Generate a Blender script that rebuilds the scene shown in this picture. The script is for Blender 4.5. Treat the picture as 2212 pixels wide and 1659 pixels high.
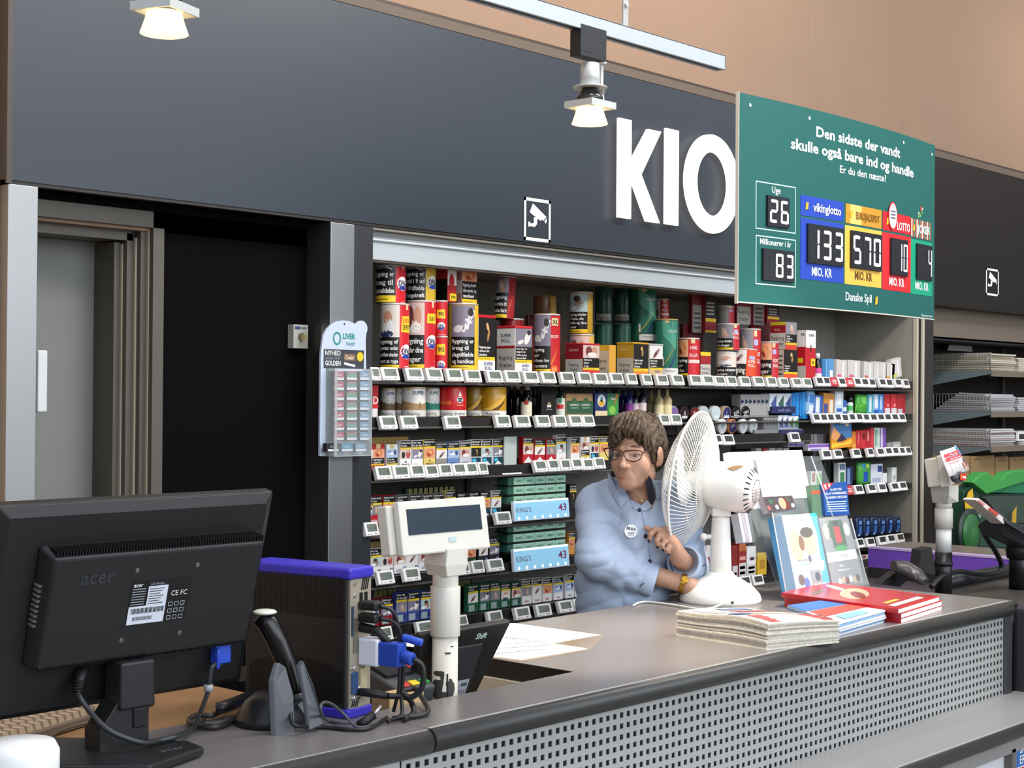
import bpy, bmesh, math, random
import numpy as np
from mathutils import Vector, Matrix
R = random.Random(7)
for o in list(bpy.data.objects): bpy.data.objects.remove(o)
COL = bpy.context.scene.collection
SC = bpy.context.scene
# ---------------------------------------------------------------- camera
W_, H_, FPX = 2212, 1659, 3325.0
CAM_Z = 1.6
yaw, pit, rol = [math.radians(a) for a in (48.0568, .4326, .43355)]
cF = Vector((math.sin(yaw)*math.cos(pit), math.cos(yaw)*math.cos(pit), math.sin(pit)))
_R = Vector((math.cos(yaw), -math.sin(yaw), 0)); _U = _R.cross(cF)
cR = _R*math.cos(rol)+_U*math.sin(rol); cU = _U*math.cos(rol)-_R*math.sin(rol)
cam_d = bpy.data.cameras.new('camera'); cam = bpy.data.objects.new('camera', cam_d); COL.objects.link(cam)
cam_d.sensor_width = 36; cam_d.lens = 36*FPX/W_; cam_d.clip_start = .05; cam_d.clip_end = 60
mw = Matrix.Identity(4)
for i in range(3):
    mw[i][0] = cR[i]; mw[i][1] = cU[i]; mw[i][2] = -cF[i]
mw[2][3] = CAM_Z
cam.matrix_world = mw; SC.camera = cam
def ray(px, py): return cF + cR*((px-W_/2)/FPX) - cU*((py-H_/2)/FPX)
def at(px, py, t): return ray(px, py)*t + Vector((0, 0, CAM_Z))          # t metres along the view axis
def onY(px, py, Y): r = ray(px, py); return r*(Y/r[1]) + Vector((0, 0, CAM_Z))
def onZ(px, py, Z): r = ray(px, py); return r*((Z-CAM_Z)/r[2]) + Vector((0, 0, CAM_Z))
# ---------------------------------------------------------------- world and light
wd = bpy.data.worlds.new('shop_daylight'); SC.world = wd; wd.use_nodes = True
nt = wd.node_tree; bg = nt.nodes['Background']
tc = nt.nodes.new('ShaderNodeTexCoord'); sx = nt.nodes.new('ShaderNodeSeparateXYZ')
nt.links.new(tc.outputs['Generated'], sx.inputs[0])
def ramp(tree, stops):
    r = tree.nodes.new('ShaderNodeValToRGB'); e = r.color_ramp.elements
    while len(e) < len(stops): e.new(.5)
    for i, (p, c) in enumerate(stops): e[i].position = p; e[i].color = (*c, 1)
    return r
mr = nt.nodes.new('ShaderNodeMapRange'); mr.inputs[1].default_value = -1; mr.inputs[2].default_value = 1
nt.links.new(sx.outputs[2], mr.inputs[0])
rz = ramp(nt, [(0, (.10, .09, .08)), (.45, (.22, .19, .17)), (.5, (.36, .34, .32)), (.565, (.72, .79, .90)), (1, (.66, .70, .76))])
nt.links.new(mr.outputs[0], rz.inputs[0])
mr2 = nt.nodes.new('ShaderNodeMapRange'); mr2.inputs[1].default_value = -1; mr2.inputs[2].default_value = 1
nt.links.new(sx.outputs[0], mr2.inputs[0])
rx = ramp(nt, [(0, (.8, .8, .85)), (.77, (1.15, 1.22, 1.32)), (.86, (.95, .94, .93)), (.93, (.55, .5, .46)), (1, (.3, .26, .23))])
nt.links.new(mr2.outputs[0], rx.inputs[0])
mx = nt.nodes.new('ShaderNodeMix'); mx.data_type = 'RGBA'; mx.blend_type = 'MULTIPLY'; mx.inputs[0].default_value = 1
nt.links.new(rz.outputs[0], mx.inputs[6]); nt.links.new(rx.outputs[0], mx.inputs[7]); nt.links.new(mx.outputs[2], bg.inputs[0])
bg.inputs[1].default_value = 0.85
def light(name, kind, loc, aim, power, col, size=.3, sy=None, cone=60, blend=.5):
    l = bpy.data.lights.new(name, kind); l.energy = power; l.color = col
    if kind == 'AREA':
        l.size = size
        if sy: l.shape = 'RECTANGLE'; l.size_y = sy
    elif kind == 'SPOT': l.spot_size = math.radians(cone); l.spot_blend = blend; l.shadow_soft_size = size
    o = bpy.data.objects.new(name, l); COL.objects.link(o); o.location = loc
    o.rotation_euler = (Vector(aim)-Vector(loc)).to_track_quat('-Z', 'Y').to_euler()
    return o
light('assumed_window_daylight', 'AREA', (3.2, -5, 3.7), (4.6, 4, 1.4), 330, (.88, .94, 1), 12, 4)  # assumed unseen window behind the viewer; its daylight is one area light
light('added_ceiling_fill', 'AREA', (4.6, 1.0, 4.6), (5.2, 4.0, 1.2), 120, (1, .93, .84), 5, .5)  # unseen row of ceiling lamps, added as soft fill for the shelves
light('track_spot_counter', 'SPOT', (3.16, 2.5, 2.30), (3.16, 2.62, .95), 95, (1, .86, .68), .04, cone=52, blend=.6)
light('assumed_spot_fan', 'SPOT', (5.0, 1.5, 3.5), (3.98, 2.7, 1.1), 260, (1, .90, .76), .06, cone=26, blend=.5)  # assumed unseen spot without fixture, well off the track, lighting the fan
light('assumed_spot_papers', 'SPOT', (4.9, 1.3, 3.5), (4.5, 2.5, 1.1), 120, (1, .90, .76), .06, cone=24, blend=.5)  # another assumed spot, no lamp modelled, brightening papers at the counter's right
light('track_spot_left', 'SPOT', (1.72, 2.46, 2.28), (1.9, 2.6, .95), 4, (1, .84, .66), .04, cone=60, blend=.8)
light('assumed_wall_wash', 'AREA', (4.7, 2.9, 4.3), (4.7, 4.0, 3.3), 19, (1, .84, .72), 3.4, .2)  # unseen washer, assumed for the brighter wall above the fascia
light('assumed_wall_wash_right', 'AREA', (9.6, 3.0, 3.9), (9.4, 4.0, 3.1), 12, (1, .84, .72), 1.6, .2)  # second assumed washer, also unseen, for the wall at far right
SC.view_settings.view_transform = 'Standard'; SC.view_settings.look = 'None'
SC.view_settings.gamma = 1; SC.view_settings.use_curve_mapping = False; SC.view_settings.exposure = 0.38
# ---------------------------------------------------------------- materials
def lin(c):
    if isinstance(c, str): c = [int(c[i:i+2], 16) for i in (0, 2, 4)]
    return tuple((v/255/12.92 if v/255 <= .04045 else ((v/255+.055)/1.055)**2.4) for v in c)
MATS = {}
def mat(c, r=.5, m=0., em=0., a=1., spec=.5, noise=0., scale=30., trans=0.):
    k = (c, r, m, em, a, spec, noise, scale, trans)
    if k in MATS: return MATS[k]
    M = bpy.data.materials.new('surface_'+c); M.use_nodes = True
    b = M.node_tree.nodes['Principled BSDF']; L = M.node_tree.links; n = M.node_tree.nodes
    b.inputs['Base Color'].default_value = (*lin(c), 1); b.inputs['Roughness'].default_value = r
    b.inputs['Metallic'].default_value = m; b.inputs['Alpha'].default_value = a
    b.inputs['Specular IOR Level'].default_value = spec
    if trans: b.inputs['Transmission Weight'].default_value = trans; b.inputs['IOR'].default_value = 1.15
    if em: b.inputs['Emission Color'].default_value = (*lin(c), 1); b.inputs['Emission Strength'].default_value = em
    if noise:
        t = n.new('ShaderNodeTexNoise'); t.inputs['Scale'].default_value = scale; t.inputs['Detail'].default_value = 5
        q = n.new('ShaderNodeTexCoord'); L.new(q.outputs['Object'], t.inputs['Vector'])
        base = lin(c)
        rr = ramp(M.node_tree, [(.3, tuple(v*(1-noise) for v in base)), (.7, tuple(min(1, v*(1+noise)) for v in base))])
        L.new(t.outputs[0], rr.inputs[0]); L.new(rr.outputs[0], b.inputs['Base Color'])
        m2 = n.new('ShaderNodeMapRange'); m2.inputs[3].default_value = max(.05, r-.1); m2.inputs[4].default_value = r+.12
        L.new(t.outputs[0], m2.inputs[0]); L.new(m2.outputs[0], b.inputs['Roughness'])
    MATS[k] = M; return M
def steel():
    M = mat('a2a3a3', .42, 1.0)
    return M
# ---------------------------------------------------------------- mesh builder
class B:
    def __init__(s): s.v = []; s.f = []; s.mi = []; s.ms = []; s.sm = []; s.T = None; s.map = None
    def m(s, mt):
        if isinstance(mt, str): mt = mat(mt)
        if mt not in s.ms: s.ms.append(mt)
        return s.ms.index(mt)
    def add(s, vs, fs, mt, smooth=False):
        b0 = len(s.v); T = s.T
        s.v += [tuple(T @ Vector(p)) if T is not None else tuple(p) for p in vs]
        k = s.m(mt)
        for f in fs: s.f.append([b0+i for i in f]); s.mi.append(k); s.sm.append(smooth)
        return s
    def box(s, a, b, mt):
        x0, y0, z0 = a; x1, y1, z1 = b
        vs = [(x0,y0,z0),(x1,y0,z0),(x1,y1,z0),(x0,y1,z0),(x0,y0,z1),(x1,y0,z1),(x1,y1,z1),(x0,y1,z1)]
        return s.add(vs, [(0,3,2,1),(4,5,6,7),(0,1,5,4),(1,2,6,5),(2,3,7,6),(3,0,4,7)], mt)
    def cbox(s, c, d, mt): return s.box([c[i]-d[i]/2 for i in range(3)], [c[i]+d[i]/2 for i in range(3)], mt)
    def quad(s, a, b, c, d, mt): return s.add([a, b, c, d], [(0, 1, 2, 3)], mt)
    def prism(s, pts, ext, mt, smooth=False):
        n = len(pts); e = Vector(ext); vs = [Vector(p) for p in pts]; vs += [p+e for p in vs]
        s.add(vs, [tuple(range(n-1, -1, -1)), tuple(range(n, 2*n))], mt)
        b0 = len(s.v)-2*n; k = s.m(mt)
        for i in range(n):
            j = (i+1) % n; s.f.append([b0+i, b0+j, b0+n+j, b0+n+i]); s.mi.append(k); s.sm.append(smooth)
        return s
    def rings(s, rings, mt, caps=True, smooth=True, closed=True):
        n = len(rings[0]); vs = [p for r in rings for p in r]; fs = []
        for i in range(len(rings)-1):
            for j in range(n if closed else n-1):
                k = (j+1) % n; fs.append((i*n+j, i*n+k, (i+1)*n+k, (i+1)*n+j))
        s.add(vs, fs, mt, smooth)
        if caps and closed:
            b0 = len(s.v)-len(vs); k = s.m(mt)
            s.f.append([b0+i for i in range(n-1, -1, -1)]); s.mi.append(k); s.sm.append(False)
            s.f.append([b0+(len(rings)-1)*n+i for i in range(n)]); s.mi.append(k); s.sm.append(False)
        return s
    def lathe(s, prof, o, mt, axis=(0, 0, 1), n=24, caps=True, smooth=True):
        ax = Vector(axis).normalized(); u = ax.orthogonal().normalized(); w = ax.cross(u); o = Vector(o)
        if abs(ax.z) > .99: u = Vector((1, 0, 0)); w = ax.cross(u)
        return s.rings([[o+ax*h+(u*math.cos(2*math.pi*j/n)+w*math.sin(2*math.pi*j/n))*r for j in range(n)] for r, h in prof], mt, caps, smooth)
    def cyl(s, a, b, r, mt, n=16, r2=None):
        a = Vector(a); b = Vector(b); return s.lathe([(r, 0), (r if r2 is None else r2, (b-a).length)], a, mt, b-a, n)
    def tube(s, pts, r, mt, n=6, flat=None):
        pts = [Vector(p) for p in pts]; rg = []; up = None
        for i, p in enumerate(pts):
            d = (pts[min(i+1, len(pts)-1)]-pts[max(i-1, 0)]).normalized()
            if up is None: up = d.orthogonal().normalized()
            up = (up-d*up.dot(d)).normalized(); w = d.cross(up)
            rr = r[i] if isinstance(r, (list, tuple)) else r
            rg.append([p+(up*math.cos(2*math.pi*j/n)+w*math.sin(2*math.pi*j/n)*(flat or 1))*rr for j in range(n)])
        return s.rings(rg, mt)
    def ball(s, c, r, mt, n=16, k=10, T=None):
        r = r if isinstance(r, (list, tuple)) else (r, r, r); c = Vector(c)
        rg = []
        for i in range(k+1):
            a = math.pi*i/k; a = min(max(a, .02), math.pi-.02)
            rg.append([Vector((r[0]*math.sin(a)*math.cos(2*math.pi*j/n), r[1]*math.sin(a)*math.sin(2*math.pi*j/n), -r[2]*math.cos(a))) for j in range(n)])
        if T is not None: rg = [[T @ p for p in g] for g in rg]
        return s.rings([[p+c for p in g] for g in rg], mt)
    # flat artwork laid on a surface through s.map(u, v, d)
    def rect(s, u0, v0, u1, v1, c, d=.0004, n=1):
        P = s.map; n = max(1, n if not getattr(s, 'seg', 0) else math.ceil(abs(u1-u0)/s.seg))
        vs = []
        for i in range(n+1):
            u = u0+(u1-u0)*i/n; vs += [P(u, v0, d), P(u, v1, d)]
        return s.add(vs, [(2*i, 2*i+2, 2*i+3, 2*i+1) for i in range(n)], c)
    def poly(s, pts, c, d=.0006):
        if getattr(s, 'seg', 0):
            u0 = min(p[0] for p in pts); u1 = max(p[0] for p in pts); n = max(1, math.ceil((u1-u0)/s.seg))
            def clip(P, x, sg):
                o = []
                for i in range(len(P)):
                    a, b = P[i-1], P[i]; ia = sg*(a[0]-x) >= 0; ib = sg*(b[0]-x) >= 0
                    if ia != ib: t = (x-a[0])/(b[0]-a[0]); o.append((x, a[1]+(b[1]-a[1])*t))
                    if ib: o.append(b)
                return o
            if n > 1:
                for i in range(n):
                    P = clip(pts, u0+(u1-u0)*i/n, 1); P = clip(P, u0+(u1-u0)*(i+1)/n, -1) if len(P) > 2 else P
                    if len(P) > 2: s.add([s.map(u, v, d) for u, v in P], [tuple(range(len(P)))], c)
                return s
        return s.add([s.map(u, v, d) for u, v in pts], [tuple(range(len(pts)))], c)
    def ell(s, u, v, a, b, c, d=.0008, n=14, rot=0):
        cr, sr = math.cos(rot), math.sin(rot)
        q = [(a*math.cos(t)*cr-b*math.sin(t)*sr, a*math.cos(t)*sr+b*math.sin(t)*cr) for t in [2*math.pi*i/n for i in range(n)]]
        if not getattr(s, 'seg', 0): return s.poly([(u+x, v+y) for x, y in q], c, d)
        vs = [s.map(u, v, d)]+[s.map(u+x*.5, v+y*.5, d) for x, y in q]+[s.map(u+x, v+y, d) for x, y in q]
        return s.add(vs, [(0, 1+i, 1+(i+1) % n) for i in range(n)]+[(1+i, 1+n+i, 1+n+(i+1) % n, 1+(i+1) % n) for i in range(n)], c)
    def ring(s, u, v, a, b, w, c, d=.0008, n=28):
        o = [(math.cos(2*math.pi*i/n), math.sin(2*math.pi*i/n)) for i in range(n)]
        vs = [s.map(u+a*x, v+b*y, d) for x, y in o]+[s.map(u+(a-w)*x, v+(b-w)*y, d) for x, y in o]
        return s.add(vs, [(i, (i+1) % n, n+(i+1) % n, n+i) for i in range(n)], c)
    def frame(s, u0, v0, u1, v1, w, c, d=.0008):
        for a in ((u0, v0, u1, v0+w), (u0, v1-w, u1, v1), (u0, v0, u0+w, v1), (u1-w, v0, u1, v1)): s.rect(*a, c, d)
        return s
    def text(s, t, u, v, h, c, d=.001, al='c', bold=.02, w=None, rot=0, sx=1, shear=0):
        vs, fs, tw = glyphs(t, bold, shear)
        k = h; kx = h*sx
        if w: kx = min(kx, w/tw) if tw > 0 else kx
        off = {'c': -tw*kx/2, 'l': 0, 'r': -tw*kx}[al]; cr, sr = math.cos(rot), math.sin(rot)
        out = []
        for x, y in vs:
            X = x*kx+off; Y = y*k; out.append(s.map(u+X*cr-Y*sr, v+X*sr+Y*cr, d))
        return s.add(out, fs, c)
    def obj(s, name, parent=None, bev=0, seg=2, loc=None, mesh=None):
        me = bpy.data.meshes.new(name); me.from_pydata([tuple(p) for p in s.v], [], s.f)
        for mt in s.ms: me.materials.append(mt)
        me.polygons.foreach_set('material_index', s.mi); me.polygons.foreach_set('use_smooth', s.sm); me.update()
        o = bpy.data.objects.new(name, me); COL.objects.link(o)
        if parent is not None: o.parent = parent
        if loc is not None: o.location = loc
        if bev:
            b = o.modifiers.new('bevel', 'BEVEL'); b.width = bev; b.segments = seg; b.limit_method = 'ANGLE'; b.angle_limit = math.radians(40)
        return o
GC = {}
def glyphs(t, bold, shear):
    k = (t, bold, shear)
    if k in GC: return GC[k]
    c = bpy.data.curves.new('t', 'FONT'); c.body = t; c.size = 1.37; c.offset = bold; c.resolution_u = 2; c.shear = shear; c.fill_mode = 'FRONT'
    o = bpy.data.objects.new('t', c); me = o.to_mesh()
    vs = [(v.co.x, v.co.y) for v in me.vertices]; fs = [tuple(p.vertices) for p in me.polygons]
    x0 = min([v[0] for v in vs] or [0]); vs = [(x-x0, y) for x, y in vs]; w = max([v[0] for v in vs] or [.01])
    o.to_mesh_clear(); bpy.data.objects.remove(o); bpy.data.curves.remove(c)
    GC[k] = (vs, fs, w); return GC[k]
def flat(o, u, v, n=None):
    o, u, v = Vector(o), Vector(u), Vector(v); n = Vector(n) if n else u.cross(v).normalized()
    return lambda a, b, d: o+u*a+v*b+n*d
def tag(o, label, cat, group=None):
    o['label'] = label; o['category'] = cat
    if group: o['group'] = group
    return o
def thing(name, label, cat, group=None, loc=(0, 0, 0)):
    o = bpy.data.objects.new(name, None); o.empty_display_size = .05; COL.objects.link(o); o.location = loc
    return tag(o, label, cat, group)
def struct(b, name, parent=None, bev=0):
    o = b.obj(name, parent, bev)
    if parent is None: o['kind'] = 'structure'
    return o
ORD = ['first', 'second', 'third', 'fourth', 'fifth', 'sixth', 'seventh', 'eighth', 'ninth', 'tenth', 'eleventh', 'twelfth', 'thirteenth', 'fourteenth', 'fifteenth', 'sixteenth', 'seventeenth', 'eighteenth', 'nineteenth', 'twentieth']
ORD += ['twenty-'+w for w in ORD[:9]]+['thirtieth']+['thirty-'+w for w in ORD[:9]]
def tree_copy(o, parent=None):
    c = o.copy(); COL.objects.link(c); c.parent = parent
    for ch in list(o.children): tree_copy(ch, c)
    return c
# ================================================================ setting
YW = 3.9
black = mat('1d1f22', .42, spec=.5); peach = mat('927863', .8, noise=.04, scale=3); matt = mat('060607', .85, spec=.08)
b = B(); b.box((-2, -3, -.1), (14, 6, 0), mat('77716a', .4, noise=.1, scale=4)); struct(b, 'floor')
b = B(); b.box((1.0, 4.03, 0), (3.43, 4.13, .02), matt); b.v = []; b.f = []; b.mi = []; b.sm = []
b.box((-1.0, 4.02, 2.1), (13, 4.2, 5.5), peach); struct(b, 'wall_back')
b = B(); b.box((-1, 4.02, 2.935), (13, 3.985, 2.95), peach); b.box((-1, 4.0, 2.99), (13, 4.02, 3.005), mat('3e3028'))
b.box((-1, 3.99, 2.955), (13, 4.02, 2.99), mat('63574b', .7)); struct(b, 'trim_1')
b = B(); b.box((-1.0, 3.95, 0), (2.236, 4.2, 2.95), mat('c8a888', .8)); struct(b, 'wall_left')
# black sign board over the kiosk
b = B(); b.box((2.248, YW, 2.19), (7.66, 4.015, 2.922), mat('2e353e', .36))
b.box((2.232, YW-.004, 2.18), (2.248, 4.015, 2.926), mat('4a4038', .5)); b.box((2.232, YW+.004, 2.18), (7.64, YW+.03, 2.19), mat('2b2622', .5))
b.box((7.66, YW, 2.113), (12.5, 4.015, 2.922), mat('1d1815', .5, spec=.3))
b.box((2.9, 4.0, 2.18), (7.64, 4.015, 2.19), matt)
fas = b.obj('fascia_panel'); tag(fas, 'long black fascia board running above the kiosk shelves and dark alcove', 'sign board')
# steel posts
def post(name, x0, x1, y0, y1, z1, label):
    b = B(); b.box((x0, y0, 0), (x1, y1, z1), steel()); o = b.obj(name, bev=.002); tag(o, label, 'post', 'brushed steel posts'); return o
post('steel_post', 2.24, 2.333, 3.9, 4.0, 2.179, 'brushed steel post at the far left under the black fascia')
post('steel_post', 3.426, 3.533, 3.9, 3.948, 2.178, 'brushed steel post carrying the round-topped tobacco display')
b = B(); b.box((3.426, 3.948, 0), (3.533, 4.02, 2.178), mat('4d4a45', .45, .6)); b.box((3.533, 3.905, 0), (3.623, 4.45, 2.178), mat('272a2e', .5)); struct(b, 'trim_2')
# dark alcove wall with door
b = B()
b.box((2.835, 4.02, 0), (3.43, 4.1, 2.3), matt); b.box((2.2, 4.02, 2.17), (2.835, 4.1, 2.3), matt); b.box((2.333, 4.3, 2.1), (2.36, 4.02, 2.2), matt)
b.box((2.333, 3.99, 2.16), (3.43, 4.02, 2.19), matt)
struct(b, 'wall_alcove')
b = B(); b.box((2.3, 4.2, 0), (2.80, 4.24, 2.09), mat('777974', .6)); dr = struct(b, 'door_1')
b = B(); dk = mat('5c564e', .45, .3)
for x0, x1, y, y1 in ((2.79, 2.83, 4.0, 4.1), (2.765, 2.785, 4.03, 4.16), (2.735, 2.758, 4.06, 4.2), (2.71, 2.73, 4.09, 4.2)):
    b.box((x0, y, 0), (x1, y1, 2.165-(2.83-x1)), dk)
b.box((2.3, 4.0, 2.11), (2.83, 4.1, 2.165), dk); b.box((2.3, 4.06, 2.07), (2.76, 4.2, 2.10), dk)
b.box((2.786, 4.02, 0), (2.79, 4.06, 2.1), mat('b0a590', .4)); b.box((2.759, 4.05, 0), (2.765, 4.08, 2.08), mat('b0a590', .4)); b.box((2.7305, 4.08, 0), (2.735, 4.1, 2.06), mat('b0a590', .4))
struct(b, 'door_frame', dr)
b = B(); p = onY(80, 757, 4.12); q = onY(80, 890, 4.12); b.box((p.x-.02, 4.08, q.z), (p.x+.012, 4.2, p.z), mat('d4d6d6', .4)); b.obj('door_handle', dr, .004)
# key switch on the black wall
p = onY(650, 727, 3.99)
t = thing('key_switch', 'small grey wall switch box with a key turned in it on black wall', 'switch', loc=(p.x, 4.02, p.z))
b = B(); b.box((-.032, -.03, -.04), (.032, 0, .04), mat('a8a89e', .5)); b.box((-.026, -.032, .024), (-.004, -.03, .034), mat('2c3f6e')); b.box((0, -.032, .026), (.024, -.03, .032), mat('6a6a66')); b.obj('switch_box', t, .003)
b = B(); b.cyl((0, -.03, 0), (0, -.038, 0), .012, mat('8a8678', .3, .8)); b.box((-.004, -.055, -.014), (.004, -.036, .008), mat('cdb98a', .3, .6)); b.obj('key', t)
# shelf bay carcass
grey = mat('8b8980', .7); drk = mat('17161a', .6)
b = B(); b.box((3.60, 4.4, 0), (7.66, 4.45, 2.19), grey); b.box((3.623, 3.99, 2.075), (7.6, 4.41, 2.1), mat('8b8578', .7)); struct(b, 'wall_bay')
b = B(); b.box((7.59, 3.92, 0), (7.625, 4.44, 2.13), mat('9d988c', .6)); b.box((7.585, 3.9, 0), (7.603, 3.922, 2.115), mat('c9c0ae', .4)); b.box((7.603, 3.91, 0), (7.65, 4.4, 2.115), mat('17120f', .5))
b.box((7.65, 3.9, 0), (7.672, 3.922, 2.115), mat('c9c0ae', .4)); b.box((7.672, 3.91, 0), (7.795, 4.5, 2.113), mat('2e2925', .6)); struct(b, 'trim_3')
b = B()
for x in (4.62, 5.6, 6.58): b.box((x-.012, 4.385, .3), (x+.012, 4.4, 2.07), mat('55544f', .6))
struct(b, 'trim_4')
# roller shutter housing
b = B(); alu = mat('b9c2c6', .42, .1)
b.box((3.623, 3.925, 2.068), (7.6, 4.0, 2.135), alu); b.box((3.623, 3.935, 2.135), (7.6, 4.0, 2.152), mat('8d9499', .5)); b.box((3.623, 3.915, 2.133), (7.6, 3.94, 2.141), mat('cfd6da', .35, .2))
b.box((3.623, 3.94, 2.15), (7.6, 4.0, 2.172), mat('9a9a96', .5)); b.box((3.623, 3.91, 2.17), (7.6, 3.93, 2.179), mat('b3aca0', .4, .3)); b.box((3.623, 3.93, 2.060), (7.6, 3.96, 2.068), mat('5d5248', .7))
rs = b.obj('roller_shutter', bev=.003); tag(rs, 'light grey roller shutter housing under the black fascia over the shelves', 'shutter')
# beige band and dark back of the right-hand bay
b = B(); b.box((7.795, 4.0, 1.94), (12, 4.05, 2.113), mat('7b6e60', .7)); b.box((7.795, 4.35, 0), (12, 4.4, 1.96), mat('241f1c', .7)); b.box((7.795, 4.0, 1.93), (12, 4.4, 1.95), drk)
struct(b, 'wall_right_bay')
# KIOSK letters
wl = mat('fff4ee', .5, em=.75); sd = mat('e8d0c8', .5)
def letter(name, polys, x0, x1, z0, z1, lab):
    b = B(); w = x1-x0; h = z1-z0
    for pl in polys:
        b.prism([(x0+u*w, 3.866, z0+v*h) for u, v in pl], (0, .012, 0), wl)
    o = b.obj(name); b2 = B()
    tag(o, lab, 'sign letter', 'white letters on the black fascia')
K_ = [[(0, 0), (.29, 0), (.29, 1), (0, 1)], [(.30, .60), (.68, .95), (1.0, .95), (.53, .47), (.98, .0), (.66, 0), (.30, .40)]]
letter('sign_letter', K_, 4.943, 5.232, 2.330, 2.736, 'big white letter K starting the word on the black fascia')
letter('sign_letter', [[(0, 0), (1, 0), (1, 1), (0, 1)]], 5.266, 5.358, 2.331, 2.737, 'big white letter I between K and O on the fascia')
b = B(); n = 56; cx, cz, ax, az = 5.614, 2.537, .208, .217
o_ = [(math.cos(2*math.pi*i/n), math.sin(2*math.pi*i/n)) for i in range(n)]
rg = [[(cx+a*x, y, cz+c*z) for x, z in o_] for a, c, y in ((ax, az, 3.866), (ax, az, 3.878), (.118, .140, 3.878), (.118, .140, 3.866), (ax, az, 3.866))]
b.rings(rg, wl, caps=False, smooth=False); tag(b.obj('sign_letter'), 'big round white letter O half hidden by the green board', 'sign letter', 'white letters on the black fascia')
S_ = [[(.05, .05), (.95, .05), (.95, .55), (.25, .55), (.25, .80), (.9, .80), (.9, 1), (.0, 1), (.0, .38), (.7, .38), (.7, .22), (.05, .22)]]
letter('sign_letter', S_, 5.90, 6.10, 2.325, 2.74, 'white letter S hidden behind the green lottery board')
letter('sign_letter', K_, 6.16, 6.46, 2.330, 2.736, 'last white letter K hidden behind the green lottery board')
# camera pictograms
def cctv(x0, x1, z0, z1, lab):
    b = B(); b.map = flat((x0, YW, z0), ((x1-x0), 0, 0), (0, 0, (z1-z0)), (0, -1, 0)); wh = mat('f0efee', .5)
    b.frame(0, 0, 1, 1, .075, wh, .002); b.map = flat((x0, YW, z0), ((x1-x0), 0, 0), (0, 0, (z1-z0)), (0, -1, 0))
    b.poly([(.32, .88), (.84, .60), (.72, .50), (.66, .53), (.62, .49), (.20, .66)], wh, .002)
    b.poly([(.86, .58), (.76, .50), (.80, .44), (.84, .47)], wh, .002)
    b.poly([(.36, .56), (.50, .55), (.48, .40), (.40, .33), (.22, .34), (.16, .31), (.15, .43), (.22, .44), (.24, .40), (.36, .42)], wh, .002)
    tag(b.obj('camera_sign'), lab, 'sign', 'video surveillance stickers')
p0 = onY(1131, 518, YW); p1 = onY(1189, 434, YW); cctv(p0.x, p1.x, p0.z-.0, p1.z, 'white video camera pictogram on the black fascia left of the big letters')
p0 = onY(2129, 637, YW); p1 = onY(2157, 583, YW); cctv(p0.x, p1.x, p0.z, p1.z, 'small white video camera pictogram right of the green board')
# ================================================================ counter
top = mat('787371', .27); nose = mat('3a3936', .35); panelm = mat('a6a8a5', .45, .1); CT = .95
ct = thing('checkout_counter', 'long grey checkout counter with a perforated metal front panel', 'counter', loc=(0, 0, 0))
b = B(); b.box((2.806, 2.125, .918), (4.79, 2.93, CT), top); b.box((2.13, 2.125, .918), (2.806, 2.318, CT), top); b.box((2.16, 2.318, .90), (2.80, 2.33, .94), mat('20190f'))
b.obj('worktop', ct)
b = B(); b.box((2.803, 2.33, .905), (2.812, 2.93, .9495), mat('0f0e0d', .4)); b.box((2.3, 2.926, .915), (4.79, 2.936, CT-.002), mat('2a2623', .4)); b.obj('edge_strip', ct)
def nosing(x0, x1, y, zt, h, name, par, prot=.02, endcap=False):
    b = B(); pr = []
    for i in range(11):
        a = math.pi/2 - math.pi*i/10
        pr.append((y - prot*math.cos(a), zt-h/2+h/2*math.sin(a)))
    pr = [(y+.004, zt)]+pr+[(y+.004, zt-h)]
    b.rings([[(x, p[0], p[1]) for p in pr] for x in (x0, x1)], nose, True, True)
    b.box((x0, y-.001, zt-.0015), (x1, y+.006, zt+.0012), mat('b0aeaa', .3)); return b.obj(name, par)  # thin pale strip: highlight along the nosing's top edge, put in as colour
nosing(2.131, 4.765, 2.125, CT, .048, 'edge_nosing', ct, .022)
b = B(); pitch = .0247; hw = .0062; X0, X1, Z0, Z1 = 2.06, 4.74, .655, .902; yp = 2.128
nc = int((X1-X0)/pitch); nr = 10; xs = X0+(X1-X0-nc*pitch)/2; zs = .884-nr*pitch+pitch/2
vs = []; fs = []
for i in range(nc):
    for j in range(nr):
        cx = xs+(i+.5)*pitch; cz = zs+(j+.5)*pitch; k = len(vs); p2 = pitch/2
        for (w, yy) in ((p2, yp), (hw, yp), (hw, yp+.0025)):
            vs += [(cx-w, yy, cz-w), (cx+w, yy, cz-w), (cx+w, yy, cz+w), (cx-w, yy, cz+w)]
        for a in range(4):
            c = (a+1) % 4; fs += [(k+a, k+c, k+4+c, k+4+a), (k+4+a, k+4+c, k+8+c, k+8+a)]
b.add(vs, fs, panelm)
for a, c in (((X0, yp, zs+nr*pitch), (X1, yp+.002, Z1+.01)), ((X0, yp, Z0-.02), (X1, yp+.002, zs)), ((X0, yp, zs), (xs, yp+.002, zs+nr*pitch)), ((xs+nc*pitch, yp, zs), (X1, yp+.002, zs+nr*pitch))): b.box(a, c, panelm)
b.obj('perforated_panel', ct)
b = B(); b.box((2.13, 2.16, .0), (4.76, 2.18, .91), mat('3a3c40', .6)); b.box((4.745, 2.1265, .66), (4.79, 2.17, .925), mat('55575a', .35, .4)); b.box((4.735, 2.12, 0), (4.79, 2.93, .918), mat('3c3d3f', .5)); b.box((2.81, 2.86, 0), (4.75, 2.9, .918), mat('2a2a2c', .6))
b.obj('cabinet_body', ct, .004)
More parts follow.
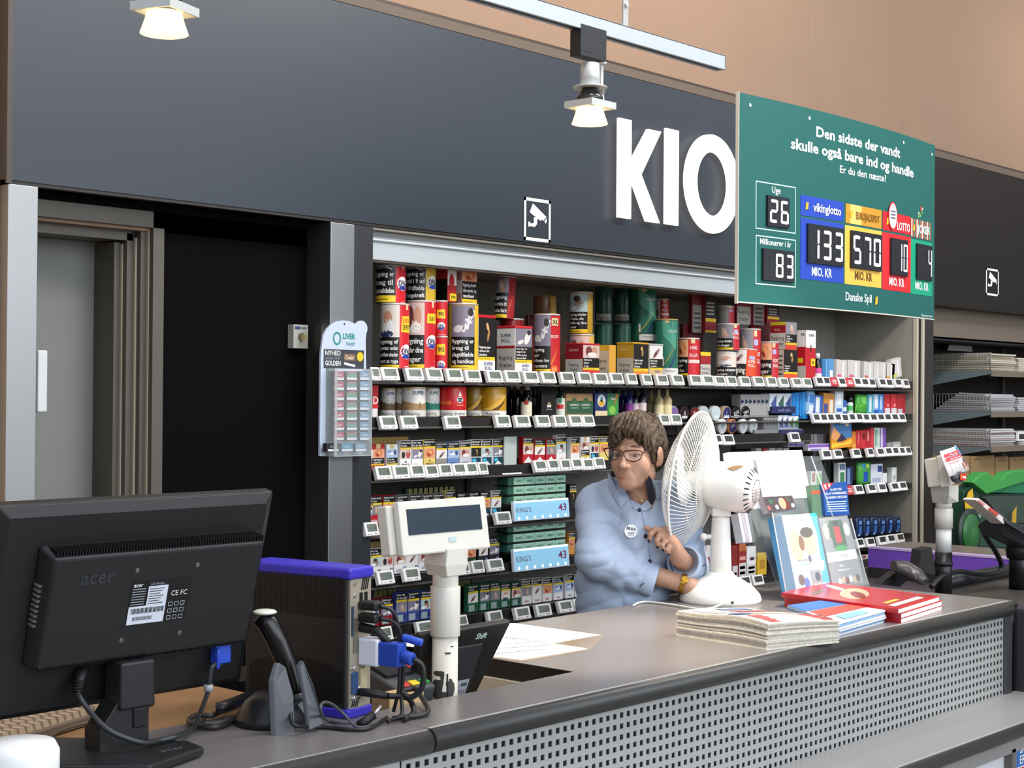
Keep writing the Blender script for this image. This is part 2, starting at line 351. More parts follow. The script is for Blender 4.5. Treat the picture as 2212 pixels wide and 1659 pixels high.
b = B(); b.cyl((4.79, 2.1265, .66), (4.79, 2.1265, .93), .0045, mat('8f8f8d', .3, .5), 8); b.tube([(4.77, 2.104, CT-.003), (4.785, 2.106, CT-.008), (4.793, 2.112, .93), (4.794, 2.118, .91)], .005, nose, 8); b.obj('corner_trim', ct)
# ledge below
ct_ = ct; ct = thing('bag_shelf', 'long grey bag shelf with dark front edge running below the perforated panel', 'shelf')
b = B(); b.box((1.0, 1.90, .635), (4.85, 2.126, .654), mat('989696', .35)); b.obj('bag_ledge', ct)
nosing(1.0, 4.85, 1.90, .654, .04, 'ledge_nosing', ct, .018)
b = B(); b.box((1.0, 1.93, .56), (4.85, 1.95, .622), mat('8d8a86', .5)); b.box((1.0, 2.0, 0), (3.95, 2.02, .57), mat('161514', .5)); b.box((3.95, 1.95, 0), (3.99, 2.02, .57), mat('55514c', .5)); b.box((1.0, 1.96, .555), (4.85, 2.12, .635), mat('35332f')); b.obj('lower_panel', ct)
ct = ct_
# left end section
cl = thing('checkout_counter', 'grey counter end section with the monitor and computer, left of the seam', 'counter')
b = B(); b.box((.6, 2.125, .918), (2.128, 2.50, CT), top); b.obj('worktop', cl)
nosing(.6, 2.127, 2.125, CT-.002, .048, 'edge_nosing', cl, .02)
b = B(); b.box((.6, 2.50, .915), (2.128, 3.0, CT-.006), mat('8a6844', .45, noise=.12, scale=7)); b.obj('wooden_desk', cl)
b = B(); b.box((.6, 2.16, 0), (1.98, 2.2, .918), mat('77797a', .5)); b.box((.6, yp, .64), (2.055, yp+.003, .905), panelm); b.obj('front_panel', cl)
# cashier side well: low desk behind the narrow strip
b = B(); b.box((2.14, 2.34, .70), (2.80, 3.0, .73), mat('a5937c', .5)); b.box((2.79, 2.33, .2), (2.806, 2.93, .905), mat('c4baa2', .6)); b.obj('sunken_desk', ct)
# ================================================================ shelves
YS = 3.92
def shelf(x0, x1, zb, zt, lab, y0=YS, yb=4.38):
    t = thing('shelf_board', lab, 'shelf', 'dark metal shelf boards in the kiosk', loc=(x0, y0, zb))
    b = B(); b.box((0, .012, zt-zb-.006), (x1-x0, yb-y0, zt-zb-.001), mat('2a2826', .5)); b.obj('board', t)
    b = B(); b.box((0, 0, 0), (x1-x0, .012, zt-zb), mat('1f1c1b', .35)); b.box((0, -.006, .002), (x1-x0, 0, .008), mat('6a645c', .35, .3)); b.obj('front_lip', t)
SH = [(3.626, 7.575, 1.636, 1.692, 'dark top shelf board that carries the tobacco tins'),
 (3.626, 5.45, 1.478, 1.52, 'dark second shelf board with the liquor bottles and gold tins'), (6.56, 7.575, 1.478, 1.518, 'short dark shelf board under the gum and mint packets at right'),
 (5.47, 6.54, 1.482, 1.49, 'thin shelf board under the upper row of round snus cans'), (5.47, 6.54, 1.386, 1.43, 'dark shelf board under the lower row of round snus cans'),
 (3.626, 5.45, 1.292, 1.336, 'dark shelf board carrying the upper cigarette packs'), (6.56, 7.575, 1.296, 1.338, 'short dark shelf board with red packets and an orange card'),
 (3.626, 5.45, 1.10, 1.145, 'dark shelf board carrying the middle cigarette packs behind the price display'), (6.56, 7.575, 1.112, 1.15, 'short dark shelf board with the green blister pack'),
 (3.626, 5.45, .922, .963, 'dark shelf board with striped white cigarette packs'), (6.56, 7.575, .845, .88, 'short dark shelf board under the blue crinkled bags'),
 (3.626, 5.45, .742, .788, 'lowest visible shelf board with green and blue cigarette packs'), (5.47, 7.575, .728, .765, 'lower shelf board seen behind the fan and brochure holder'), (5.47, 6.54, 1.10, 1.14, 'shelf board behind the motor of the fan')]
for s_ in SH: shelf(*s_)
# ---- electronic price tags
tagw = mat('f1eeea', .45); tagl = mat('6b7468', .3); tagk = mat('3a3b3b', .3)
PR = {}
def tagmesh(w, kind):
    k = (round(w, 3), kind)
    if k in PR: return PR[k]
    t = bpy.data.objects.new('price_tag', None); COL.objects.link(t); t.empty_display_size = .02
    b = B(); w_ = k[0]; b.box((0, -.012, -.048), (w_, .006, 0), tagw if kind != 'red' else mat('c23a42'))
    b.obj('case', t, .0025)
    b = B(); b.map = flat((0, -.012, -.048), (w_, 0, 0), (0, 0, .048), (0, -1, 0))
    if kind == 'red':
        for q in range(3): b.rect(.18, .28+.16*q, .8, .36+.16*q, mat('f0dcd8'))
    else: b.rect(.15, .30, .87, .86, tagl if kind == 'lit' else tagk)
    b.obj('screen', t)
    b = B(); b.map = flat((0, -.012, -.048), (w_, 0, 0), (0, 0, .048), (0, -1, 0))
    if kind == 'lit': b.rect(.12, .10, .24, .15, mat('6a6866')); b.rect(.32, .10, .42, .15, mat('6a6866')); b.text('0', .72, .48, .2, tagk, bold=.0); b.rect(.62, .12, .80, .18, mat('77706c')); b.obj('print', t)
    else: b = None
    PR[k] = t; t['_p'] = 1; return t
def tags(zt, row, xs, rowtxt, kind='lit', Y=3.912, tilt=-.32):
    n = 0
    for i, (a, c, *kk) in enumerate(xs):
        p = onY(a, 0, Y); q = onY(c, 0, Y)
        kd = kk[0] if kk else kind
        pr = tagmesh(max(.03, min(.085, (q.x-p.x)*.97)), kd)
        o = pr if '_p' in pr and pr['_p'] == 1 else tree_copy(pr)
        if o is pr: pr['_p'] = 0
        o.location = (p.x+.002, Y+.001+R.uniform(-.001, .001), zt+R.uniform(-.001, .002)); o.rotation_euler = (tilt+R.uniform(-.03, .03), 0, R.uniform(-.03, .03))
        cc = 'red and white card tag' if kd == 'red' else 'white price tag'
        tag(o, cc+' '+rowtxt+', '+ORD[i]+' from left', 'price tag', 'price tags along the shelf edges')
tags(1.692, 1, [(801, 820), (823, 861), (876, 913), (920, 955), (964, 999), (1005, 1039), (1051, 1085), (1090, 1123), (1130, 1162), (1169, 1200), (1210, 1241), (1248, 1277), (1283, 1315), (1317, 1348), (1353, 1375), (1387, 1408), (1417, 1445), (1450, 1477), (1490, 1517), (1516, 1541), (1542, 1566), (1568, 1591), (1597, 1620), (1627, 1649), (1655, 1676), (1682, 1702), (1710, 1730), (1733, 1753)], 'on top shelf under the tins')
tags(1.70, 1, [(1761, 1777), (1777, 1793), (1793, 1808, 'red'), (1809, 1825), (1826, 1842, 'red'), (1843, 1859), (1859, 1875), (1875, 1891), (1897, 1912), (1912, 1927), (1931, 1946), (1949, 1963)], 'on top shelf below the test kits', 'dark')
tags(1.522, 2, [(821, 858), (866, 902), (961, 996), (1071, 1104), (1112, 1144), (1157, 1188), (1196, 1225), (1230, 1257), (1258, 1284), (1425, 1447), (1448, 1472)], 'on second shelf under bottles')
tags(1.348, 3, [(813, 848), (850, 886), (887, 918), (919, 948), (949, 978), (979, 1007), (1007, 1033), (1034, 1054), (1154, 1182), (1183, 1209), (1210, 1234), (1235, 1258), (1259, 1282), (1283, 1306), (1403, 1420), (1421, 1438)], 'on shelf under upper cigarette packs')
tags(1.158, 4, [(790, 820), (1072, 1108)], 'beside the customer display')
tags(.985, 5, [(818, 855), (874, 911), (992, 1017), (1022, 1048), (1055, 1089)], 'under the striped cigarette packs')
tags(.79, 6, [(820, 852), (904, 937), (988, 1015), (1057, 1090), (1115, 1149), (1161, 1194), (1209, 1241), (1242, 1270)], 'on the lowest visible left shelf')
tags(1.52, 2, [(1755+15.4*i, 1755+15.4*(i+1)) for i in range(13)], 'on right shelf under gum packets', 'dark')
tags(1.342, 3, [(1775, 1797), (1801, 1821), (1841, 1860), (1873, 1887), (1893, 1909), (1911, 1926), (1927, 1941), (1942, 1954), (1955, 1968)], 'on right shelf under the red packets', 'dark')
tags(1.158, 4, [(1828, 1843, 'red'), (1846, 1867), (1874, 1894), (1896, 1916), (1924, 1941), (1942, 1960)], 'on right shelf under the green blister', 'dark')
tags(.885, 5, [(1852, 1867), (1873, 1894), (1898, 1916), (1917, 1935), (1937, 1957)], 'on right shelf under the blue bags', 'dark')
tags(1.43, 7, [(1540, 1560), (1561, 1586), (1706, 1730)], 'under the lower row of snus cans', 'dark')
tags(.78, 8, [(1580, 1598), (1601, 1626), (1628, 1660)], 'low behind the fan post', 'dark')
tags(1.145, 8, [(1560, 1586)], 'behind the fan motor', 'dark')
# ---- artwork pieces
BLK = mat('14130f', .4); WHT = mat('f2f0ea', .4); YEL = mat('f4cf2a', .4); GRY = mat('cfcabf', .45)
PH = ['silhouette', 'throat', 'hospital', 'finger', 'gold-figure', 'child', 'smoking', 'couple', 'foot', 'coughing']
def photo(b, u0, v0, u1, v1, k, d=.0006):
    w, h = u1-u0, v1-v0; U = lambda a: u0+a*w; V = lambda a: v0+a*h
    def E(x, y, a, c, col, rot=0, dd=.0002): b.ell(U(x), V(y), a*w, c*h, mat(col, .4), d+dd, 10, rot)
    def bgc(c): b.rect(u0, v0, u1, v1, mat(c, .4), d)
    k %= 10
    if k == 0: bgc('d8c8c0'); E(.28, .42, .16, .36, '2c2024'); E(.72, .5, .2, .42, 'b8504e'); E(.7, .75, .1, .14, 'e0b090', 0, .0004)
    elif k == 1: bgc('e8a880'); E(.5, .5, .34, .42, 'd8744e', .3); E(.5, .55, .2, .27, 'f0b070', .3, .0004); E(.4, .35, .12, .2, 'a83a28', .4, .0006)
    elif k == 2: bgc('a9c0dc'); E(.45, .5, .3, .2, 'e6ecf4'); E(.75, .6, .14, .3, '4a5478', .2); E(.3, .7, .12, .12, '7086b0', 0, .0004)
    elif k == 3: bgc('f0ece8'); E(.5, .42, .34, .16, '9a7a76', .7); E(.44, .34, .16, .12, '6a3c3c', .7, .0004)
    elif k == 4: bgc('1a1714'); E(.55, .68, .08, .16, 'd8b070', .3); E(.6, .35, .06, .24, 'b88a50', -.2, .0004)
    elif k == 5: bgc('e4d8cc'); E(.5, .62, .2, .22, 'd09878'); E(.52, .3, .28, .28, 'f0f0f0', 0, .0004); E(.45, .1, .3, .12, '2c3458', 0, .0006)
    elif k == 6: bgc('8a8494'); E(.72, .5, .16, .42, 'efece8', -.5); E(.8, .78, .12, .14, '3a2c2c', 0, .0004); E(.3, .25, .2, .12, 'e6e2de', .3, .0004)
    elif k == 7: bgc('dcc4bc'); E(.35, .5, .2, .42, '7a3c38'); E(.7, .55, .18, .34, 'd09a82'); E(.55, .25, .3, .2, 'f2eee8', 0, .0004)
    elif k == 8: bgc('8c8a92'); E(.55, .45, .14, .40, 'd4b09c', .25); E(.62, .2, .2, .12, 'c49a84', 0, .0004)
    else: bgc('b8d0d0'); E(.55, .4, .26, .30, 'a88878'); E(.5, .72, .18, .18, '4a3428', 0, .0004); E(.3, .2, .3, .14, 'f4f4f4', .2, .0004)
WT = [('Rygning dræber', 'stop nu'), ('Rygning øger', 'risikoen for', 'blindhed'), ('Rygning giver', 'lungekræft'), ('Rygning skader', 'dit barn'), ('Stop i dag', 'for din skyld', 'og familien'), ('Rygning er', 'årsag til', 'hjertesygdom')]
def warn(b, u0, v0, u1, v1, lines, yel=.14, k=None, d=.0006, al='l', th=None):
    w, h = u1-u0, v1-v0; b.rect(u0, v0, u1, v1, BLK, d)
    if yel: b.rect(u0, v0, u1, v0+h*yel, YEL, d+.0002); b.rect(u0+w*.06, v0+h*yel*.35, u0+w*.7, v0+h*yel*.5, mat('8a741c'), d+.0004)
    n = len(lines); hh = h*(1-yel)/(n+.25)
    for i, t in enumerate(lines):
        b.text(t, u0+w*.05, v1-hh*(i+.95), th or hh*.62, WHT, d+.0005, 'l', .03, w*.9)
def cigpack(px0, px1, zb, h, base, ph, order, lab, brand=None, bc='6a6a6a', style=0, Y=3.955, tilt=0, emblem=None, side=None):
    p = onY(px0, 0, Y); q = onY(px1, 0, Y); w = min(.06, max(.03, q.x-p.x))
    t = thing('cigarette_pack', lab, 'cigarette pack', 'cigarette packs on the left shelves', loc=(p.x, Y, zb)); t.rotation_euler = (tilt, R.uniform(-.015, .015), R.uniform(-.03, .02))
    bm = mat(base, .35)
    b = B(); b.box((0, 0, 0), (w, .023, h), mat(side, .4) if side else bm); b.obj('box', t, .0012, 1)
    b = B(); b.map = flat((0, 0, 0), (1, 0, 0), (0, 0, 1), (0, -1, 0))
    ln = WT[(order+ph) % 6]
    if style == 0:
        e = .34*h; photo(b, .001, e, w-.001, e+.34*h, ph); b.rect(.001, e+.34*h, w-.001, e+.41*h, YEL, .0008); warn(b, .001, e+.41*h, w-.001, h*.985, ln[:2], 0)
    elif style == 1: photo(b, .001, .46*h, w-.001, .8*h, ph); warn(b, .001, .17*h, w-.001, .46*h, ln[:2], .2); b.rect(w*.3, .82*h, w*.65, h, mat('d8c48a'), .0008)
    else: warn(b, .001, h*.6, w-.001, h*.98, ln[:2], 0); photo(b, .001, .3*h, w-.001, .6*h, ph); b.rect(.001, .58*h, w-.001, .63*h, YEL, .0012)
    b.obj('warning_label', t)
    if brand or emblem:
        b = B(); b.map = flat((0, 0, 0), (1, 0, 0), (0, 0, 1), (0, -1, 0))
        if emblem == 'chevron': b.poly([(.002, .002), (w/2, .26*h), (w-.002, .002)], WHT, .001)
        if emblem == 'stripes':
            for q_ in range(2): b.rect(w*(.74+.12*q_), .05*h, w*(.81+.12*q_), .25*h, mat(bc), .001)
        if emblem == 'glow': b.rect(.003, .01*h, w-.003, .31*h, mat('0e3a4c'), .0008); b.ell(w*.3, .2*h, w*.2, .08*h, mat('4ab8d8'), .001); b.poly([(.006, .012*h), (w/2, .16*h), (w-.006, .012*h)], WHT, .0014)
        if emblem == 'crest': b.ell(w*.5, .24*h, w*.1, .03*h, mat(bc), .001, 8)
        if emblem == 'camel': b.rect(.004, .04*h, w*.62, .26*h, mat('9fb0b0', .4), .001); b.rect(w*.74, .10*h, w*.82, .26*h, BLK, .001)
        if brand: b.text(brand, w*.45 if emblem == 'stripes' else w*.5, .09*h, .085*h, mat(bc), .0012, bold=.02, w=w*.8 if emblem != 'stripes' else w*.5)
        b.obj('brand_print', t)
    return t
CN = {'b92c32': 'red', 'f4f2ee': 'white', 'e9cf73': 'cream gold', '9a948c': 'grey', '6a8cc0': 'blue', 'c9cbd2': 'silver', 'c41e28': 'bright red', '3f4f9a': 'royal blue', '2c6a48': 'green', '26352c': 'dark green', 'a02430': 'dark red', '8fb0dd': 'pale blue', 'f6f4f2': 'plain white', '24262c': 'black'}
def prow(rows, rowtxt, zb, Y=3.955):
    for i, r in enumerate(rows):
        px0, px1, h, base, ph, style, brand, bc, em = r
        lab = '%s-based pack with %s photo, %s from left %s' % (CN.get(base, 'orange').replace(' ', '-'), PH[ph % 10], ORD[i], rowtxt)
        cigpack(px0, px1, zb, h, base, ph, i, lab, brand, bc, style, Y, emblem=em)
Wt, Rd = 'f4f2ee', 'c41e28'
prow([(800, 811, .088, 'b92c32', 3, 1, None, '', None), (813, 838, .090, 'b92c32', 1, 1, None, '', None), (843, 867, .088, Wt, 2, 1, None, '', None),
 (872, 896, .100, Wt, 0, 0, 'PRINCE', '444444', 'crest'), (898, 921, .100, Wt, 6, 0, 'Prince', 'c0a0a0', None), (924, 948, .102, 'e9cf73', 1, 0, 'PRINCE', '7a5a1c', 'crest'),
 (950, 973, .092, '9a948c', 3, 0, 'SMART', '4a4640', None), (975, 999, .092, '6a8cc0', 2, 0, 'SMART', '2a3c6a', None), (1001, 1024, .094, 'c9cbd2', 7, 0, 'SMART', '3a3c44', None),
 (1025, 1047, .098, Wt, 4, 0, None, '', 'glow'), (1048, 1070, .098, Wt, 9, 0, None, '', 'glow'), (1072, 1094, .098, Wt, 6, 0, None, '', 'glow'),
 (1137, 1159, .104, Rd, 7, 0, None, '', 'chevron'), (1162, 1184, .094, Rd, 3, 0, None, '', 'chevron'), (1187, 1208, .094, Rd, 8, 0, None, '', 'chevron'), (1210, 1230, .108, Wt, 9, 0, 'gold', 'd0a050', None),
 (1240, 1259, .098, Wt, 1, 0, 'gold', 'd0a050', None), (1262, 1280, .098, Wt, 7, 1, 'gold', 'd0a050', None), (1282, 1301, .098, Wt, 0, 0, None, '', 'glow'), (1303, 1322, .098, 'e9cf73', 1, 0, None, '', None), (1410, 1428, .094, 'e9cf73', 0, 1, None, '', None)], 'in the upper pack row', 1.337)
prow([(800, 806, .09, 'b92c32', 6, 0, 'PRINCE', 'f0e0e0', None), (808, 834, .100, Rd, 8, 0, 'PRINCE', 'f4e0e0', None), (836, 861, .100, Rd, 1, 0, 'PRINCE', 'f4e0e0', None),
 (866, 890, .098, '9a948c', 6, 0, None, '', None), (894, 918, .098, '9a948c', 2, 0, None, '', None), (922, 944, .096, '9a948c', 1, 0, None, '', None), (945, 968, .096, '9a948c', 3, 0, None, '', None), (972, 993, .104, 'e9cf73', 4, 0, None, '', None),
 (997, 1020, .092, '24262c', 9, 0, None, '', None), (1022, 1043, .092, '24262c', 0, 0, None, '', None), (1046, 1067, .092, '24262c', 1, 0, None, '', 'glow'), (1070, 1091, .092, Wt, 3, 0, None, '', 'glow'), (1238, 1252, .1, '24262c', 4, 0, None, '', None)], 'in the pack row behind the price display', 1.146)
prow([(798, 805, .09, Wt, 1, 0, None, '', None), (807, 833, .098, Wt, 9, 0, 'LOOK', '3a3a3a', 'stripes'), (834, 859, .098, Wt, 0, 0, 'LOOK', '3a3a3a', 'stripes'), (862, 887, .098, Wt, 7, 0, 'LOOK', '2a5aa8', 'stripes'), (888, 914, .098, Wt, 3, 0, 'LOOK', '2a5aa8', 'stripes'), (916, 938, .098, Wt, 7, 0, 'LOOK', '2a5aa8', 'stripes'),
 (968, 990, .092, '26352c', 2, 0, 'LOOK', '58c040', 'stripes'), (993, 1014, .092, '26352c', 7, 0, 'LOOK', '58c040', 'stripes'), (1017, 1038, .092, '26352c', 1, 0, 'LOOK', '58c040', 'stripes'), (1043, 1063, .098, '24262c', 3, 0, 'LOOK', 'a0b0e0', 'stripes'), (1066, 1088, .098, '24262c', 6, 0, None, 'b0c0e8', 'stripes'), (1237, 1250, .092, 'e9a050', 1, 0, None, '', None)], 'in the row of striped packs', .964)
prow([(806, 829, .098, 'a02430', 2, 0, None, '', 'camel'), (834, 859, .096, 'a02430', 6, 0, None, '', 'camel'), (866, 890, .108, '3f4f9a', 8, 0, None, '', 'camel'), (892, 916, .106, '3f4f9a', 6, 0, None, '', 'camel'), (919, 941, .106, '3f4f9a', 9, 0, None, '', 'camel'),
 (984, 998, .096, 'f6f4f2', 2, 1, None, '', None), (1021, 1043, .104, '2c6a48', 3, 0, None, '', 'camel'), (1046, 1067, .104, '2c6a48', 6, 0, None, '', 'camel'), (1069, 1090, .104, '2c6a48', 8, 0, None, '', 'camel'), (1092, 1112, .094, '2c6a48', 5, 0, None, '', 'camel'), (1115, 1135, .094, '2c6a48', 7, 0, None, '', 'camel'),
 (1138, 1158, .098, Wt, 8, 0, 'Kent', 'c84a3a', None), (1160, 1179, .098, Wt, 3, 0, 'Kent', 'c84a3a', None), (1182, 1202, .094, Wt, 1, 0, 'Kent', 'c84a3a', None), (1206, 1225, .090, Wt, 2, 0, 'Kent', 'c84a3a', None), (1231, 1249, .094, Wt, 2, 0, 'Kent', '4a8ac0', None), (1252, 1268, .09, Wt, 1, 0, 'Kent', '4a8ac0', None)], 'in the lowest pack row', .789)
# row of packs standing behind the front ones, turned, with pale tax stamps
for (a, c, zb, n, col, st, txt) in ((803, 884, 1.337, 9, '4a4038', 'b89850', 'upper'), (885, 985, 1.146, 9, '1e3a2a', '8c8450', 'middle'), (803, 858, .964, 6, '3a3028', 'b89a60', 'striped'), (812, 862, .789, 5, '1e2c58', '8a8048', 'lowest'), (985, 1020, .789, 4, '1c4a30', '9a9858', 'lowest green')):
    for i in range(n):
        px = a+(c-a)*i/n; p = onY(px, 0, 4.04); w = .046
        t = thing('cigarette_pack', 'stamped pack behind, %s in back queue of %s row' % (ORD[i], txt), 'cigarette pack', 'packs queued behind the front packs', loc=(p.x, 4.04, zb))
        b = B(); b.box((0, 0, 0), (w, .022, .112), mat(col, .4)); b.obj('box', t, .001, 1)
        b = B(); b.map = flat((0, 0, 0), (1, 0, 0), (0, 0, 1), (0, -1, 0)); b.rect(w*.3, .085, w*.72, .111, mat(st), .0008); b.obj('tax_stamp', t)
# green mint pack blocks with lit price strips
for s_, (ya, yb_) in enumerate((((1030, 1050, 1071), (1083, 1129)), ((1131, 1153, 1174), (1187, 1234)))):
    Yk = 3.93; wtxt = ('upper', 'lower')[s_]
    p0 = onY(1118, 0, Yk).x; p1 = onY(1230, 0, Yk).x; w = (p1-p0)/5
    for j, y in enumerate(ya):
        z1 = onY(1118, y, Yk).z; hh = .031
        for i in range(5):
            t = thing('cigarette_pack', 'mint green pack, %s in %s layer of %s green block' % (ORD[i], ORD[j], wtxt), 'cigarette pack', 'mint green packs in blocks', loc=(p0+w*i, Yk, z1-hh))
            b = B(); b.box((.001, 0, 0), (w-.001, .06, hh-.002), mat('a2cfb4', .4)); b.obj('box', t, .001, 1)
            b = B(); b.map = flat((0, 0, 0), (1, 0, 0), (0, 0, 1), (0, -1, 0)); b.frame(.003, .003, w-.003, hh-.005, .0012, mat('c4e4d2'), .0006); b.text("KING'S", w/2, hh*.32, hh*.28, mat('4a7a62'), .001, w=w*.6); b.obj('brand_print', t)
        b = B(); b.box((p0-.03, Yk+.004, z1-hh), (p0-.001, Yk+.06, z1-.003), mat('2f5f50', .35)); b.box((p0-.034, Yk+.002, z1-hh-.005), (p1, Yk+.07, z1-hh-.001), mat('1b1b1e', .3))
        tag(b.obj('pack_tray'), 'dark plastic tray under the %s layer of the %s mint green block' % (ORD[j], wtxt), 'tray', 'trays of the mint green blocks')
    q0 = onY(1112, yb_[0], 3.895); q1 = onY(1231, yb_[1]-12, 3.895)
    t = thing('price_display', 'lit blue price strip reading 43 under the %s mint green block' % wtxt, 'price sign', 'lit price strips', loc=(q0.x, 3.895, q1.z)); hx = q1.x-q0.x; hz = q0.z-q1.z
    t.rotation_euler = (-.1, 0, 0)
    b = B(); b.box((0, 0, 0), (hx, .015, hz), mat('dfeaf8', .3)); b.obj('housing', t, .002)
    b = B(); b.map = flat((0, 0, 0), (hx, 0, 0), (0, 0, hz), (0, -1, 0)); b.rect(.02, .06, .98, .94, mat('8cc4e0', .4, em=.3)); 
    for q in range(7): b.ell(.08+.14*q, .14, .018, .07, mat('e8fbff', .3, em=1.5), .0012)
    b.rect(.02, .9, .98, .98, mat('d8f4ff', em=.9), .0012); b.text("KING'S", .17, .42, .26, mat('7a3a66'), .0015, bold=-.01, w=.26); b.text('43', .87, .38, .36, mat('8a2a5c'), .0015, w=.15, bold=.02); b.obj('lit_panel', t)
# clear divider flyer between pack groups
t = thing('flyer_holder', 'white upright strip with green and blue round logos between the cigarette packs', 'flyer', loc=onY(1084, 1018, 3.93))
b = B(); b.box((.03, .015, -.01), (.10, .02, .13), mat('c3cbc4', .4)); b.obj('back_card', t)
b = B(); b.map = flat((-.01, -.015, -.012), (.11, 0, 0), (.0, .03, .03)); b.rect(0, 0, 1, 1, mat('e8ecf0', .4), 0); b.ell(.27, .55, .2, .36, mat('3aa04a'), .001); b.text('27', .27, .4, .3, WHT, .0015); b.ell(.75, .55, .2, .36, mat('4468b8'), .001); b.rect(.62, .48, .88, .6, WHT, .0015); b.obj('logo_card', t)
# ================================================================ tobacco tins, boxes, bottles
cR2 = Vector((cR.x, cR.y, 0)).normalized(); cC2 = Vector((-cF.x, -cF.y, 0)).normalized()
def cylmap(c, r, z0):
    cc = Vector((c[0], c[1], z0)); to = Vector((-c[0], -c[1], 0)).normalized(); rt = Vector((-to.y, to.x, 0))
    def f(u, v, d):
        a = u/r; return cc+(to*math.cos(a)+rt*math.sin(a))*(r+d)+Vector((0, 0, v))
    return f
def cyl_at(px0, px1, yt, zb, Yc, yb=None):
    pm = (px0+px1)/2; r = ray(pm, yt); t = Yc/r.y; rad = (px1-px0)/FPX*t/2
    p = at(pm, yt, t-rad*.8); c = at(pm, yt, t)
    if yb is not None: zb = at(pm, yb, t-rad).z
    return Vector((c.x, c.y, zb)), rad, p.z-zb
def mkseg(b, r): b.seg = r*.14
def tin(px0, px1, yt, zb, Yc, lab, base, split=.0, ph=5, lines=('Rygning dræber',), art=None, yel=.14, yb=None, lid='d8d4cc', hw=.5, tilt=None, name='tobacco_tin', photo_h=.5, left=-1.35, grp='round tobacco tins'):
    c, r, h = cyl_at(px0, px1, yt, zb, Yc, yb)
    t = thing(name, lab, 'tin', grp, loc=(0, 0, 0))
    b = B(); n = 32; b.lathe([(r*.97, 0), (r, .004), (r, h-.006), (r*.985, h-.004)], c, mat(base, .28), n=n); b.obj('body', t)
    b = B(); b.lathe([(r*1.012, h-.006), (r*1.012, h), (r*.9, h+.001), (r*.88, h-.002)], c, mat(lid, .35, .3), n=n); b.obj('lid', t)
    b = B(); b.map = cylmap(c, r, c.z); mkseg(b, r)
    u0, u1 = r*left, r*split
    if lines:
        ym = h*(1-photo_h)
        if photo_h > 0:
            w = u1-u0; m = 3
            for i in range(m): pass
            photo(b, u0, ym, u1, h-.008, ph, .0008)
        warn(b, u0, .004, u1, ym, lines, yel, d=.0008, th=None)
        b.obj('warning_label', t)
    if art:
        b = B(); b.map = cylmap(c, r, c.z); mkseg(b, r); art(b, r, h); b.obj('brand_label', t)
    if tilt:
        ax, ang = tilt; t.location = c
        for ch in t.children: ch.location = -c
        t.rotation_euler = (0, ang, 0) if ax == 'y' else (ang, 0, 0)
    return t
def sticker(b, u, v, w, h, txt, c=YEL, tc='1a1a14', d=.0016, th=None):
    b.poly([(u-w/2, v-h*.46), (u+w/2, v-h/2), (u+w*.46, v+h/2), (u-w*.46, v+h*.46)], c, d+.0003)
    for i, q in enumerate(txt): b.text(q, u, v+h*(.08 if len(txt) == 2 and i == 0 else -.32 if len(txt) == 2 else -.2), th or h*(.3 if len(txt) == 2 else .42), mat(tc if not (len(txt) == 2 and i == 0) else 'e8581c'), d+.0005, bold=.02, w=w*.86)
def opal(b, r, u, v, s, col='2a3f9a', bowl='f4f2f0'):
    b.ell(u, v, s, s*.95, mat(bowl), .0012, 18); b.rect(u-s*.93, v-s*.38, u+s*.93, v-s*.3, mat(col), .0016); b.ell(u, v-s*.62, s*.72, s*.26, mat(col), .0016, 14)
    b.text('OPAL', u, v-s*.28, s*.75, mat('2a2d5a'), .002, bold=.03, w=s*1.5)
def a_opal(x, y, s, st=None, sy=.8, sh=.16, sw=None, stamp=True, bg='d3202a'):
    def f(b, r, h):
        b.rect(r*x[0], .002, r*x[1], h-.006, mat(bg, .35), .0009)
        opal(b, r, r*(x[0]+x[1])/2+.001, h*y, s*r*1.5); m = r*(x[0]+x[1])/2
        b.rect(m-.01, h*.03, m+.018, h*.04, WHT, .0014)
        if st: sticker(b, m, h*sy, r*(sw or .62)*1.5, h*sh, st)
        if stamp: b.rect(m-.003, h*.90, m+.008, h-.004, mat('e8cf9a'), .0014)
    return f
z1 = 1.692
tin(821, 884, 655, z1, 3.99, 'big red tobacco tin with child photo and yellow 397 sticker', 'e8e0d8', .35, 5, ('Rygning af', 'cigaretter under', 'graviditet skader', 'svært at ryge'), a_opal((.35, 1.5), .26, .36, ('300,', '397'), .68, .26), .09, photo_h=.52)
tin(878, 941, 649, z1, 4.0, 'big red tobacco tin with bare torso photo and yellow 267 sticker', 'cc2028', .25, 7, ('Rygning', 'skader dine', 'lunger'), a_opal((.25, 1.5), .40, .34, ('267',), .74, .15), .12)
tin(939, 967, 726, z1, 3.975, 'small red tobacco tin with 98 sticker, lower one of two stacked', 'd3202a', -1, 0, None, a_opal((-1.2, 1.2), .16, .42, ('98',), .6, .34, .9, False))
tin(939, 967, 649, z1+.1, 3.975, 'small red tobacco tin with 98 sticker, stacked on another small one', 'd3202a', -1, 0, None, a_opal((-1.2, 1.2), .28, .42, ('98',), .62, .26, .9, False), yb=726)
tin(968, 1033, 655, z1, 3.99, 'yellow tobacco tin with warning about strokes beside the red tins', 'e8b41c', .86, 6, ('Rygning er', 'årsag til', 'slagtilfælde', 'og handicap'), lambda b, r, h: (b.rect(r*.86, .003, r*1.5, h-.007, mat('edc12c'), .0009)), .13, photo_h=.5, left=-.85)
